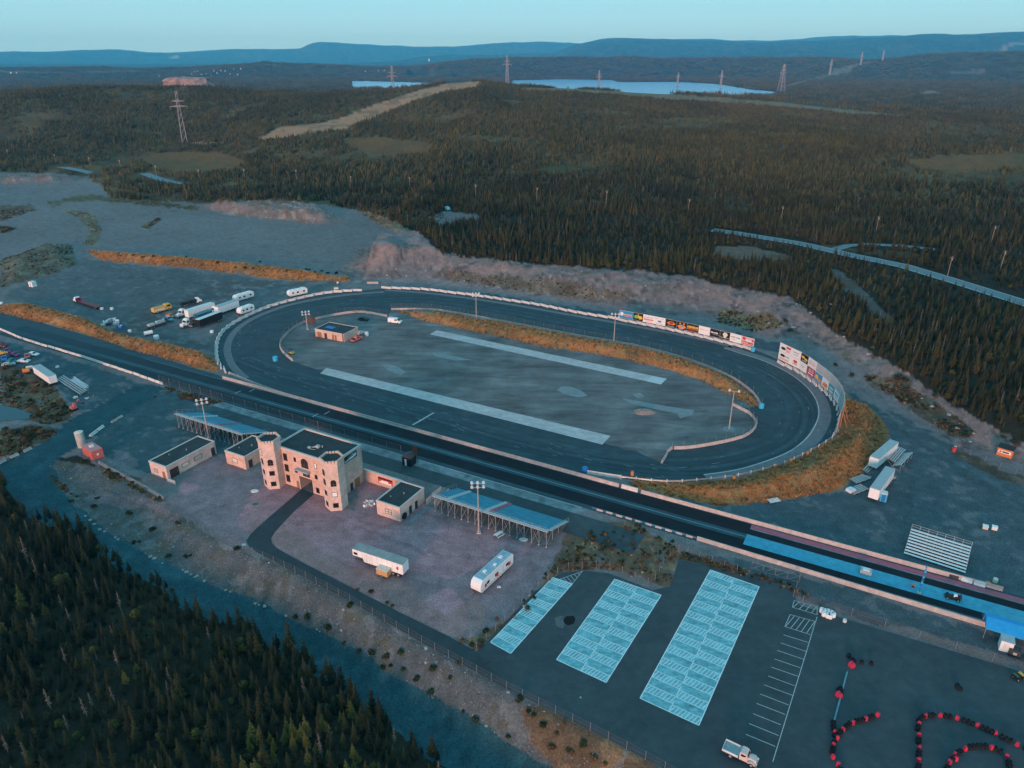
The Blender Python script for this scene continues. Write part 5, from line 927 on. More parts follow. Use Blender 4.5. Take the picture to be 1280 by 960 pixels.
# white van, red pickup and dark car by the infield building
car('white_van', 'white van with blue roof sign parked at the end of the pit wall', (494, 403.5), ang((487, 403), (505, 405)), M_WHITE2, 'van', None, 5.6, 2.1, 'van'); car('dark_car', 'black car parked behind the infield building', (454.5, 400.5), ang((449, 399.5), (460, 401)), M_BLACK, 'car', None, 4.4); car('red_pickup', 'orange red pickup beside the infield building', (446, 425.5), ang((440, 428), (452.5, 422.5)), M_PINK, 'pickup', None, 5.2, 1.9, 'pickup'); car('grey_car', 'small pale car behind the red pickup', (451, 417.5), ang((449, 418), (454, 416)), M_GREYP, 'car', None, 3.6)
def drum(label, p, m, r=.45, h=1.1, group=None, cat='barrel', name='barrel'):
    e = empty(name, W(*p), rs_.uniform(0, 6), label, cat, group); k = MB(); k.cyl((0, 0, 0), (0, 0, h), r, 12); k.build('drum', m, e); k = MB(); k.cyl((0, 0, h * .62), (0, 0, h * .68), r + .03, 12); k.cyl((0, 0, h * .3), (0, 0, h * .36), r + .03, 12); k.build('hoop', m, e); return e
drum('pale blue water barrel by the red pickup', (458.5, 419.5), M_LAMP, .8, 1.5); drum('bright blue barrel on the left turn asphalt', (344.5, 451), M_CYAN, .9, 1.6); drum('bright blue barrel at the tip of the grassy bank', (951.5, 510), M_CYAN, .8, 1.4); drum('bright blue barrel at the end of the billboard row', (941, 439), M_CYAN, .8, 1.4); drum('blue barrel at the head of the turn exit barriers', (731, 590.5), M_BLUEP, .8, 1.5)
for i, (p, lab) in enumerate((((790, 597), 'tall orange drum at the foot of the right turn guard rail'), ((917, 600.5), 'orange drum beside the guard rail under the grass bank'), ((968, 585.5), 'orange drum half way round the guard rail'), ((988, 578.5), 'orange drum near the top of the guard rail'), ((1009, 569.5), 'orange drum highest on the guard rail curve'))): drum(lab, p, M_ORANGE, .4, 1.2 if i else 1.9, 'orange drums round the right turn')
# forklift
e = empty('forklift', W(364.5, 443), 2.6, 'small yellow forklift by the curved pit wall', 'forklift'); k = MB(); k.side([(-1, .4), (.7, .4), (.7, 1.0), (-.2, 1.1), (-1, 1.3)], -.6, .6); k.build('body', M_YEL, e); k = MB()
for a, b in ((-.8, -.5), (-.8, .5), (.5, -.5), (.5, .5)): k.cyl((a, b, 1), (a, b, 2.1), .04, 4)
k.box(-.85, .55, -.55, .55, 2.1, 2.16); k.build('roll_cage', M_DKSTEEL, e); k = MB(); k.box(.8, .9, -.4, -.3, .1, 2.4); k.box(.8, .9, .3, .4, .1, 2.4); k.box(.9, 1.9, -.35, -.25, .15, .2); k.box(.9, 1.9, .25, .35, .15, .2); k.build('mast', M_DKSTEEL, e)
for xx in (.45, -.65):
    for s_ in (-1, 1): wheel(e, xx, s_ * .55, .3, .22)
# signal board above the pit wall
k = empty('scoreboard', W(389.5, 407), -.35, 'brown back of a scoreboard behind the infield building', 'scoreboard'); m = MB(); m.box(-2.1, 2.1, -.12, .12, .9, 3.6); m.build('board', mat('scoreboard_brown', (.10, .06, .05), .8, .2, 2), k); m = MB(); m.cyl((-1.6, 0, 0), (-1.6, 0, 1), .08); m.build('post', M_DKSTEEL, k); m = MB(); m.cyl((1.6, 0, 0), (1.6, 0, 1), .08); m.build('post', M_DKSTEEL, k)

# ------------------------------------------------------------ vintage truck, kart lot and strip furniture
ta, tb = (912, 935), (940, 957); L = (W(904, 936) - W(945, 956)).length; e = empty('vintage_truck', (W(904, 937) + W(946, 957)) / 2, ang((904, 937), (946, 957)), 'old white stake bed truck parked below the worn stall lines', 'truck'); x = L / 2
k = MB(); k.box(-x, x - 2.7, -1.05, 1.05, .85, 1.0); k.build('bed_floor', mat('bed_boards', (.30, .36, .38), .8, .2, 3), e)
for y0, y1 in ((-1.08, -1.0), (1.0, 1.08)): k = MB(); k.box(-x, x - 2.75, y0, y1, 1.0, 1.35); k.build('bed_side', M_WHITE, e)
k = MB(); k.box(-x - .06, -x, -1.05, 1.05, .95, 1.35); k.build('tailgate', M_WHITE, e)
for i in range(5): k = MB(); yy = -.8 + .4 * i; k.box(-x + .05, x - 2.75, yy - .16, yy + .16, 1.004, 1.03); k.build('bed_plank', MATS['bed_boards'], e)
M_OLDP = mat('old_cream_paint', (.66, .50, .46), .45, .12, 2)
k = MB(); k.side([(x - 2.6, .6), (x - 1.3, .6), (x - 1.3, 1.25), (x - 1.5, 1.85), (x - 1.8, 2.02), (x - 2.45, 2.0), (x - 2.62, 1.8)], -.85, .85, 0, .14, 1.4); k.build('cab', M_OLDP, e); k = MB(); k.side([(x - 1.3, .65), (x - .05, .65), (x, .9), (x - .15, 1.15), (x - 1.3, 1.28)], -.5, .5, 0, .12, 1.0); k.build('hood', M_OLDP, e)
k = MB(); k.add([(x - 1.27, -.62, 1.3), (x - 1.27, .62, 1.3), (x - 1.47, .58, 1.78), (x - 1.47, -.58, 1.78)], [(0, 1, 2, 3)]); k.build('windscreen', M_VANG, e, False)
for s_ in (-1, 1):
    k = MB(); k.side([(x - 1.4, .7), (x - .95, 1.02), (x - .4, 1.0), (x - .05, .65), (x - .3, .6), (x - .5, .85), (x - .85, .85), (x - 1.15, .6)], min(s_ * .5, s_ * .92), max(s_ * .5, s_ * .92)); k.build('fender', M_OLDP, e); k = MB(); k.cyl((x - .02, s_ * .62, .85), (x + .08, s_ * .62, .85), .13, 8); k.build('headlight', M_LAMP, e); k = MB(); k.box(x - 2.4, x - 1.6, min(s_ * .72, s_ * .79), max(s_ * .72, s_ * .79), 1.35, 1.75); k.build('side_window', M_VANG, e)
    wheel(e, x - .68, s_ * .75, .4, .24); wheel(e, -x + 1.3, s_ * .8, .42, .36)
k = MB(); k.box(x + .02, x + .12, -.9, .9, .5, .66); k.build('bumper', M_STEEL, e)
# tyre barriers
def tyre_mesh():
    k = MB()
    for j in range(3):
        n = 10; z0 = .22 * j
        vs = []
        for r_, z_ in ((.20, z0 + .04), (.33, z0), (.36, z0 + .11), (.33, z0 + .21), (.20, z0 + .18)): vs += [(r_ * math.cos(6.283 * i / n), r_ * math.sin(6.283 * i / n), z_) for i in range(n)]
        k.add(vs, [(q * n + i, q * n + (i + 1) % n, (q + 1) * n + (i + 1) % n, (q + 1) * n + i) for q in range(4) for i in range(n)])
    me = bpy.data.meshes.new('tyre_stack'); me.from_pydata(k.v, [], k.f); me.materials.append(M_TYRE); me.update(); return me
TY = tyre_mesh(); k = MB(); k.side([(-.33, 0), (.33, 0), (.22, .95), (-.22, .95)], -.33, .33); _m = k.build('red_block', M_REDM); RED_ME = _m.data; bpy.data.objects.remove(_m)
def tyre_barrier(label, path, reds):
    pts = [W(*p) for p in smooth(path, 4)]; at, T = along(pts); e = empty('tyre_barrier', pts[0], 0, label, 'tyre barrier', 'tyre barriers of the kart track'); n = int(T / .66); rp = [W(*p) for p in reds]
    for i in range(n + 1):
        p, d = at(min(T, i * .66)); nn = Vector((-d.y, d.x, 0))
        if min(((p - q).length for q in rp), default=9) < .5: continue
        for off in (-.13, .15): share('tyre_stack', TY, e, p - pts[0] + nn * off + Vector((rs_.uniform(-.06, .06), rs_.uniform(-.06, .06), 0)), rs_.uniform(0, 6), (.82, .82, 1))
    for q in rp: share('red_block', RED_ME, e, q - pts[0], rs_.uniform(0, 6), (.72, .72, .85))
tyre_barrier('curved black tyre barrier with red blocks left of the kart track', ZI([(737, 757), (690, 775), (640, 789), (605, 813), (583, 843), (570, 872), (567, 915), (590, 955), (610, 985)]), ZI([(735, 760), (690, 775), (642, 790), (605, 815), (585, 847), (570, 872), (568, 917), (588, 945)]))
tyre_barrier('short straight tyre barrier meeting the curved one at the left', ZI([(568, 788), (572, 825), (578, 850)]), ZI([(573, 825)]))
tyre_barrier('outer black tyre barrier sweeping right to the edge of the photo', ZI([(884, 985), (886, 928), (888, 880), (884, 800), (893, 775), (915, 764), (970, 762), (1030, 772), (1100, 797), (1170, 828), (1253, 870), (1330, 905)]), ZI([(887, 793), (886, 835), (889, 883), (886, 928), (912, 765), (967, 763), (1030, 773), (1105, 799), (1173, 829), (1253, 871)]))
tyre_barrier('inner arched tyre barrier with red blocks at the bottom right', ZI([(985, 975), (1002, 938), (1022, 913), (1060, 886), (1110, 876), (1157, 881), (1200, 902), (1222, 940), (1226, 975)]), ZI([(1002, 936), (1025, 925), (1020, 908), (1060, 886), (1157, 882), (1214, 915)]))
def tyre_heap(label, p, n, spread, red=False, group='loose tyres on the kart lot'):
    e = empty('tyre_heap', W(*p), 0, label, 'tyres', group)
    for i in range(n): share('tyre_stack', TY, e, (rs_.uniform(-spread, spread) * .45, rs_.uniform(-spread, spread), 0), rs_.uniform(0, 6))
    if red: share('red_block', RED_ME, e, (-.6, -spread - .3, 0), .3, (1.3, 1.3, 1))
I1 = lambda a, b: ZI([(a, b)])[0]
tyre_heap('heap of black tyres with a red block above the pale beam', I1(638, 553), 8, 1.1, True); tyre_heap('small heap of tyres with a red block beside the pale beam', I1(593, 668), 5, .8, True); tyre_heap('loose pair of tyres right of the upper tyre heap', I1(678, 566), 2, .3); tyre_heap('lone tyre stack farthest right beside the upper heap', I1(711, 567), 1, .1); tyre_heap('three tyre stacks alone above the kart barriers', I1(1036, 657), 4, .5)
# white plastic barrels by the fence
for i, (a, b) in enumerate(((526, 372), (538, 376), (550, 378), (562, 383), (570, 390), (534, 386), (548, 392), (558, 395))): drum('white plastic drum in the cluster by the wire fence corner', I1(a, b), M_WHITE2, .42, .9, 'white drums by the fence corner')
drum('white and red drum lying near the white drum cluster', I1(612, 409), M_WHITE, .35, .6)
# silver bleachers
ba, bb = I1(832, 158), I1(1060, 232); L = (W(*bb) - W(*ba)).length; e = empty('aluminium_bleachers', W(*ba), ang(ba, bb), 'silver aluminium bleachers on the gravel right of the strip', 'bleachers'); R_n = 9; D = 7.4; M_ALU = mat('bleacher_aluminium', (.76, .74, .72), .5, .1, 1)
for i in range(R_n): k = MB(); y0 = D * i / R_n; z = .35 + 2.6 * i / R_n; k.box(0, L, y0, y0 + .58, z, z + .06); k.build('seat_plank', M_ALU, e); k = MB(); k.box(0, L, y0 + .58, y0 + .80, z - .18, z - .13); k.build('foot_plank', M_ALU, e)
for i in range(8):
    x = L * i / 7; k = MB(); k.cyl((x, 0, .05), (x, D, 2.75), .05, 4); k.cyl((x, D, 0), (x, D, 3.8), .05, 4); k.cyl((x, 0, .05), (x, D, .05), .04, 4); k.cyl((x, D * .5, 0), (x, D * .5, 1.5), .04, 4); k.build('frame', M_STEEL, e)
for z in (3.2, 3.75): k = MB(); k.cyl((0, D, z), (L, D, z), .04, 4); k.build('guard_rail', M_STEEL, e)
# stacked bleachers and flat parts by the semi trailers
ZT = zoom(1060, 530, .171875); T1 = lambda a, b: ZT([(a, b)])[0]
def frame_stack(label, a, b, w, n, lean=0.0, m=None, cat='bleachers', name='folded_bleachers', group='dismantled bleachers on the gravel', h=.7):
    L = (W(*b) - W(*a)).length; e = empty(name, W(*a), ang(a, b), label, cat, group)
    for i in range(n): y0 = w * i / n; k = MB(); k.box(0, L, y0, y0 + w / n * .62, h + lean * i / n - .06, h + lean * i / n); k.build('plank', m or M_STEEL, e)
    for x in (.15, L * .33, L * .66, L - .15): k = MB(); k.cyl((x, 0, 0), (x, 0, h), .04, 4); k.cyl((x, w, 0), (x, w, h + lean), .04, 4); k.cyl((x, 0, .05), (x, w, h + lean - .08), .035, 4); k.build('frame', M_STEEL, e)
    return e
frame_stack('tall folded bleachers between the two semi trailers', T1(330, 318), T1(410, 225), 2.6, 5, .3, h=1.8); frame_stack('open bleacher frames right of the semi trailers', T1(375, 345), T1(460, 250), 2.2, 4, -1.2, h=1.9); frame_stack('flat stack of bleacher planks left of the nearer semi trailer', T1(60, 440), T1(160, 405), 2.4, 5, .1, h=.4); frame_stack('second plank stack on the gravel beside the trailer end', T1(45, 520), T1(150, 478), 2.6, 5, .1, h=.35); frame_stack('narrow plank bundle above the plank stacks', T1(85, 385), T1(165, 405), 1.0, 3, .05, h=.4); frame_stack('small bench frame at the end of the upper semi trailer', T1(140, 365), T1(180, 325), 1.5, 3, .5, h=.5)
k = empty('portable_cabin', W(*T1(252, 555)), ang(T1(145, 530), T1(230, 550)), 'bright blue portable toilet beside the nearer semi trailer', 'toilet'); m = MB(); m.box(-.75, .75, -.75, .75, 0, 2.2); m.build('cabin', M_CYAN, k); m = MB(); m.side([(-.8, 2.2), (.8, 2.2), (.6, 2.4), (-.6, 2.4)], -.8, .8); m.build('roof', M_LAMP, k); m = MB(); m.box(-.45, .45, -.79, -.75, .1, 2.0); m.build('door', M_BLUEP, k)
k = empty('equipment_cover', W(*T1(18, 490)), .5, 'pale blue covered crate left of the plank stacks', 'crate'); m = MB(); m.side([(-1, 0), (1, 0), (.9, .8), (-.9, .8)], -.8, .8); m.build('cover', M_LAMP, k); m = MB(); m.box(-1.05, 1.05, -.85, .85, 0, .1); m.build('pallet', M_WOOD, k)
frame_stack('small pallet of pale planks beside the semi trailer wheels', T1(312, 415), T1(348, 400), 1.2, 3, 0, M_PAD, h=.5); frame_stack('bundle of white boards lying at the foot of the grass bank', (963, 630), (976, 627.5), 1.6, 4, .1, M_WHITE2, h=.35)
# orange kiosk and barrier at the right
ka, kb = T1(1075, 225), T1(1185, 258); L = (W(*kb) - W(*ka)).length; k = empty('kiosk', (W(*ka) + W(*kb)) / 2, ang(ka, kb), 'orange kiosk with white lettered sign at the right forest edge', 'kiosk'); x = L / 2; m = MB(); m.box(-x, x, 0, 2.3, 0, 2.5); m.build('wall', M_ORANGE, k); m = MB(); m.add([(-x - .15, -.2, 2.5), (x + .15, -.2, 2.5), (x + .15, 2.6, 2.75), (-x - .15, 2.6, 2.75), (-x - .15, -.2, 2.64), (x + .15, -.2, 2.64), (x + .15, 2.6, 2.89), (-x - .15, 2.6, 2.89)], [(3, 2, 1, 0), (4, 5, 6, 7), (0, 1, 5, 4), (1, 2, 6, 5), (2, 3, 7, 6), (3, 0, 4, 7)]); m.build('roof', M_BLACK, k); m = MB(); m.box(-x + .3, x - .4, -.05, 0, 1.1, 1.9); so_ = m.build('sign', M_WHITE2, k); m = MB(); m.box(-x + .5, -x + 1.0, -.07, -.05, 1.25, 1.75); m.build('sign_lettering', M_RED, so_); m = MB(); m.box(-x + 1.2, x - .8, -.07, -.05, 1.3, 1.7); m.build('sign_lettering', M_BLACK, so_)
drum('red and white marker drum at the end of the right roadway', T1(768, 198), M_RED, .55, 1.2); k = empty('barrier_arm', W(*T1(775, 190)), .5, 'red and white barrier arm beside the marker drum', 'barrier'); m = MB(); m.box(-.2, .2, -.2, .2, 0, 1.3); m.build('post', M_WHITE2, k); m = MB(); m.box(0, 2.6, -.06, .06, 1.15, 1.35); m.build('arm', M_RED, k)
for p, m_, lab in (((1231, 661), M_CREAM, 'cream crate, left of the pair on the right gravel'), ((1242.5, 662), M_WHITE2, 'white crate, right of the pair on the right gravel')): k = empty('crate', W(*p), -.5, lab, 'crate', 'pair of crates on the right gravel'); m = MB(); m.box(-.55, .55, -.45, .45, .1, .9); m.build('box', m_, k); m = MB(); m.box(-.6, .6, -.5, .5, .9, .97); m.build('lid', M_WHITE2, k); m = MB(); m.box(-.55, .55, -.4, .4, 0, .1); m.build('pallet', M_WOOD, k)
drum('cream drum right of the start end wall', (1243.5, 727.5), M_CREAM, .45, .9)
drum('rust orange drum on the end of the start wall', (1234, 732), M_ORANGE, .45, .9)
# start line: blue box, kart, christmas tree pole, tents
k = empty('start_box', ST(*(lambda q: ((q - A0).dot(DS), (q - A0).dot(NS)))(W(1082, 716))), TH, 'grey box standing on the blue strip', 'box'); m = MB(); m.box(-1.1, 1.1, -.9, .9, 0, .8); m.build('cabinet', M_GREYP, k); m = MB(); m.box(-.7, .7, -.5, .5, .8, 1.0); m.build('lid', M_LAMP, k)
q = W(1148.5, 742); k = empty('start_tree', q, TH + math.pi / 2, 'tall blue start light pole on the blue strip', 'start light'); m = MB(); m.cyl((0, 0, 0), (0, 0, 7.2), .09, 6); m.build('pole', M_BLUEP, k); m = MB(); m.box(-.35, .35, -.35, .35, 0, .35); m.build('base', M_GREYP, k)
for i in range(6): m = MB(); m.cyl((-.3, 0, 2.2 + .7 * i), (.3, 0, 2.2 + .7 * i), .2, 8); m.build('lamp', M_CYAN if i % 2 else M_BLUEP, k)
k = empty('start_sensor', W(1141, 733), TH, 'small brown sensor box beside the start pole', 'box'); m = MB(); m.box(-.4, .4, -.3, .3, 0, .5); m.build('case', M_WOOD, k); m = MB(); m.box(-.2, .2, -.4, -.3, .1, .4); m.build('lens', M_BLACK, k)
# dark drag kart waiting on the strip
k = empty('go_kart', W(1190.5, 748), TH + math.pi, 'small dark kart with white seat waiting on the blue strip', 'kart'); m = MB(); m.side([(-1.3, .2), (1.3, .2), (1.5, .35), (.6, .55), (-.2, .6), (-.5, .95), (-1.3, .8)], -.6, .6); m.build('body', M_BLACK, k); m = MB(); m.box(-.7, -.1, -.3, .3, .6, 1.1); m.build('seat', M_WHITE2, k); m = MB(); m.box(-1.5, -1.2, -.8, .8, .9, 1.0); m.build('wing', M_DKSTEEL, k)
for xx in (.95, -.95):
    for s_ in (-1, 1): wheel(k, xx, s_ * .72, .3, .26)
def canopy_tent(label, c, rot, L, w, h, m_):
    e = empty('canopy_tent', c, rot, label, 'tent', 'blue canopies at the start line'); k = MB(); x, y = L / 2, w / 2
    k.add([(-x, -y, h - .35), (x, -y, h - .35), (x, y, h - .35), (-x, y, h - .35), (-x, 0, h + .55), (x, 0, h + .55), (-x, -y, h - .7), (x, -y, h - .7), (x, y, h - .7), (-x, y, h - .7)], [(0, 1, 5, 4), (2, 3, 4, 5), (6, 7, 1, 0), (8, 9, 3, 2), (9, 6, 0, 4, 3), (7, 8, 2, 5, 1)]); k.build('canopy', m_, e)
    for a in (-x + .1, x - .1):
        for b in (-y + .1, y - .1): k = MB(); k.cyl((a, b, 0), (a, b, h - .4), .05, 5); k.build('leg', M_STEEL, e)
    return e
M_TENT = mat('blue_canvas', (.02, .30, .62), .7, .1, 1)
canopy_tent('long blue canopy at the start end of the near wall', ST(228.2, 15.2, 0), TH, 13, 4.6, 3.0, M_TENT); canopy_tent('second blue canopy cut off by the right edge', ST(232.0, 20.0, 0), TH, 5.0, 4.0, 3.0, M_TENT)
k = empty('white_shed', W(1256, 815), TH, 'small white shed with grey roof below the blue canopy', 'shed'); m = MB(); m.box(-1.0, 1.0, 0, 2.0, 0, 2.3); m.build('wall', M_WHITE2, k); m = MB(); m.box(-1.1, 1.1, -.1, 2.1, 2.3, 2.42); m.build('roof', mat('shed_roof', (.36, .42, .45), .6, .1, 1), k); m = MB(); m.box(-.5, .4, -.04, 0, .05, 1.9); m.build('door', M_WHITE, k)
k = empty('generator', W(1267, 818), TH, 'dark generator beside the white shed', 'generator'); m = MB(); m.box(-.9, .9, -.6, .8, .2, 1.3); m.build('housing', M_DKSTEEL, k); m = MB(); m.box(-.3, .3, -.7, -.6, .4, .9); m.build('panel', M_GREYP, k); m = MB(); m.box(-1, 1, -.7, .9, 0, .2); m.build('skid', M_BLACK, k)
k = empty('quad_bike', W(1272, 848), .3, 'dark quad bike with green and yellow panels at the right edge', 'quad bike'); m = MB(); m.side([(-.9, .45), (.9, .45), (.8, .85), (.2, .8), (-.9, .95)], -.35, .35); m.build('body', M_BLACK, k); m = MB(); m.box(.3, .9, -.5, .5, .86, .95); m.build('front_rack', M_YEL, k); m = MB(); m.box(-.9, -.4, -.5, .5, .96, 1.02); m.build('rear_fender', M_GREEN, k)
for xx in (.7, -.7):
    for s_ in (-1, 1): wheel(k, xx, s_ * .5, .32, .28)
# gravel yard things
k = empty('cargo_box', W(*ZK([(232, 727)])[0]), ang(ZK([(200, 705)])[0], ZK([(262, 727)])[0]), 'tan box trailer beside the long white race trailer', 'trailer'); m = MB(); m.box(-1.4, 1.4, -.1, 1.4, .5, 1.9); m.build('box', M_TAN, k); m = MB(); m.box(-1.44, 1.44, -.14, 1.44, 1.9, 1.98); m.build('lid', M_CREAM, k); m = MB(); m.cyl((1.4, .6, .5), (2.2, .6, .45), .05, 4); m.build('tow_bar', M_DKSTEEL, k)
for s_ in (0, 1.3): wheel(k, 0, s_, .33, .2)
k = empty('picnic_table', W(*ZK([(815, 520)])[0]), .8, 'white picnic table under the edge of the right grandstand', 'picnic table'); m = MB(); m.box(-1.1, 1.1, -.4, .4, .72, .78); m.build('table_top', M_WHITE2, k)
for s_ in (-.75, .75): m = MB(); m.box(-1.1, 1.1, s_ - .14, s_ + .14, .42, .47); m.build('bench', M_WHITE2, k)
for s_ in (-.8, .8): m = MB(); m.cyl((s_, -.8, 0), (s_, -.25, .72), .05, 4); m.cyl((s_, .8, 0), (s_, .25, .72), .05, 4); m.box(s_ - .04, s_ + .04, -.8, .8, .36, .42); m.build('leg', M_GREYP, k)
e = empty('scrap_chairs', W(*ZK([(165, 368)])[0]), 0, 'heap of white metal chairs and frames beside the ticket building', 'chairs')
for i in range(12):
    m = MB(); m.box(-.25, .25, -.25, .25, .42, .46); m.box(-.25, .25, .22, .27, .46, .95)
    for a in (-.22, .22):
        for b in (-.22, .22): m.cyl((a, b, 0), (a, b, .42), .03, 4)
    o = m.build('chair', M_WHITE2, e); o.location = (rs_.uniform(-1.4, 1.4), rs_.uniform(-1.8, 1.8), rs_.uniform(0, .3)); o.rotation_euler = (rs_.uniform(-.9, .9), rs_.uniform(-.9, .9), rs_.uniform(0, 6))
for i, (a, b) in enumerate(((738, 790), (752, 780))): k = empty('wheelie_bin', W(*ZK([(a, b)])[0]), .6, ('green bin nearest the front of the long camper', 'green bin touching the side of the long camper')[i], 'bin', 'green bins by the camper'); m = MB(); m.side([(-.3, .1), (.3, .1), (.38, 1.1), (-.38, 1.1)], -.35, .35); m.build('body', M_GREEN, k); m = MB(); m.box(-.4, .4, -.38, .38, 1.1, 1.17); m.build('lid', M_YEL, k)
for p, s_, lab in ((ZK([(937, 540)])[0], 1.0, 'pale rock slab beneath the right end of the grandstand'), (ZJ([(592, 538)])[0], 1.0, 'white stone slab on the mauve gravel left of the gateway'), (ZJ([(598, 601)])[0], .8, 'dark green drain cover on the mauve gravel'), (ZK([(815, 776)])[0], .5, 'small white stone right of the long camper'), (ZG([(907, 123)])[0], .55, 'white boulder at the bend of the driveway')):
    m = MB(); n = 8; m.prism([(s_ * rs_.uniform(.7, 1.1) * math.cos(6.283 * i / n), s_ * .7 * rs_.uniform(.7, 1.1) * math.sin(6.283 * i / n)) for i in range(n)], -.05, .3 * s_ if 'drain' not in lab else .08); o = m.build('stone_slab' if 'drain' not in lab else 'drain_cover', M_WHITE if 'drain' not in lab else M_GREEN); o.location = W(*p); tag(o, lab, 'stone' if 'drain' not in lab else 'drain cover')
# grey silo and red container at the left
k = empty('silo', W(103, 558), 0, 'grey white cylindrical tank standing on the gravel corner', 'tank'); m = MB(); m.cyl((0, 0, 0), (0, 0, 4.6), 1.15, 16); m.build('shell', mat('silo_grey', (.46, .46, .42), .6, .12, 1, dirt=(.3, .3, .28)), k); m = MB(); m.cyl((0, 0, 4.6), (0, 0, 4.85), 1.18, 16, .5); m.build('cap', M_CREAM, k); m = MB(); m.cyl((0, 0, 2.2), (0, 0, 2.3), 1.19, 16); m.build('hoop', M_STEEL, k)
ra, rb = (104.5, 568), (116.5, 576.2); rot = ang(ra, rb); L = (W(*rb) - W(*ra)).length; k = empty('red_container', (W(*ra) + W(*rb)) / 2, rot, 'faded red steel container beside the grey tank', 'container'); m = MB(); m.box(-L / 2, L / 2, 0, 3.0, .1, 2.7); m.build('body', M_PINK, k); m = MB(); m.box(-L / 2 + .05, L / 2 - .05, .05, 2.95, 2.7, 2.78); m.build('roof', mat('faded_red_roof', (.58, .22, .22), .6, .12, 1), k); m = MB(); m.box(-.5, .5, 1.0, 2.0, 2.78, 3.2); m.build('roof_box', M_WHITE, k); m = MB(); m.box(L / 2, L / 2 + .04, 1.3, 1.8, 1.1, 1.7); m.build('vent', M_WHITE2, k)
m = MB()
for i in range(7): xx = -L / 2 + L * (i + .5) / 7; m.box(xx - .06, xx + .06, -.04, 0, .2, 2.6)
m.build('rib', M_PINK, k)
barrier_wall('long grey concrete kerb wall below the red container', [(124, 579), (150, 593), (180, 609), (206, 624)], 5, .8, .8, M_PAD2, 0, .04)
# junkyard at the far left
for (a, b, m_, lab, r_) in ((20, 85, M_MAROON, 'dark red wrecked car at the upper left edge', .5), (100, 145, M_PURP, 'maroon wreck with a white patch among the wrecked cars', -.4), (185, 195, M_PURP, 'purple wreck right of the maroon wreck', .2), (15, 178, M_YEL, 'orange yellow wreck at the left edge', 1.2), (62, 240, M_BLUEP, 'blue wrecked car at the front of the junkyard', -.6), (150, 275, M_TEALP, 'dark blue wreck right of the blue one', .1), (340, 215, M_PINK, 'pinkish wreck at the right end of the junkyard', -.5), (410, 192, M_WHITE2, 'white car part pile at the right end of the junkyard', .3), (295, 275, M_LAMP, 'pale wreck nearest the box trailer', .5), (110, 318, M_GREYP, 'grey wreck in the scrub below the blue one', 1.0)):
    car('wrecked_car', lab, W1(a, b), -.5 + r_, m_, 'car', 'wrecked cars in the junkyard', 4.2, 1.7)
for (a, b, m_, lab) in ((330, 405, M_ORANGE, 'orange red oil tank lying beside the box trailer'), (372, 372, M_CREAM, 'cream oil tank against the end of the box trailer')):
    k = empty('oil_tank', W(*W1(a, b)), .5, lab, 'tank', 'tanks beside the box trailer'); m = MB(); m.cyl((-1, 0, .9), (1, 0, .9), .75, 12); m.build('tank_body', m_, k); m = MB(); m.box(-.8, -.6, -.5, .5, 0, .3); m.build('leg', M_DKSTEEL, k); m = MB(); m.box(.6, .8, -.5, .5, 0, .3); m.build('leg', M_DKSTEEL, k)
frame_stack('stack of grey bleacher frames behind the junkyard trailer', W1(700, 500), W1(990, 690), 2.6, 4, .9, h=.6, group='bleacher sections at the far left'); frame_stack('long pale bench section beside the grey bleacher frames', W1(880, 520), W1(1040, 640), 1.5, 3, .2, M_LAMP, h=1.1, group='bleacher sections at the far left'); frame_stack('narrow rail bundle at the far side of the bench section', W1(910, 490), W1(1085, 605), .5, 2, .1, M_LAMP, h=1.1, group='bleacher sections at the far left')
for (a, b, m_, s_, lab) in ((690, 340, M_WHITE2, .8, 'white scrap heap on the asphalt above the junkyard trailer'), (935, 708, M_CREAM, .7, 'cream crate in front of the bleacher frames'), (1075, 722, M_WHITE, .6, 'pale scrap heap at the right end of the bleacher frames'), (1140, 698, M_PINK, .4, 'small red drum right of the scrap heap')):
    k = empty('scrap_pile', W(*W1(a, b)), .3, lab, 'scrap')
    for i in range(4): m = MB(); q = rs_.uniform(-.8, .8) * s_; q2 = rs_.uniform(-.5, .5) * s_; m.box(q - .4 * s_, q + .4 * s_, q2 - .3 * s_, q2 + .3 * s_, 0, rs_.uniform(.4, .9) * s_); o = m.build('scrap_piece', m_, k); o.rotation_euler = (0, 0, rs_.uniform(0, .6))
e = empty('excavator', W(*W1(915, 865)), 1.0, 'small faded red excavator at the edge of the scrub', 'excavator'); k = MB(); k.box(-.9, .7, -.7, .7, .7, 1.5); k.build('body', M_PINK, e); k = MB(); k.side([(-.2, 1.5), (.7, 1.5), (.6, 2.5), (-.1, 2.5)], -.65, .1); k.build('cab', M_PINK, e)
for s_ in (-.6, .6): k = MB(); k.side([(-1, .15), (-.8, 0), (.8, 0), (1, .15), (1, .45), (.8, .6), (-.8, .6), (-1, .45)], s_ - .2, s_ + .2); k.build('track', M_BLACK, e)
k = MB(); k.cyl((.6, .3, 1.2), (2.0, .3, 2.9), .16, 5); k.cyl((2.0, .3, 2.9), (3.0, .3, 1.4), .13, 5); k.build('boom', M_PINK, e); k = MB(); k.side([(2.8, .9), (3.3, .8), (3.4, 1.4), (3.0, 1.5)], 0, .6); k.build('bucket', M_DKSTEEL, e)
k = empty('white_cabin', W(41.5, 358), -.4, 'small white cabin alone on the upper left gravel', 'cabin'); m = MB(); m.box(-1.3, 1.3, -1.1, 1.1, 0, 2.3); m.build('wall', M_WHITE2, k); m = MB(); m.box(-1.4, 1.4, -1.2, 1.2, 2.3, 2.42); m.build('roof', M_WHITE, k); m = MB(); m.box(-.4, .4, -1.14, -1.1, .1, 1.9); m.build('door', M_GREYP, k)
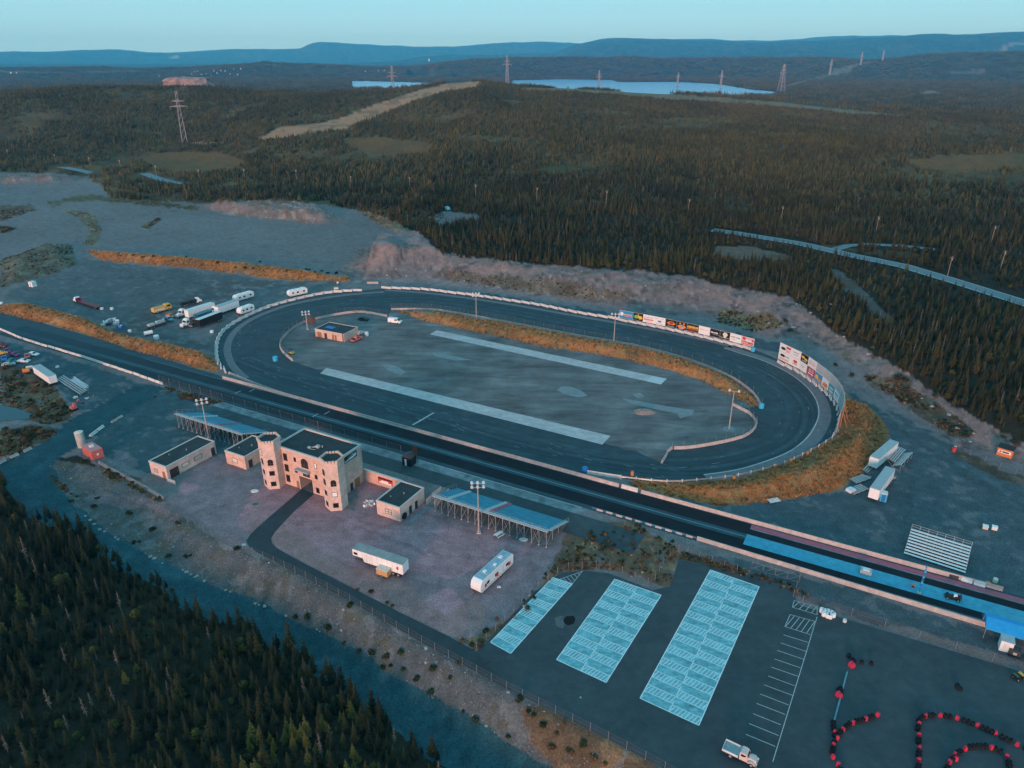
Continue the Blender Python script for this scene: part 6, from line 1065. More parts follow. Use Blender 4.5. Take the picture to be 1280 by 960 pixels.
jm = [M_WHITE2, M_GREYP, M_WHITE, M_DKSTEEL, M_LAMP, M_MAROON, M_BLUEP]
JUNK = [('white appliance', 132, 404), ('grey engine block', 138, 402), ('white oil drum', 143, 400.5), ('dark axle', 136, 406.5), ('pale washing machine', 147, 403.5), ('white boxy freezer', 149, 409.5), ('grey metal crate', 152, 410.5), ('dark red bonnet', 128.5, 407), ('white tub', 145, 406)]
for i, (n_, a, b) in enumerate(JUNK):
    k = empty('scrap_item', W(a, b), rs_.uniform(0, 3), '%s in the scrap heap on the gravel edge' % n_, 'scrap', 'scrap heap by the grass bank'); m = MB(); s_ = rs_.uniform(.7, 1.2); m.side([(-s_, 0), (s_, 0), (s_ * .9, s_), (-s_ * .8, s_ * 1.1)], -.6 * s_, .6 * s_); m.build('casing', jm[i % 7], k); m = MB(); m.cyl((0, 0, s_ * .9), (0, 0, s_ * 1.2), .3, 6); m.build('fitting', jm[(i + 3) % 7], k)
for i, (a, b) in enumerate(ZR([(205, 750), (243, 758), (348, 783), (377, 791), (8, 720), (650, 860), (510, 748), (560, 748), (783, 893), (1060, 863)])): drum(('white drum, %s along the grassy bank' % ('first', 'second', 'third', 'fourth')[i]) if i < 4 else ('white drum at the photo edge end of the grassy bank', 'pale drum at the foot of the scrap heap bank', 'white drum behind the dark red flatbed', 'pale drum right of the dark red flatbed', 'round white tank on the gap of the grassy bank', 'white drum on pale gravel by the left turn')[i - 4], (a, b), M_WHITE2, .7 if i != 8 else 1.0, .9 if i != 8 else 1.3, 'white drums on the left gravel')
k = empty('marshal_post', W(420.5, 362.5), .1, 'small pale marshal post with flag pole above the left barrier', 'marshal post'); m = MB(); m.box(-1, 1, -.7, .7, 0, 1.2); m.build('base', M_CREAM, k); m = MB(); m.cyl((.5, 0, 1.2), (.5, 0, 4.0), .06, 5); m.build('flag_pole', M_STEEL, k); m = MB(); m.box(.5, 1.3, -.02, .02, 3.2, 4.0); m.build('flag', M_LAMP, k)
car('blue_truck', 'bright blue truck at the wood edge on the gravel track', G(558.5, 262), 2.0, M_CYAN, 'truck', None, 6.5, 2.4, 'van')
# rocky dirt pile on the infield
# ------------------------------------------------------------ vegetation
def leaf_mat(name, col, col2, rough=.9):
    m = bpy.data.materials.new(name); m.use_nodes = True; t = m.node_tree; b = t.nodes['Principled BSDF']
    b.inputs['Roughness'].default_value = rough; b.inputs['Specular IOR Level'].default_value = .08
    oi = t.nodes.new('ShaderNodeObjectInfo'); cr = t.nodes.new('ShaderNodeValToRGB')
    ge = t.nodes.new('ShaderNodeNewGeometry'); n = t.nodes.new('ShaderNodeTexNoise'); n.inputs['Scale'].default_value = .9; n.inputs['Detail'].default_value = 3
    t.links.new(ge.outputs['Position'], n.inputs['Vector'])
    n0 = t.nodes.new('ShaderNodeTexNoise'); n0.inputs['Scale'].default_value = .012; n0.inputs['Detail'].default_value = 4; t.links.new(ge.outputs['Position'], n0.inputs['Vector'])
    ad = t.nodes.new('ShaderNodeMath'); ad.operation = 'MULTIPLY_ADD'; ad.inputs[1].default_value = .55
    t.links.new(oi.outputs['Random'], ad.inputs[0])
    a2 = t.nodes.new('ShaderNodeMath'); a2.operation = 'MULTIPLY_ADD'; a2.inputs[1].default_value = .35
    a3 = t.nodes.new('ShaderNodeMath'); a3.operation = 'MULTIPLY_ADD'; a3.inputs[1].default_value = .9; a3.inputs[2].default_value = -.42
    t.links.new(n0.outputs['Fac'], a3.inputs[0])
    t.links.new(n.outputs['Fac'], a2.inputs[0]); t.links.new(a3.outputs[0], a2.inputs[2]); t.links.new(a2.outputs[0], ad.inputs[2])
    t.links.new(ad.outputs[0], cr.inputs[0])
    cr.color_ramp.elements[0].color = (*col, 1); cr.color_ramp.elements[0].position = .15
    cr.color_ramp.elements[1].color = (*col2, 1); cr.color_ramp.elements[1].position = .95
    t.links.new(cr.outputs[0], b.inputs['Base Color'])
    return m
NEEDLE = leaf_mat('spruce_needles', (.010, .017, .011), (.052, .052, .022)); LARCH = leaf_mat('larch_needles', (.07, .072, .02), (.125, .105, .03))
DEAD = leaf_mat('dead_twigs', (.11, .075, .055), (.20, .14, .105)); LEAF = leaf_mat('shrub_leaves', (.022, .032, .016), (.07, .065, .028)); DRY = leaf_mat('dry_leaves', (.09, .05, .024), (.19, .10, .045))
HILLN = leaf_mat('hill_needles', (.032, .036, .018), (.125, .108, .044)); BARK = mat('bark', (.085, .065, .052), .9, .3, 6); SNAG = mat('bare_wood', (.21, .185, .165), .9, .2, 6)

def crown_mesh(name, h, rad, levels, per, seed, material, base=.1, droop=.30, sparse=0.0, sprays=True):
    r_ = random.Random(seed); vs, fs = [], []
    def tri_blade(o, d, L, w, dz):
        side = Vector((-d.y, d.x, 0)) * w; mid = o + d * (L * .5) + Vector((0, 0, -dz * .35)); tip = o + d * L + Vector((0, 0, -dz))
        n = len(vs); vs.extend([o + Vector((0, 0, .10)), mid + side - Vector((0, 0, w * .5)), mid + Vector((0, 0, w * .35)), mid - side - Vector((0, 0, w * .5)), tip])
        fs.extend([(n, n + 1, n + 2), (n, n + 2, n + 3), (n + 2, n + 1, n + 4), (n + 3, n + 2, n + 4)])
    lean = (r_.uniform(-.02, .02), r_.uniform(-.02, .02))
    for i in range(levels):
        f = i / (levels - 1); zz = h * (base + (.97 - base) * f)
        R = rad * ((1 - f) ** .85) * (1 + .25 * r_.uniform(-1, 1)) + .10
        if f < .25: R *= .65 + 1.4 * f
        k = max(3, int(per * (1 - .5 * f))); a0 = r_.uniform(0, 6.28)
        for j in range(k):
            if r_.random() < sparse: continue
            a = a0 + 6.283 * j / k + r_.uniform(-.35, .35); L = R * r_.uniform(.6, 1.2)
            o = Vector((lean[0] * zz, lean[1] * zz, zz + r_.uniform(-.15, .15))); d = Vector((math.cos(a), math.sin(a), 0))
            tri_blade(o, d, L, .20 * L + .07, L * droop + .05)
            if sprays and L > .5:
                for s in (-1, 1):
                    a2 = a + s * r_.uniform(.5, .8); tri_blade(o + d * L * .35 - Vector((0, 0, L * droop * .3)), Vector((math.cos(a2), math.sin(a2), 0)), L * .5, .12 * L + .03, L * droop * .6)
    n = len(vs); tx, ty = lean[0] * h, lean[1] * h
    vs.extend([Vector((tx + .1, ty, h * .93)), Vector((tx - .06, ty + .09, h * .93)), Vector((tx - .06, ty - .09, h * .93)), Vector((tx, ty, h * 1.04))])
    fs.extend([(n, n + 1, n + 3), (n + 1, n + 2, n + 3), (n + 2, n, n + 3)])
    me = bpy.data.meshes.new(name); me.from_pydata([tuple(v) for v in vs], [], fs); me.materials.append(material); me.update(); return me
def trunk_mesh(name, h, r, material, seed=0, limbs=0):
    r_ = random.Random(seed); vs, fs = [], []; n = 6
    for k, f in enumerate((0, .5, 1)):
        for j in range(n):
            a = 6.283 * j / n; q = r * (1 - .85 * f); vs.append((q * math.cos(a), q * math.sin(a), h * f - (.3 if k == 0 else 0)))
    for k in range(2):
        for j in range(n): fs.append((k * n + j, k * n + (j + 1) % n, (k + 1) * n + (j + 1) % n, (k + 1) * n + j))
    for i in range(limbs):
        z0 = h * r_.uniform(.3, .95); a = r_.uniform(0, 6.28); L = (1.1 - z0 / h) * r_.uniform(.6, 1.6) + .15; dx, dy = math.cos(a), math.sin(a); q = .035
        b = len(vs); vs.extend([(-dy * q, dx * q, z0), (dy * q, -dx * q, z0), (0, 0, z0 + 2 * q), (dx * L, dy * L, z0 - L * .12)])
        fs.extend([(b, b + 1, b + 3), (b + 1, b + 2, b + 3), (b + 2, b, b + 3)])
    me = bpy.data.meshes.new(name); me.from_pydata(vs, [], fs); me.materials.append(material); me.update(); return me
def blob_mesh(name, rad, h, n, seed, material, size=.35):   # a bush: many small leaf faces through an uneven volume
    r_ = random.Random(seed); vs, fs = [], []
    lumps = [(Vector((r_.uniform(-.5, .5) * rad, r_.uniform(-.5, .5) * rad, h * r_.uniform(.25, .7))), r_.uniform(.4, .7) * rad) for _ in range(6)]
    for _ in range(n):
        c, q = r_.choice(lumps); d = Vector((r_.gauss(0, 1), r_.gauss(0, 1), abs(r_.gauss(0, 1)) * .9 - .2)).normalized()
        p = c + d * q * r_.uniform(.55, 1.1); p.z = max(.05, p.z * 1.0)
        a = r_.uniform(0, 6.28); s = size * r_.uniform(.6, 1.3); t1 = Vector((math.cos(a), math.sin(a), r_.uniform(-.5, .5))) * s; t2 = d.cross(t1).normalized() * s * .6
        b = len(vs); vs.extend([p - t1, p + t2, p + t1, p - t2]); fs.append((b, b + 1, b + 2, b + 3))
    me = bpy.data.meshes.new(name); me.from_pydata([tuple(v) for v in vs], [], fs); me.materials.append(material); me.update(); return me

# one tree of each kind; every further tree shares these meshes
KINDS = []
for k in range(6):
    hh = (7.6, 6.4, 8.6, 5.4, 7.0, 9.0)[k]; rr = (1.45, 1.5, 1.5, 1.35, 1.2, 1.7)[k]
    KINDS.append((crown_mesh('spruce_crown', hh, rr, 15, 9, 10 + k, NEEDLE, base=.08), trunk_mesh('spruce_trunk', hh * .97, .13, BARK)))
KINDS.append((crown_mesh('larch_crown', 7.4, 1.6, 13, 8, 31, LARCH, base=.15, droop=.1), trunk_mesh('larch_trunk', 7.2, .12, BARK)))
KINDS.append((crown_mesh('larch_crown', 6.2, 1.7, 11, 8, 32, LARCH, base=.12, droop=.05), trunk_mesh('larch_trunk', 6.0, .12, BARK)))
KINDS.append((crown_mesh('dead_crown', 7.2, 1.0, 10, 6, 41, DEAD, base=.25, droop=.2, sparse=.35, sprays=False), trunk_mesh('dead_trunk', 7.2, .12, SNAG, 4, 14)))
for k in range(2): KINDS.append((blob_mesh('leafy_crown', 1.5 - .2 * k, 4.6 - .6 * k, 260, 140 + k, (LARCH, LEAF)[k], .34), trunk_mesh('leafy_trunk', 3.2, .12, BARK)))
BACKN = leaf_mat('back_needles', (.018, .024, .013), (.088, .074, .030))
KINDS_B = []
for c_, t_ in KINDS:
    if c_.materials[0] == NEEDLE: c_ = c_.copy(); c_.materials[0] = BACKN
    KINDS_B.append((c_, t_))
SNAG_ME = trunk_mesh('snag_trunk', 6.6, .11, SNAG, 9, 22)

def forest_mask(x, y, z, r, u, v):
    near = (r < 640) | ((u < 430) & (r < 1050))
    low = pip(u, v, [(p[0] + 3 * math.sin(i * 2.1), p[1] - 11 + 4 * math.sin(i * 1.3)) for i, p in enumerate(ROAD_LO[1:-1])] + [(-60, 640), (-400, 640), (-400, 1500), (640, 1500)]) & (r < 260)
    back = (r > 330) | ((u > 800) & (v < 620) & (r > 190))
    ok = back & ~(pip(u, v, GRAVEL) & near)
    for pl, c_ in CLEAR:
        vs = [p[1] for p in pl]; lo = 250 if min(vs) > 255 else 450
        ok &= ~(pip(u, v, pl) & (r > lo) & (r < 1600))
    ok &= ~((dline(x, y, HWAY_W) < 8.5) | (dline(x, y, HWAY2_W) < 5) | (dline(x, y, HWAY3_W) < 11) | (dline(x, y, HWAY4_W) < 11))
    ok &= ~((dline(u, v, [(60, 213), (131, 235), (230, 254), (410, 254)]) < 3) & near)
    return low | ok
HWAY = [(890, 288), (917, 291.5), (1000, 305), (1065, 320), (1129, 333), (1186, 350), (1285, 381), (1400, 420)]
HWAY2 = [(1038, 314), (1060, 307.5), (1085, 306), (1130, 308), (1169, 312.5)]
HWAY3 = [(70, 207), (100, 214), (125, 218)]; HWAY4 = [(180, 217), (196, 223), (215, 228), (232, 230)]
def drape(pts): return [tuple(G(a, b))[:2] for a, b in pts]
HWAY_W, HWAY2_W, HWAY3_W, HWAY4_W = drape(HWAY), drape(HWAY2), drape(HWAY3), drape(HWAY4)
def ribbon(name, wpts, width, dz, material, n=8, parent=None):
    pts = []
    for a, b in zip(wpts[:-1], wpts[1:]):
        for k in range(n): pts.append((a[0] + (b[0] - a[0]) * k / n, a[1] + (b[1] - a[1]) * k / n))
    pts.append(wpts[-1]); vs, fs = [], []
    zs = height(np.array([p[0] for p in pts]), np.array([p[1] for p in pts]))
    zm = np.array([zs[max(i - 3, 0):i + 4].mean() for i in range(len(pts))]); zq = np.array([zm[max(i - 5, 0):i + 6].mean() for i in range(len(pts))])
    for i, p in enumerate(pts):
        q0, q1 = pts[max(i - 1, 0)], pts[min(i + 1, len(pts) - 1)]; dx, dy = q1[0] - q0[0], q1[1] - q0[1]; L = math.hypot(dx, dy) + 1e-6
        nx, ny = -dy / L * width / 2, dx / L * width / 2; z = zq[i] + dz
        vs.extend([(p[0] + nx, p[1] + ny, z), (p[0] - nx, p[1] - ny, z)])
        if i: fs.append((2 * i - 2, 2 * i - 1, 2 * i + 1, 2 * i))
    return mesh_obj(name, vs, fs, material, parent)
M_HWAY = mat('highway_asphalt', (.15, .19, .21), .75, .1, .5)
LINE = mat('road_paint', (.62, .62, .60), .7, .15, 3)
for w_, wd_ in ((HWAY_W, 9), (HWAY2_W, 5.5), (HWAY3_W, 9), (HWAY4_W, 9)):
    h_ = ribbon('highway', w_, wd_, .3, M_HWAY); tag(h_, kind='structure')
for s_ in (-3.6, 3.6):
    off = []
    for i, p in enumerate(HWAY_W):
        q0, q1 = HWAY_W[max(i - 1, 0)], HWAY_W[min(i + 1, len(HWAY_W) - 1)]; dx, dy = q1[0] - q0[0], q1[1] - q0[1]; L = math.hypot(dx, dy)
        off.append((p[0] - dy / L * s_, p[1] + dx / L * s_))
    tag(ribbon('highway_edge_line', off, .3, .36, LINE), kind='structure')

def sample(n, r0, r1, a0, a1):
    r = np.sqrt(rng.uniform(r0 * r0, r1 * r1, n)); a = rng.uniform(math.radians(a0), math.radians(a1), n)
    x, y = r * np.sin(a), r * np.cos(a); z = height(x, y); u, v = Q(x, y, z)
    u = np.nan_to_num(u, nan=-9999); v = np.nan_to_num(v, nan=9999)
    uu = u + vnoise(x, y, 9, 51) * 6 * np.clip(160 / r, .05, 1); vv = v + vnoise(x, y, 9, 52) * 4 * np.clip(160 / r, .05, 1)
    m = forest_mask(x, y, z, r, uu, vv)
    return x[m], y[m], z[m], u[m], v[m]
def pick_kind(n, x, y):
    k = rng.integers(0, 6, n); q = rng.random(n); yel = vnoise(x, y, 14, 61) + .4 * vnoise(x, y, 60, 62)
    k = np.where((q < .30) & (yel > .35), rng.integers(6, 8, n), k); k = np.where((q > .88) & (q < .955), rng.integers(9, 11, n), k); k = np.where(q > .955, 8, k); return k
# near wood: trees below the service road and those behind the track
def thin(x, y, dmin):
    cell = {}; keep = np.zeros(len(x), bool)
    for i in range(len(x)):
        c_ = (int(x[i] // dmin), int(y[i] // dmin)); okk = True
        for a in (-1, 0, 1):
            for b in (-1, 0, 1):
                for j in cell.get((c_[0] + a, c_[1] + b), ()):
                    if (x[j] - x[i]) ** 2 + (y[j] - y[i]) ** 2 < dmin * dmin: okk = False
        if okk: cell.setdefault(c_, []).append(i); keep[i] = True
    return keep
nx, ny, nz, nu, nv = sample(26000, 35, 215, -62, 20)
mk = thin(nx, ny, 1.22) & (vnoise(nx, ny, 18, 63) > -.72); nx, ny, nz, nu, nv = nx[mk], ny[mk], nz[mk], nu[mk], nv[mk]
bx, by, bz, bu, bv = sample(150000, 190, 760, -46, 46)
mk = rng.random(len(bx)) < np.clip(.75 + .5 * vnoise(bx, by, 30, 64), np.minimum(.15, 1), 1) * (1 - sstep(470, 750, np.hypot(bx, by))); bx, by, bz, bu, bv = bx[mk], by[mk], bz[mk], bu[mk], bv[mk]
def scales(x, y, lo=.27, hi=.75):
    return np.clip(rng.normal(.49, .16, len(x)) + .18 * vnoise(x, y, 25, 65), lo, hi + .2)
X_ = np.concatenate([nx, bx]); Y_ = np.concatenate([ny, by]); Z_ = np.concatenate([nz, bz]); U_ = np.concatenate([nu, bu]); V_ = np.concatenate([nv, bv])
S_ = scales(X_, Y_); K_ = pick_kind(len(X_), X_, Y_); R_ = rng.uniform(0, 6.28, len(X_))
# trees stand a little smaller at the wood's edge by the road
D3 = np.sqrt(X_ ** 2 + Y_ ** 2 + (H - Z_ - 4) ** 2)
inview = (U_ > 0) & (U_ < 1280) & (V_ > 300) & (V_ < 955)
big = S_ * np.array([7.6, 6.4, 8.6, 5.4, 7, 9, 7.4, 6.2, 7.2, 4.6, 4])[K_] / D3
rank = np.argsort(np.where(inview, -big, 0))[:300]
NAMES = ['spruce_tree'] * 6 + ['larch_tree'] * 2 + ['dead_tree'] + ['leafy_tree'] * 2
LAB = {'spruce_tree': ('dark green spruce standing in the wood below the service road', 'tree', 'spruces in the wood below the service road'),
       'larch_tree': ('yellowish green larch standing among the dark spruces below the service road', 'tree', 'yellowish larches in the wood below the service road'),
       'leafy_tree': ('small round leafy tree standing among the dark spruces below the service road', 'tree', 'round leafy trees in the wood below the service road'),
       'dead_tree': ('brown half bare dead conifer standing among the dark spruces below the service road', 'tree', 'dead conifers in the wood below the service road')}
for i in rank:
    nm = NAMES[K_[i]]
    e = bpy.data.objects.new(nm, None); link(e); e.location = (X_[i], Y_[i], Z_[i] - .1); e.rotation_euler = (rng.normal(0, .03), rng.normal(0, .03), R_[i]); s = float(S_[i]); e.scale = (s, s, s)
    lab = LAB[nm] if Y_[i] < 200 else (LAB[nm][0].replace('below the service road', 'behind the track'), 'tree', LAB[nm][2].replace('below the service road', 'behind the track'))
    tag(e, *lab)
    link(bpy.data.objects.new('trunk', KINDS[K_[i]][1]), e); link(bpy.data.objects.new('crown', KINDS[K_[i]][0]), e)
rest = np.ones(len(X_), bool); rest[rank] = False

def scatter(name, meshes, x, y, z, s, rot, k, kind='stuff', tilt=None):
    pc = bpy.data.collections.new(name + '_kinds')
    for i, ms in enumerate(meshes):
        ms = ms if isinstance(ms, (list, tuple)) else [ms]
        if len(ms) == 1: me = ms[0]
        else:
            bm = bmesh.new(); mats = []
            for q in ms:
                nf = len(bm.faces); bm.from_mesh(q); bm.faces.ensure_lookup_table()
                for f_ in bm.faces[nf:]: f_.material_index = len(mats)
                mats.append(q.materials[0])
            me = bpy.data.meshes.new(name); bm.to_mesh(me); bm.free()
            for q in mats: me.materials.append(q)
        pc.objects.link(bpy.data.objects.new('%s_%02d' % (name, i), me))
    me = bpy.data.meshes.new(name); me.vertices.add(len(x)); me.vertices.foreach_set('co', np.stack([x, y, z], -1).astype(np.float32).ravel())
    for nm, dt, val in (('scl', 'FLOAT', s), ('idx', 'INT', k)):
        at = me.attributes.new(nm, dt, 'POINT'); at.data.foreach_set('value', np.asarray(val, np.float32 if dt == 'FLOAT' else np.int32))
    at = me.attributes.new('rot', 'FLOAT_VECTOR', 'POINT'); rv = np.zeros((len(x), 3), np.float32); rv[:, 2] = rot
    if tilt is not None: rv[:, :2] = tilt
    at.data.foreach_set('vector', rv.ravel())
    o = link(bpy.data.objects.new(name, me)); o['kind'] = kind
    ng = bpy.data.node_groups.new(name, 'GeometryNodeTree')
    ng.interface.new_socket('Geometry', in_out='INPUT', socket_type='NodeSocketGeometry'); ng.interface.new_socket('Geometry', in_out='OUTPUT', socket_type='NodeSocketGeometry')
    gi = ng.nodes.new('NodeGroupInput'); go = ng.nodes.new('NodeGroupOutput'); ip = ng.nodes.new('GeometryNodeInstanceOnPoints'); ci = ng.nodes.new('GeometryNodeCollectionInfo')
    ci.inputs['Collection'].default_value = pc; ci.inputs['Separate Children'].default_value = True; ci.inputs['Reset Children'].default_value = True
    def attr(nm, dt):
        n = ng.nodes.new('GeometryNodeInputNamedAttribute'); n.data_type = dt; n.inputs['Name'].default_value = nm; return n.outputs[0]
    ng.links.new(gi.outputs[0], ip.inputs['Points']); ng.links.new(ci.outputs[0], ip.inputs['Instance']); ip.inputs['Pick Instance'].default_value = True
    ng.links.new(attr('idx', 'INT'), ip.inputs['Instance Index'])
    er = ng.nodes.new('FunctionNodeEulerToRotation'); ng.links.new(attr('rot', 'FLOAT_VECTOR'), er.inputs[0]); ng.links.new(er.outputs[0], ip.inputs['Rotation'])
    cx = ng.nodes.new('ShaderNodeCombineXYZ'); sa = attr('scl', 'FLOAT')
    for q in range(3): ng.links.new(sa, cx.inputs[q])
    ng.links.new(cx.outputs[0], ip.inputs['Scale']); ng.links.new(ip.outputs[0], go.inputs[0])
    md = o.modifiers.new('scatter', 'NODES'); md.node_group = ng
    return o
scatter('near_forest', KINDS + KINDS_B, X_[rest], Y_[rest], Z_[rest] - .1, S_[rest], R_[rest], K_[rest] + np.where(np.arange(len(X_)) >= len(nx), len(KINDS), 0)[rest])
# mid and far forest: small stands of plain spruces, shared by all
def stand(seed, n, rad, hmul, lv):
    r_ = random.Random(seed); vs, fs = [], []
    for _ in range(n):
        a = r_.uniform(0, 6.28); q = rad * math.sqrt(r_.random()); cx_, cy_ = q * math.cos(a), q * math.sin(a); h = r_.uniform(4.5, 9) * hmul; R = r_.uniform(1.1, 1.7) * hmul
        for L in range(lv):
            z0 = h * (.1 + .8 * L / lv); z1 = h * (.1 + .8 * (L + 1.5) / lv) if L < lv - 1 else h; rr = R * (1 - .85 * L / lv); k = 6; b = len(vs); a0 = r_.uniform(0, 6)
            for j in range(k): vs.append((cx_ + rr * r_.uniform(.6, 1.2) * math.cos(a0 + j * 6.283 / k), cy_ + rr * r_.uniform(.6, 1.2) * math.sin(a0 + j * 6.283 / k), z0 + r_.uniform(-.3, .1)))
            vs.append((cx_, cy_, z1))
            for j in range(k): fs.append((b + j, b + (j + 1) % k, b + k))
    me = bpy.data.meshes.new('spruce_stand'); me.from_pydata(vs, [], fs); me.materials.append(HILLN); me.update(); return me
x, y, z, u, v = sample(92000, 450, 1560, -44, 44)
mk = rng.random(len(x)) < np.clip(.75 + .7 * vnoise(x, y, 70, 71) + .4 * vnoise(x, y, 24, 72), .08, 1) * sstep(450, 740, np.hypot(x, y)); x, y, z = x[mk], y[mk], z[mk]
scatter('hill_forest', [stand(s, 4, 3.6, 1, 4) for s in range(1, 9)], x, y, z - .2, rng.uniform(.38, .75, len(x)), rng.uniform(0, 6.28, len(x)), rng.integers(0, 8, len(x)))
def sample_far(n, r0, r1):
    r = np.sqrt(rng.uniform(r0 * r0, r1 * r1, n)); a = rng.uniform(math.radians(-42), math.radians(42), n); x, y = r * np.sin(a), r * np.cos(a); z = height(x, y)
    u, v = Q(x, y, z); m = (z > ZL_ + .8)
    for pl, c_ in CLEAR:
        if min(p[1] for p in pl) < 118: m &= ~pip(u, v, pl)
    for l in LAKES_W: m &= dline(x, y, l, True) > 12
    return x[m], y[m], z[m]
x, y, z = sample_far(46000, 1560, 6700)
scatter('far_forest', [stand(s, 9, 16, 1.15, 2) for s in range(11, 18)], x, y, z - .3, rng.uniform(.6, 1.2, len(x)), rng.uniform(0, 6.28, len(x)), rng.integers(0, 7, len(x)))
# ------------------------------------------------------------ lamp masts, poles, pylons
def light_mast(label, base, top_v, u_top=None, rows=2, n=3, dbl=True):
    p = W(*base); h = 1.0
    while Q(p.x, p.y, h)[1] > top_v and h < 40: h += .1
    h = float(h); a = math.atan2(p.y, p.x); e = empty('light_mast', p, a + math.pi / 2, label, 'light mast', 'floodlight masts round the raceway')
    k = MB(); k.cyl((0, 0, 0), (0, 0, h), .22, 8, .12); k.build('mast', M_POST2, e); k = MB(); k.box(-.5, .5, -.5, .5, -.1, .3); k.build('footing', M_CONC, e)
    for r in range(rows):
        z = h - .1 - r * 1.1; k = MB(); k.box(-1.5, 1.5, -.06, .06, z - .06, z + .06); arm = k.build('cross_arm', M_POST2, e)
        for i in range(n): x = -1.3 + 2.6 * i / (n - 1); m = MB(); m.cyl((x, -.1, z + .35), (x, .35, z + .15), .3, 8, .36); m.build('floodlight', M_LAMP, arm)
    return e
M_POST2 = mat('mast_steel', (.40, .36, .33), .5, .12, 2, metal=.2)
light_mast('tall floodlight mast between long building and left grandstand', (261, 547), 500); light_mast('tall floodlight mast standing before the right grandstand', (598.5, 666), 604); light_mast('pale floodlight mast at the right end of the infield', (911, 537.5), 489, rows=1, n=2); light_mast('floodlight mast on the middle of the grassy infield bank', (767, 431), 393); light_mast('floodlight mast at the left of the grassy infield bank', (595.5, 400), 367); light_mast('floodlight mast beside the brown scoreboard', (384.5, 412), 390)
k = empty('stone_base', W(912, 537), 0, 'low round concrete base at the pale infield mast', 'base'); m = MB(); m.cyl((0, 0, 0), (0, 0, .35), 2.0, 14, 1.7); m.build('slab', M_PAD2, k)
M_POLE = mat('utility_pole_wood', (.24, .21, .19), .85, .15, 3)
pole_px = ZA([(33, 590), (208, 607), (336, 620), (450, 632), (583, 655), (742, 670), (911, 668), (1104, 672)]) + ZB([(57, 697), (275, 702), (520, 736), (747, 748), (1005, 760)]) + ZC([(30, 795), (375, 825), (728, 866), (1157, 905)]) + [(1184, 346), (1250, 338)]
for i, (u, v) in enumerate(pole_px):
    p = G(u, v); e = empty('utility_pole', p - Vector((0, 0, .5)), .35, 'pale wooden utility pole, %s from the left along the highway' % ('first second third fourth fifth sixth seventh eighth ninth tenth eleventh twelfth thirteenth fourteenth fifteenth sixteenth seventeenth eighteenth nineteenth'.split()[i]), 'utility pole', 'utility poles along the highway')
    k = MB(); k.cyl((0, 0, 0), (0, 0, 10.2), .17, 6, .12); k.build('pole', M_POLE, e); k = MB(); k.box(-1.2, 1.2, -.08, .08, 9.3, 9.5); k.build('cross_arm', M_POLE, e); k = MB(); k.cyl((.35, 0, 8.2), (.35, 0, 9.0), .25, 6); k.build('transformer', M_STEEL, e)
M_PYLON = mat('pylon_steel', (.26, .26, .27), .6, .1, .2)
def pylon(label, u, vb, vt, wide=False, r=None):
    if r: d = ray(u, vb); q = r / math.hypot(d[0], d[1]); p = Vector((d[0] * q, d[1] * q, 0)); p.z = height1(p.x, p.y)
    else: p = G(u, vb)
    h = 10.0
    while Q(p.x, p.y, p.z + h)[1] > vt and h < 200: h += 1
    D = math.hypot(p.x, p.y); t = max(.09, D * .00026); e = empty('transmission_tower', p, .5, label, 'pylon', 'power pylons across the forest'); b = h * (.11 if wide else .05); tw = h * .014
    for a, c in ((-1, -1), (1, -1), (1, 1), (-1, 1)): k = MB(); k.cyl((a * b, c * b, -1), (a * tw, c * tw, h), t, 4); k.build('leg', M_PYLON, e)
    k = MB()
    for i in range(7):
        f0, f1 = i / 7, (i + 1) / 7; w0, w1 = b + (tw - b) * f0, b + (tw - b) * f1
        for s_ in (-1, 1): k.cyl((-w0, s_ * w0, h * f0), (w1, s_ * w1, h * f1), t * .6, 3); k.cyl((s_ * w0, -w0, h * f0), (s_ * w1, w1, h * f1), t * .6, 3)
    k.build('lattice', M_PYLON, e)
    for z, w_ in (((.70, .17), (.80, .12)) if not wide else ((.78, .16), (.9, .1))): k = MB(); k.add([(-h * w_, 0, h * z), (h * w_, 0, h * z), (0, t, h * (z + .03)), (0, -t, h * (z + .03)), (0, 0, h * (z - .02))], [(0, 2, 4), (0, 4, 3), (1, 4, 2), (1, 3, 4), (0, 3, 2), (1, 2, 3)]); k.box(-h * w_, h * w_, -t, t, h * z - t, h * z + t); k.build('cross_arm', M_PYLON, e)
    for s_ in (-1, 1): k = MB(); k.cyl((s_ * h * .16, 0, h * .70), (s_ * h * .16, 0, h * .64), t, 4); k.build('insulator', M_PYLON, e)
pylon('pale lattice pylon rising from the forest at far left', 231, 178, 114); pylon('lattice pylon on the tan clearing of the hill', 492, 125.5, 82); pylon('lattice pylon on the hill crest at the left end of the lake', 634, 107, 69); pylon('wide footed pylon at the right shore of the lake', 976, 114, 80, True, 2900); pylon('lattice pylon left of the wide footed one, beyond the lake', 901, 106, 88, False, 3300); pylon('small pylon in the middle of the lake view', 847, 105, 91, False, 3500); pylon('small pylon above the left half of the lake', 748.5, 108, 88, False, 3000)
pylon('far pylon on the pale clearing right of the lake', 1037, 93, 74, False, 4900); pylon('farther pylon up the line beyond the pale clearing', 1076, 79, 65, False, 5400); pylon('farthest pylon at the end of the pale line', 1103, 75, 62.5, False, 5550)
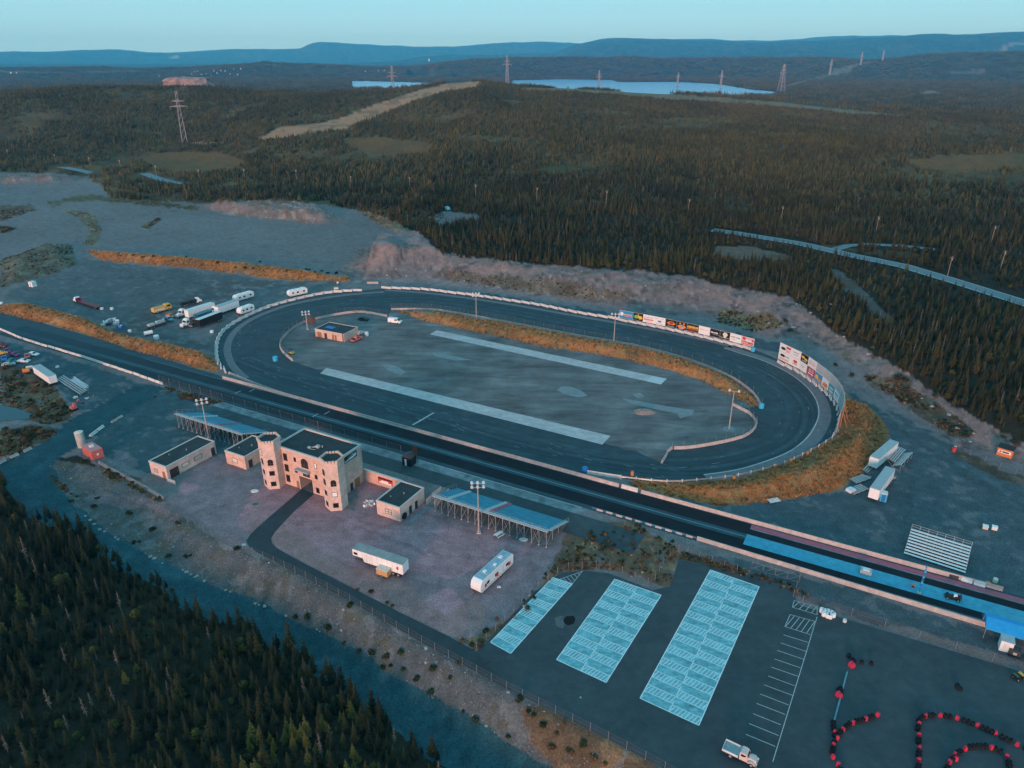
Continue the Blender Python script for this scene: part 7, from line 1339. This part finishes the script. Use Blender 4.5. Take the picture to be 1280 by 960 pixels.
def outcrop():
    d = ray(236, 110); q = 2500 / math.hypot(d[0], d[1]); c = Vector((d[0] * q, d[1] * q, height1(d[0] * q, d[1] * q))); bm = bmesh.new(); n, m_ = 26, 9; hh = 60.0; rings = []
    for j in range(m_):
        f = j / (m_ - 1); rr = (1.0, .95, .88, .84, .80, .76, .70, .5, .0)[j]; zz = hh * (0, .25, .48, .66, .8, .9, .97, 1.0, 1.0)[j]
        rings.append([bm.verts.new((85 * rr * math.cos(6.283 * i / n) * (1 + .12 * rs_.uniform(-1, 1)), 60 * rr * math.sin(6.283 * i / n) * (1 + .12 * rs_.uniform(-1, 1)), zz - 4 + rs_.uniform(-3, 3) * (j > 1))) for i in range(n)])
    for j in range(m_ - 1):
        for i in range(n): bm.faces.new((rings[j][i], rings[j][(i + 1) % n], rings[j + 1][(i + 1) % n], rings[j + 1][i]))
    me = bpy.data.meshes.new('rock_outcrop'); bm.to_mesh(me); bm.free(); me.materials.append(mat('outcrop_rock', (.30, .20, .17), .95, .45, .06, dirt=(.14, .10, .08), dscale=.05)); o = link(bpy.data.objects.new('rock_outcrop', me)); o.location = c; tag(o, 'pinkish flat topped rock outcrop above the far left forest', 'rock')
outcrop()
# small far settlement and a white tower on the hill
def far_px(u, v, r): d = ray(u, v); q = r / math.hypot(d[0], d[1]); x, y = d[0] * q, d[1] * q; return Vector((x, y, height1(x, y)))
e = None
for i, (u, v, r) in enumerate([(236 + 5 * j + rs_.uniform(-2, 2), 81 + rs_.uniform(-.8, .8), 5000 + rs_.uniform(-100, 250)) for j in range(14)] + [(10, 77, 5300), (17, 76.5, 5300), (196, 82, 5000), (472, 78, 5300), (480, 79, 5300), (456, 80, 5200)]):
    p = far_px(u, v, r); k = empty('far_house', p, rs_.uniform(0, 3), 'tiny pale house in the distant settlement beyond the forest', 'house', 'houses of the distant settlement'); s_ = rs_.uniform(2.5, 4.5)
    m = MB(); m.box(-s_, s_, -s_ * .7, s_ * .7, -3, 7); m.build('wall', M_GREYP, k); m = MB(); m.side([(-s_, 7), (s_, 7), (0, 7 + s_ * .6)], -s_ * .75, s_ * .75); m.build('roof', M_GREYP, k)
p = far_px(536, 69, 12500); k = empty('white_tower', p, 0, 'tiny white tower on the far blue hill', 'tower'); m = MB(); m.cyl((0, 0, -4), (0, 0, 26), 8, 10, 6); m.build('shaft', M_WHITE2, k); m = MB(); m.cyl((0, 0, 26), (0, 0, 34), 11, 10, 8); m.build('head', M_WHITE2, k)

# ------------------------------------------------------------ billboards
def board(parent, p, q, z0, z1, bg, art, n_off=.0):
    d = q - p; d.z = 0; L = d.length; a = math.atan2(d.y, d.x); h = z1 - z0
    k = MB(); k.box(.03, L - .03, -.06, .06, 0, h); o = k.build('board', bg, parent); o.location = p - parent.location + Vector((0, 0, z0)); o.rotation_euler = (0, 0, a)
    fr = MB(); fr.box(0, L, -.08, -.061, h - .07, h); fr.box(0, L, -.08, -.061, 0, .07); fr.box(0, .05, -.08, -.061, .07, h - .07); fr.build('board_frame', M_WHITE, o)
    for kind, m_, x0, y0, x1, y1 in art:
        s = MB()
        if kind == 'r': s.box(x0 * L, x1 * L, -.075, -.061, y0 * h, y1 * h)
        elif kind == 'b':   # ragged bar of lettering
            n = max(3, int((x1 - x0) * 9)); 
            for i in range(n): xa = x0 + (x1 - x0) * i / n; xb = xa + (x1 - x0) / n * .74; j = rs_.uniform(0, .25) * (y1 - y0); s.box(xa * L, xb * L, -.076, -.061, (y0 + j * .4) * h, (y1 - j) * h)
        else:
            n = 12; cx, cy, rx, ry = (x0 + x1) / 2 * L, (y0 + y1) / 2 * h, (x1 - x0) / 2 * L, (y1 - y0) / 2 * h; w = (1, .8) if kind == 's' else (1, 1)
            s.add([(cx + rx * w[i % 2] * math.cos(6.2832 * i / n), -.078 + (.002 if kind == 's' else 0), cy + ry * w[i % 2] * math.sin(6.2832 * i / n)) for i in range(n)], [tuple(range(n))])
        s.build('board_lettering' if kind == 'b' else 'board_emblem', m_, o, kind in 'rb')
    return o
sq = lambda n, c: mat('print_' + n, c, .55, .06, 2)
PW, PB, PR_, PO, PY, PG, PGR, PC, PTE = sq('white', (.72, .71, .70)), sq('black', (.016, .015, .015)), sq('red', (.58, .05, .04)), sq('orange', (.70, .24, .05)), sq('yellow', (.72, .46, .06)), sq('green', (.18, .45, .08)), sq('grey', (.30, .31, .32)), sq('blue', (.03, .24, .48)), sq('teal', (.05, .30, .36)); PCR = sq('cream', (.66, .60, .48)); PPK = sq('pink', (.66, .40, .38)); PMR = sq('maroon', (.40, .03, .06))
bl = [(774, 399.5), (791, 402.6), (803.3, 405), (817, 407.7), (831, 410.6), (845, 413.6), (858, 416.4), (872.5, 419.6), (886.5, 422.8), (899, 426), (911.5, 429), (925.5, 432.8), (941.5, 437.2)]
pts = [W(*p) for p in bl]; pf = [p - Vector((0, 0, 0)) for p in pts]
row = empty('billboard_row', pts[0], 0, 'long row of twelve printed advertising boards on the back straight wall', 'billboard')
arts = [(PC, [('e', PW, .05, .3, .3, .8), ('b', PY, .34, .45, .95, .62), ('b', PO, .36, .28, .95, .42)]), (PB, [('s', PG, .08, .25, .55, .75), ('s', PY, .5, .2, .95, .7), ('r', PY, .46, .5, .56, .85)]), (PW, [('b', PGR, .1, .62, .9, .75), ('b', PR_, .08, .3, .95, .52), ('r', PPK, .2, .1, .8, .2)]), (PW, [('b', PGR, .1, .75, .35, .83), ('b', PGR, .65, .75, .9, .83), ('s', PTE, .3, .3, .7, .6), ('b', PGR, .2, .12, .8, .2)]), (PB, [('s', PO, .12, .3, .92, .75), ('s', PR_, .3, .35, .75, .85), ('r', PGR, .2, .1, .8, .17)]),
        (PB, [('e', PO, .1, .15, .9, .6), ('e', PW, .28, .3, .72, .62), ('s', PO, .25, .62, .42, .9), ('s', PO, .6, .62, .78, .9), ('b', PCR, .3, .1, .7, .2)]), (PB, [('b', PY, .04, .45, .96, .75), ('b', PO, .04, .3, .96, .42), ('r', PMR, .1, .1, .9, .18)]), (PW, [('b', PGR, .12, .56, .45, .66), ('r', PGR, .5, .55, .9, .57)]), (PB, [('b', PW, .1, .45, .82, .62), ('b', PGR, .3, .3, .95, .36)]), (PB, [('s', PCR, .25, .3, .78, .92), ('b', PCR, .05, .2, .95, .26), ('r', PCR, .4, .18, .6, .4)]), (PW, [('b', PGR, .1, .5, .5, .68), ('b', PTE, .56, .5, .92, .66), ('b', PGR, .15, .3, .6, .36)]), (PPK, [('s', PR_, .06, .55, .35, .98), ('b', PW, .35, .5, .8, .7), ('s', PR_, .78, .55, .98, .85), ('b', PMR, .05, .3, .45, .48), ('b', PB, .5, .25, .95, .45), ('b', PR_, .05, .08, .9, .2)])]
for i, (bg_, art) in enumerate(arts): board(row, pf[i], pf[i + 1], 1.0, 4.3, bg_, art)
for i in range(0, 13): k = MB(); k.cyl((0, .35, 0), (0, .35, 4.2), .09, 5); o = k.build('support_post', M_WOOD, row); o.location = pts[i] - pts[0]
barrier_wall('staggered white barrier under the long billboard row', [(773, 400.5), (803, 406), (831, 411.5), (872, 420.6), (911, 430), (941, 438.2)], 4.2, 1.0, .6, M_BWHITE, -.2)
cv = [(972, 451.5), (986, 458.5), (998, 464.5), (1007, 470.5), (1017, 478), (1026, 485), (1034, 492), (1041, 500), (1046.5, 508.5), (1049.5, 517), (1050, 526), (1048.5, 535), (1044.5, 544)]
cp = [W(*p) for p in cv]; row2 = empty('billboard_wall', cp[0], 0, 'curved two storey wall of advertising boards round the right turn', 'billboard')
lowa = [(PW, [('s', PB, .1, .45, .6, .8), ('r', PPK, .1, .1, .9, .35), ('b', PGR, .6, .5, .95, .75)]), (PW, [('s', PR_, .3, .4, .8, .8), ('b', PB, .3, .25, .8, .36)]), (PW, [('b', PGR, .2, .5, .7, .6), ('b', PGR, .3, .35, .6, .4)]), (PMR, [('r', PW, .25, .5, .8, .8), ('b', PW, .2, .2, .85, .4), ('r', PR_, .3, .56, .75, .74)]), (PC, [('s', PY, .05, .2, .5, .8), ('s', PO, .35, .1, .95, .5), ('e', PTE, .5, .55, .9, .9)]), (PW, [('s', PO, .1, .15, .95, .6), ('b', PR_, .1, .1, .9, .25)]), (PTE, [('b', PW, .2, .5, .8, .7), ('r', PCR, .2, .15, .8, .35)]), (PW, [('b', PC, .2, .5, .8, .75), ('b', PGR, .2, .25, .8, .35)])]
upa = [(PW, [('s', PB, .1, .25, .55, .65), ('r', PR_, .55, .6, .95, .85), ('r', PPK, .55, .15, .9, .5)]), (PW, [('b', PGR, .2, .55, .8, .7), ('b', PGR, .25, .3, .75, .4)]), (PB, [('s', PY, .05, .4, .55, .75), ('s', PY, .45, .3, .95, .6), ('b', PW, .2, .15, .8, .25)]), (PW, [('b', PPK, .1, .6, .9, .75), ('b', PO, .1, .35, .9, .5)])]
for i in range(len(cp) - 1):
    if i < 8: board(row2, cp[i], cp[i + 1], 1.1, 4.2, lowa[i][0], lowa[i][1])
    else: board(row2, cp[i], cp[i + 1], 1.1, 4.2, M_GREYP, [])
    if i < 4: board(row2, cp[i], cp[i + 1], 4.25, 7.3, upa[i][0], upa[i][1])
    else: board(row2, cp[i], cp[i + 1], 4.25, 7.3, M_GREYP, [])
    d = cp[i + 1] - cp[i]; k = MB(); k.box(0, d.length, .065, .2, .4, 7.25); o = k.build('timber_backing', M_WOOD, row2); o.location = cp[i] - cp[0]; o.rotation_euler = (0, 0, math.atan2(d.y, d.x))
    k = MB(); k.cyl((0, .3, 0), (0, .3, 7.4), .12, 5); k.cyl((0, 2.4, 0), (0, .3, 5.2), .09, 4); o = k.build('support_post', M_WOOD, row2); o.location = cp[i] - cp[0]; o.rotation_euler = (0, 0, math.atan2(d.y, d.x))
barrier_wall('staggered white barrier under the curved billboard wall', [(971, 453), (986, 460), (998, 466), (1017, 479.5), (1034, 493.5), (1045.5, 508.5), (1048.5, 520), (1048, 532), (1043, 545)], 3.6, 1.0, .6, M_BWHITE, -.2)

# ------------------------------------------------------------ shrubs, boulders, rubble and dry grass
SHR = [blob_mesh('shrub', 1.0, 1.1, 130, 70 + i, LEAF, .3) for i in range(4)] + [blob_mesh('shrub', .9, .9, 110, 80 + i, DRY, .26) for i in range(2)]
def rock_mesh(seed, m):
    r_ = random.Random(seed); bm = bmesh.new(); bmesh.ops.create_icosphere(bm, subdivisions=1, radius=1)
    for v in bm.verts: v.co *= r_.uniform(.65, 1.1); v.co.z *= .7
    me = bpy.data.meshes.new('boulder'); bm.to_mesh(me); bm.free(); me.materials.append(m); return me
M_ROCK = mat('pale_rock', (.30, .28, .265), .9, .25, 1.2, .3, 5); M_ROCK2 = mat('grey_rock', (.135, .135, .135), .9, .3, 2, .3, 5)
ROCKS = [rock_mesh(i, M_ROCK) for i in range(4)]; ROCKG = [rock_mesh(10 + i, M_ROCK2) for i in range(4)] + [rock_mesh(20, M_ROCK)]
def put_shrub(p, k, s, label, group):
    s *= .72; o = link(bpy.data.objects.new('shrub', SHR[k])); o.location = p; o.scale = (s, s, s * .9); o.rotation_euler = (0, 0, rs_.uniform(0, 6)); tag(o, label, 'shrub', group)
for u, v in ZG([(500, 115), (520, 112), (570, 68), (628, 168), (708, 165), (690, 170), (885, 140), (1100, 395), (1145, 392), (1220, 435), (660, 45), (480, 10)]) + ZH([(55, 350), (30, 490), (85, 520), (135, 525), (185, 540), (205, 575), (245, 525), (175, 580), (360, 590), (300, 625), (350, 672), (470, 745), (520, 775), (455, 560), (640, 840), (680, 700), (715, 745), (735, 760), (420, 620), (250, 590)]):
    put_shrub(G(u, v), rs_.randrange(4), rs_.uniform(.6, 1.2), 'dark green shrub growing on the gravel bank above the service road', 'shrubs on the gravel bank')
for u, v in ZD([(310, 768), (265, 915), (360, 905), (420, 825), (500, 865), (350, 935), (530, 880), (580, 525)]): put_shrub(G(u, v), rs_.randrange(4), rs_.uniform(.7, 1.3), 'dark shrub on the gravel mound left of the long building', 'shrubs on the left gravel mound')
for u, v in ZS([(25, 462), (65, 465), (98, 430), (235, 478), (330, 468), (375, 485), (345, 470), (410, 478), (440, 488), (480, 488)]) + ZR([(665, 480), (715, 490), (765, 485), (865, 505), (930, 490), (1010, 530), (1085, 518), (1180, 540), (1225, 545)]): put_shrub(G(u, v), rs_.randrange(4), rs_.uniform(.8, 1.5), 'dark shrub on the upper grass bank above the left gravel lot', 'shrubs on the upper grass bank')
zX = zoom(860, 250, .328125)
for u, v in zX([(520, 415), (595, 515), (640, 555), (715, 597), (780, 600), (800, 680), (830, 690), (850, 770), (870, 790), (820, 770), (900, 790), (960, 850), (985, 860), (1010, 870), (940, 750), (690, 690), (620, 670), (560, 630), (370, 465), (160, 430), (1200, 905), (1240, 930), (390, 500), (1060, 900)]): put_shrub(G(u, v), rs_.randrange(4), rs_.uniform(.9, 1.9), 'dark shrub on the rubble slope between oval and forest', 'shrubs on the right rubble slope')
for u, v in ZH([(830, 190), (870, 180), (930, 195), (1010, 210), (1060, 190), (1150, 215), (1195, 255), (700, 330), (730, 300), (660, 390), (560, 445), (510, 495), (470, 480), (780, 230), (1250, 110), (900, 150), (1000, 130), (1100, 120), (600, 400), (540, 480)]): put_shrub(G(u, v), rs_.choice([0, 1, 4, 5]), rs_.uniform(.5, 1.0), 'brownish shrub along the wire fence by the painted bays', 'shrubs by the painted bays')
for u, v in ZH([(80, 290), (130, 300), (190, 340), (210, 350), (770, 800), (820, 830), (870, 900), (920, 870), (800, 880), (960, 920), (1000, 940), (850, 790)]): put_shrub(G(u, v), rs_.choice([2, 4, 5]), rs_.uniform(.5, 1.1), 'rust brown shrub on the verge beside the driveway and lot', 'rusty shrubs on the verge')
for u, v in ZD([(20, 420), (60, 440), (90, 480), (130, 500), (40, 500), (160, 530), (200, 560), (230, 590), (190, 600), (150, 590), (110, 540), (70, 530), (20, 650), (60, 660), (110, 665), (150, 660), (40, 690), (90, 690), (130, 650), (20, 470), (240, 570), (170, 480)]): put_shrub(G(u, v), rs_.choice([0, 1, 2, 5]), rs_.uniform(1.0, 1.9), 'olive brown shrub in the scrub round the far left pond', 'shrubs round the pond')
def put_rock(p, s, label, group): o = link(bpy.data.objects.new('boulder', ROCKS[rs_.randrange(4)])); o.location = p; o.scale = (s * rs_.uniform(.8, 1.4), s, s * .8); o.rotation_euler = (0, 0, rs_.uniform(0, 6)); tag(o, label, 'boulder', group)
for u, v in ZG([(318, 15), (335, 30), (352, 45), (372, 65), (390, 73), (430, 95), (440, 102), (560, 165), (575, 172), (605, 190), (680, 215), (695, 222), (712, 232), (730, 240), (760, 256), (840, 290), (858, 296), (950, 340), (965, 346), (985, 350), (1065, 385), (1180, 437), (1190, 445), (1270, 440)]) + ZH([(560, 795), (335, 505), (20, 440), (640, 670)]): put_rock(G(u, v), rs_.uniform(.3, .62), 'pale boulder at the foot of the gravel bank by the service road', 'boulders along the service road')
for u, v in ZF([(420, 265), (380, 260), (610, 300), (700, 365), (560, 180), (900, 530), (940, 560), (1000, 590), (1080, 690), (1090, 660), (1030, 640), (480, 300), (330, 250), (250, 250)]): put_rock(G(u, v), rs_.uniform(.5, 1.0), 'pale boulder on the rubble slope behind the right turn', 'boulders on the right slope')
for u, v in ZH([(910, 690), (700, 350), (605, 280), (720, 310), (1100, 240), (1140, 225), (1210, 205), (860, 175)]): put_rock(G(u, v), rs_.uniform(.25, .45), 'pale stone in the dirt beside the painted bays fence', 'stones by the painted bays')
o = mesh_obj('gravel_pile', *(lambda P_: ([(0, 0, 1.1)] + [(4.2 * rs_.uniform(.7, 1.1) * math.cos(6.283 * i / 14), 2.4 * rs_.uniform(.7, 1.1) * math.sin(6.283 * i / 14), 0) for i in range(14)] + [(2.2 * rs_.uniform(.7, 1.1) * math.cos(6.283 * i / 14), 1.2 * math.sin(6.283 * i / 14), rs_.uniform(.6, .9)) for i in range(14)], [(1 + i, 1 + (i + 1) % 14, 15 + (i + 1) % 14, 15 + i) for i in range(14)] + [(15 + i, 15 + (i + 1) % 14, 0) for i in range(14)]))(0), mat('dirt_pile', (.24, .19, .17), .95, .3, 2, .5, 4)); o.location = W(806, 515, .05); tag(o, 'brown gravel pile on the infield beside the long puddle', 'gravel pile')
def poly_scatter(n, poly, rmax=640):   # even points inside an outline given in photo pixels
    us = [p[0] for p in poly]; vs = [p[1] for p in poly]; c = [P(a, b) for a in (min(us), max(us)) for b in (min(vs), max(vs))]; xs = [q[0] for q in c]; ys = [q[1] for q in c]
    x = rng.uniform(min(xs) - 8, max(xs) + 8, n); y = rng.uniform(min(ys) - 8, max(ys) + 8, n); z = height(x, y); u, v = Q(x, y, z); m = pip(np.nan_to_num(u, nan=-1e4), np.nan_to_num(v, nan=-1e4), poly) & (np.hypot(x, y) < rmax); return x[m], y[m], z[m]
def merge(*a): return tuple(np.concatenate(q) for q in zip(*a))
BK = FENCE[2:] + ROAD_UP[::-1] + [(60, 585), (66, 575)]
x, y, z = merge(poly_scatter(60000, BK, 300), poly_scatter(48000, BANKP), poly_scatter(9000, MOUND_PX[0]), poly_scatter(9000, MOUND_PX[1], 1100))
n3 = vnoise(x, y, 6, 91) + rng.uniform(-.6, .6, len(x)); mk = n3 > -.35; x, y, z = x[mk], y[mk], z[mk]
scatter('gravel_rubble', ROCKG, x, y, z, rng.uniform(.06, .17, len(x)) * np.clip(np.hypot(x, y) / 190, 1, 2.2) * (1 + 1.6 * (rng.random(len(x)) > .95)), rng.uniform(0, 6.28, len(x)), rng.integers(0, 5, len(x)))
def tuft_mesh(seed, m):
    r_ = random.Random(seed); vs, fs = [], []
    for _ in range(16):
        a = r_.uniform(0, 6.28); q = r_.uniform(0, .3); L = r_.uniform(.35, .75); b = len(vs); dx, dy = math.cos(a), math.sin(a); ox, oy = q * dx, q * dy
        vs.extend([(ox - dy * .05, oy + dx * .05, 0), (ox + dy * .05, oy - dx * .05, 0), (ox + dx * L * .6, oy + dy * L * .6, L)]); fs.append((b, b + 1, b + 2))
    me = bpy.data.meshes.new('tuft'); me.from_pydata(vs, [], fs); me.materials.append(m); me.update(); return me
STRAWM = leaf_mat('straw_blades', (.40, .175, .065), (.66, .34, .14)); SCRM = leaf_mat('scrub_blades', (.08, .052, .022), (.20, .115, .05))
TU = [tuft_mesh(i, STRAWM) for i in range(4)] + [tuft_mesh(8, SCRM)]
parts_ = [poly_scatter(26000 if i else 30000, pl, 560) for i, pl in enumerate(STRAW)]; x, y, z = merge(*parts_)
mk = (vnoise(x, y, 9, 93) + .6 * vnoise(x, y, 3, 94) + rng.uniform(-.4, .4, len(x))) > -.55; x, y, z = x[mk], y[mk], z[mk]
scatter('dry_grass', TU, x, y, z - .03, rng.uniform(.6, 1.4, len(x)), rng.uniform(0, 6.28, len(x)), np.where(rng.random(len(x)) < .1, 4, rng.integers(0, 4, len(x))))
parts_ = [poly_scatter(5000, pl) for pl, _ in SCRUBS[:18]]; x, y, z = merge(*parts_)
pu, pv = Q(x, y, z); mk = ((vnoise(x, y, 5, 95) + rng.uniform(-.5, .5, len(x))) > -.2) & ~pip(pu, pv, POND); x, y, z = x[mk], y[mk], z[mk]
LOWB = [blob_mesh('low_scrub', .6, .5, 34, 90 + i, (LEAF, DRY, LEAF)[i], .24) for i in range(3)]
scatter('ground_scrub', LOWB + [TU[4], TU[0]], x, y, z - .05, rng.uniform(.35, 1.05, len(x)), rng.uniform(0, 6.28, len(x)), rng.choice([0, 1, 2, 3, 3, 4], len(x)))
# ------------------------------------------------------------ haze: one closed box of pale air round the whole place
def haze_box():
    s, z0, z1 = 28000, -30.0, 740.0
    vs = [(-s, -s, z0), (s, -s, z0), (s, s, z0), (-s, s, z0), (-s, -s, z1), (s, -s, z1), (s, s, z1), (-s, s, z1)]
    fs = [(3, 2, 1, 0), (4, 5, 6, 7), (0, 1, 5, 4), (1, 2, 6, 5), (2, 3, 7, 6), (3, 0, 4, 7)]
    m = bpy.data.materials.new('haze'); m.use_nodes = True; t = m.node_tree; t.nodes.clear()
    o = t.nodes.new('ShaderNodeOutputMaterial'); p = t.nodes.new('ShaderNodeVolumePrincipled')
    p.inputs['Color'].default_value = (.05, .50, .93, 1); p.inputs['Absorption Color'].default_value = (.6, .6, .6, 1); p.inputs['Density'].default_value = HAZE; p.inputs['Anisotropy'].default_value = 0.0
    t.links.new(p.outputs[0], o.inputs['Volume'])
    h = mesh_obj('haze', vs, fs, m); h['kind'] = 'stuff'
HAZE = .95 / 15500
haze_box()
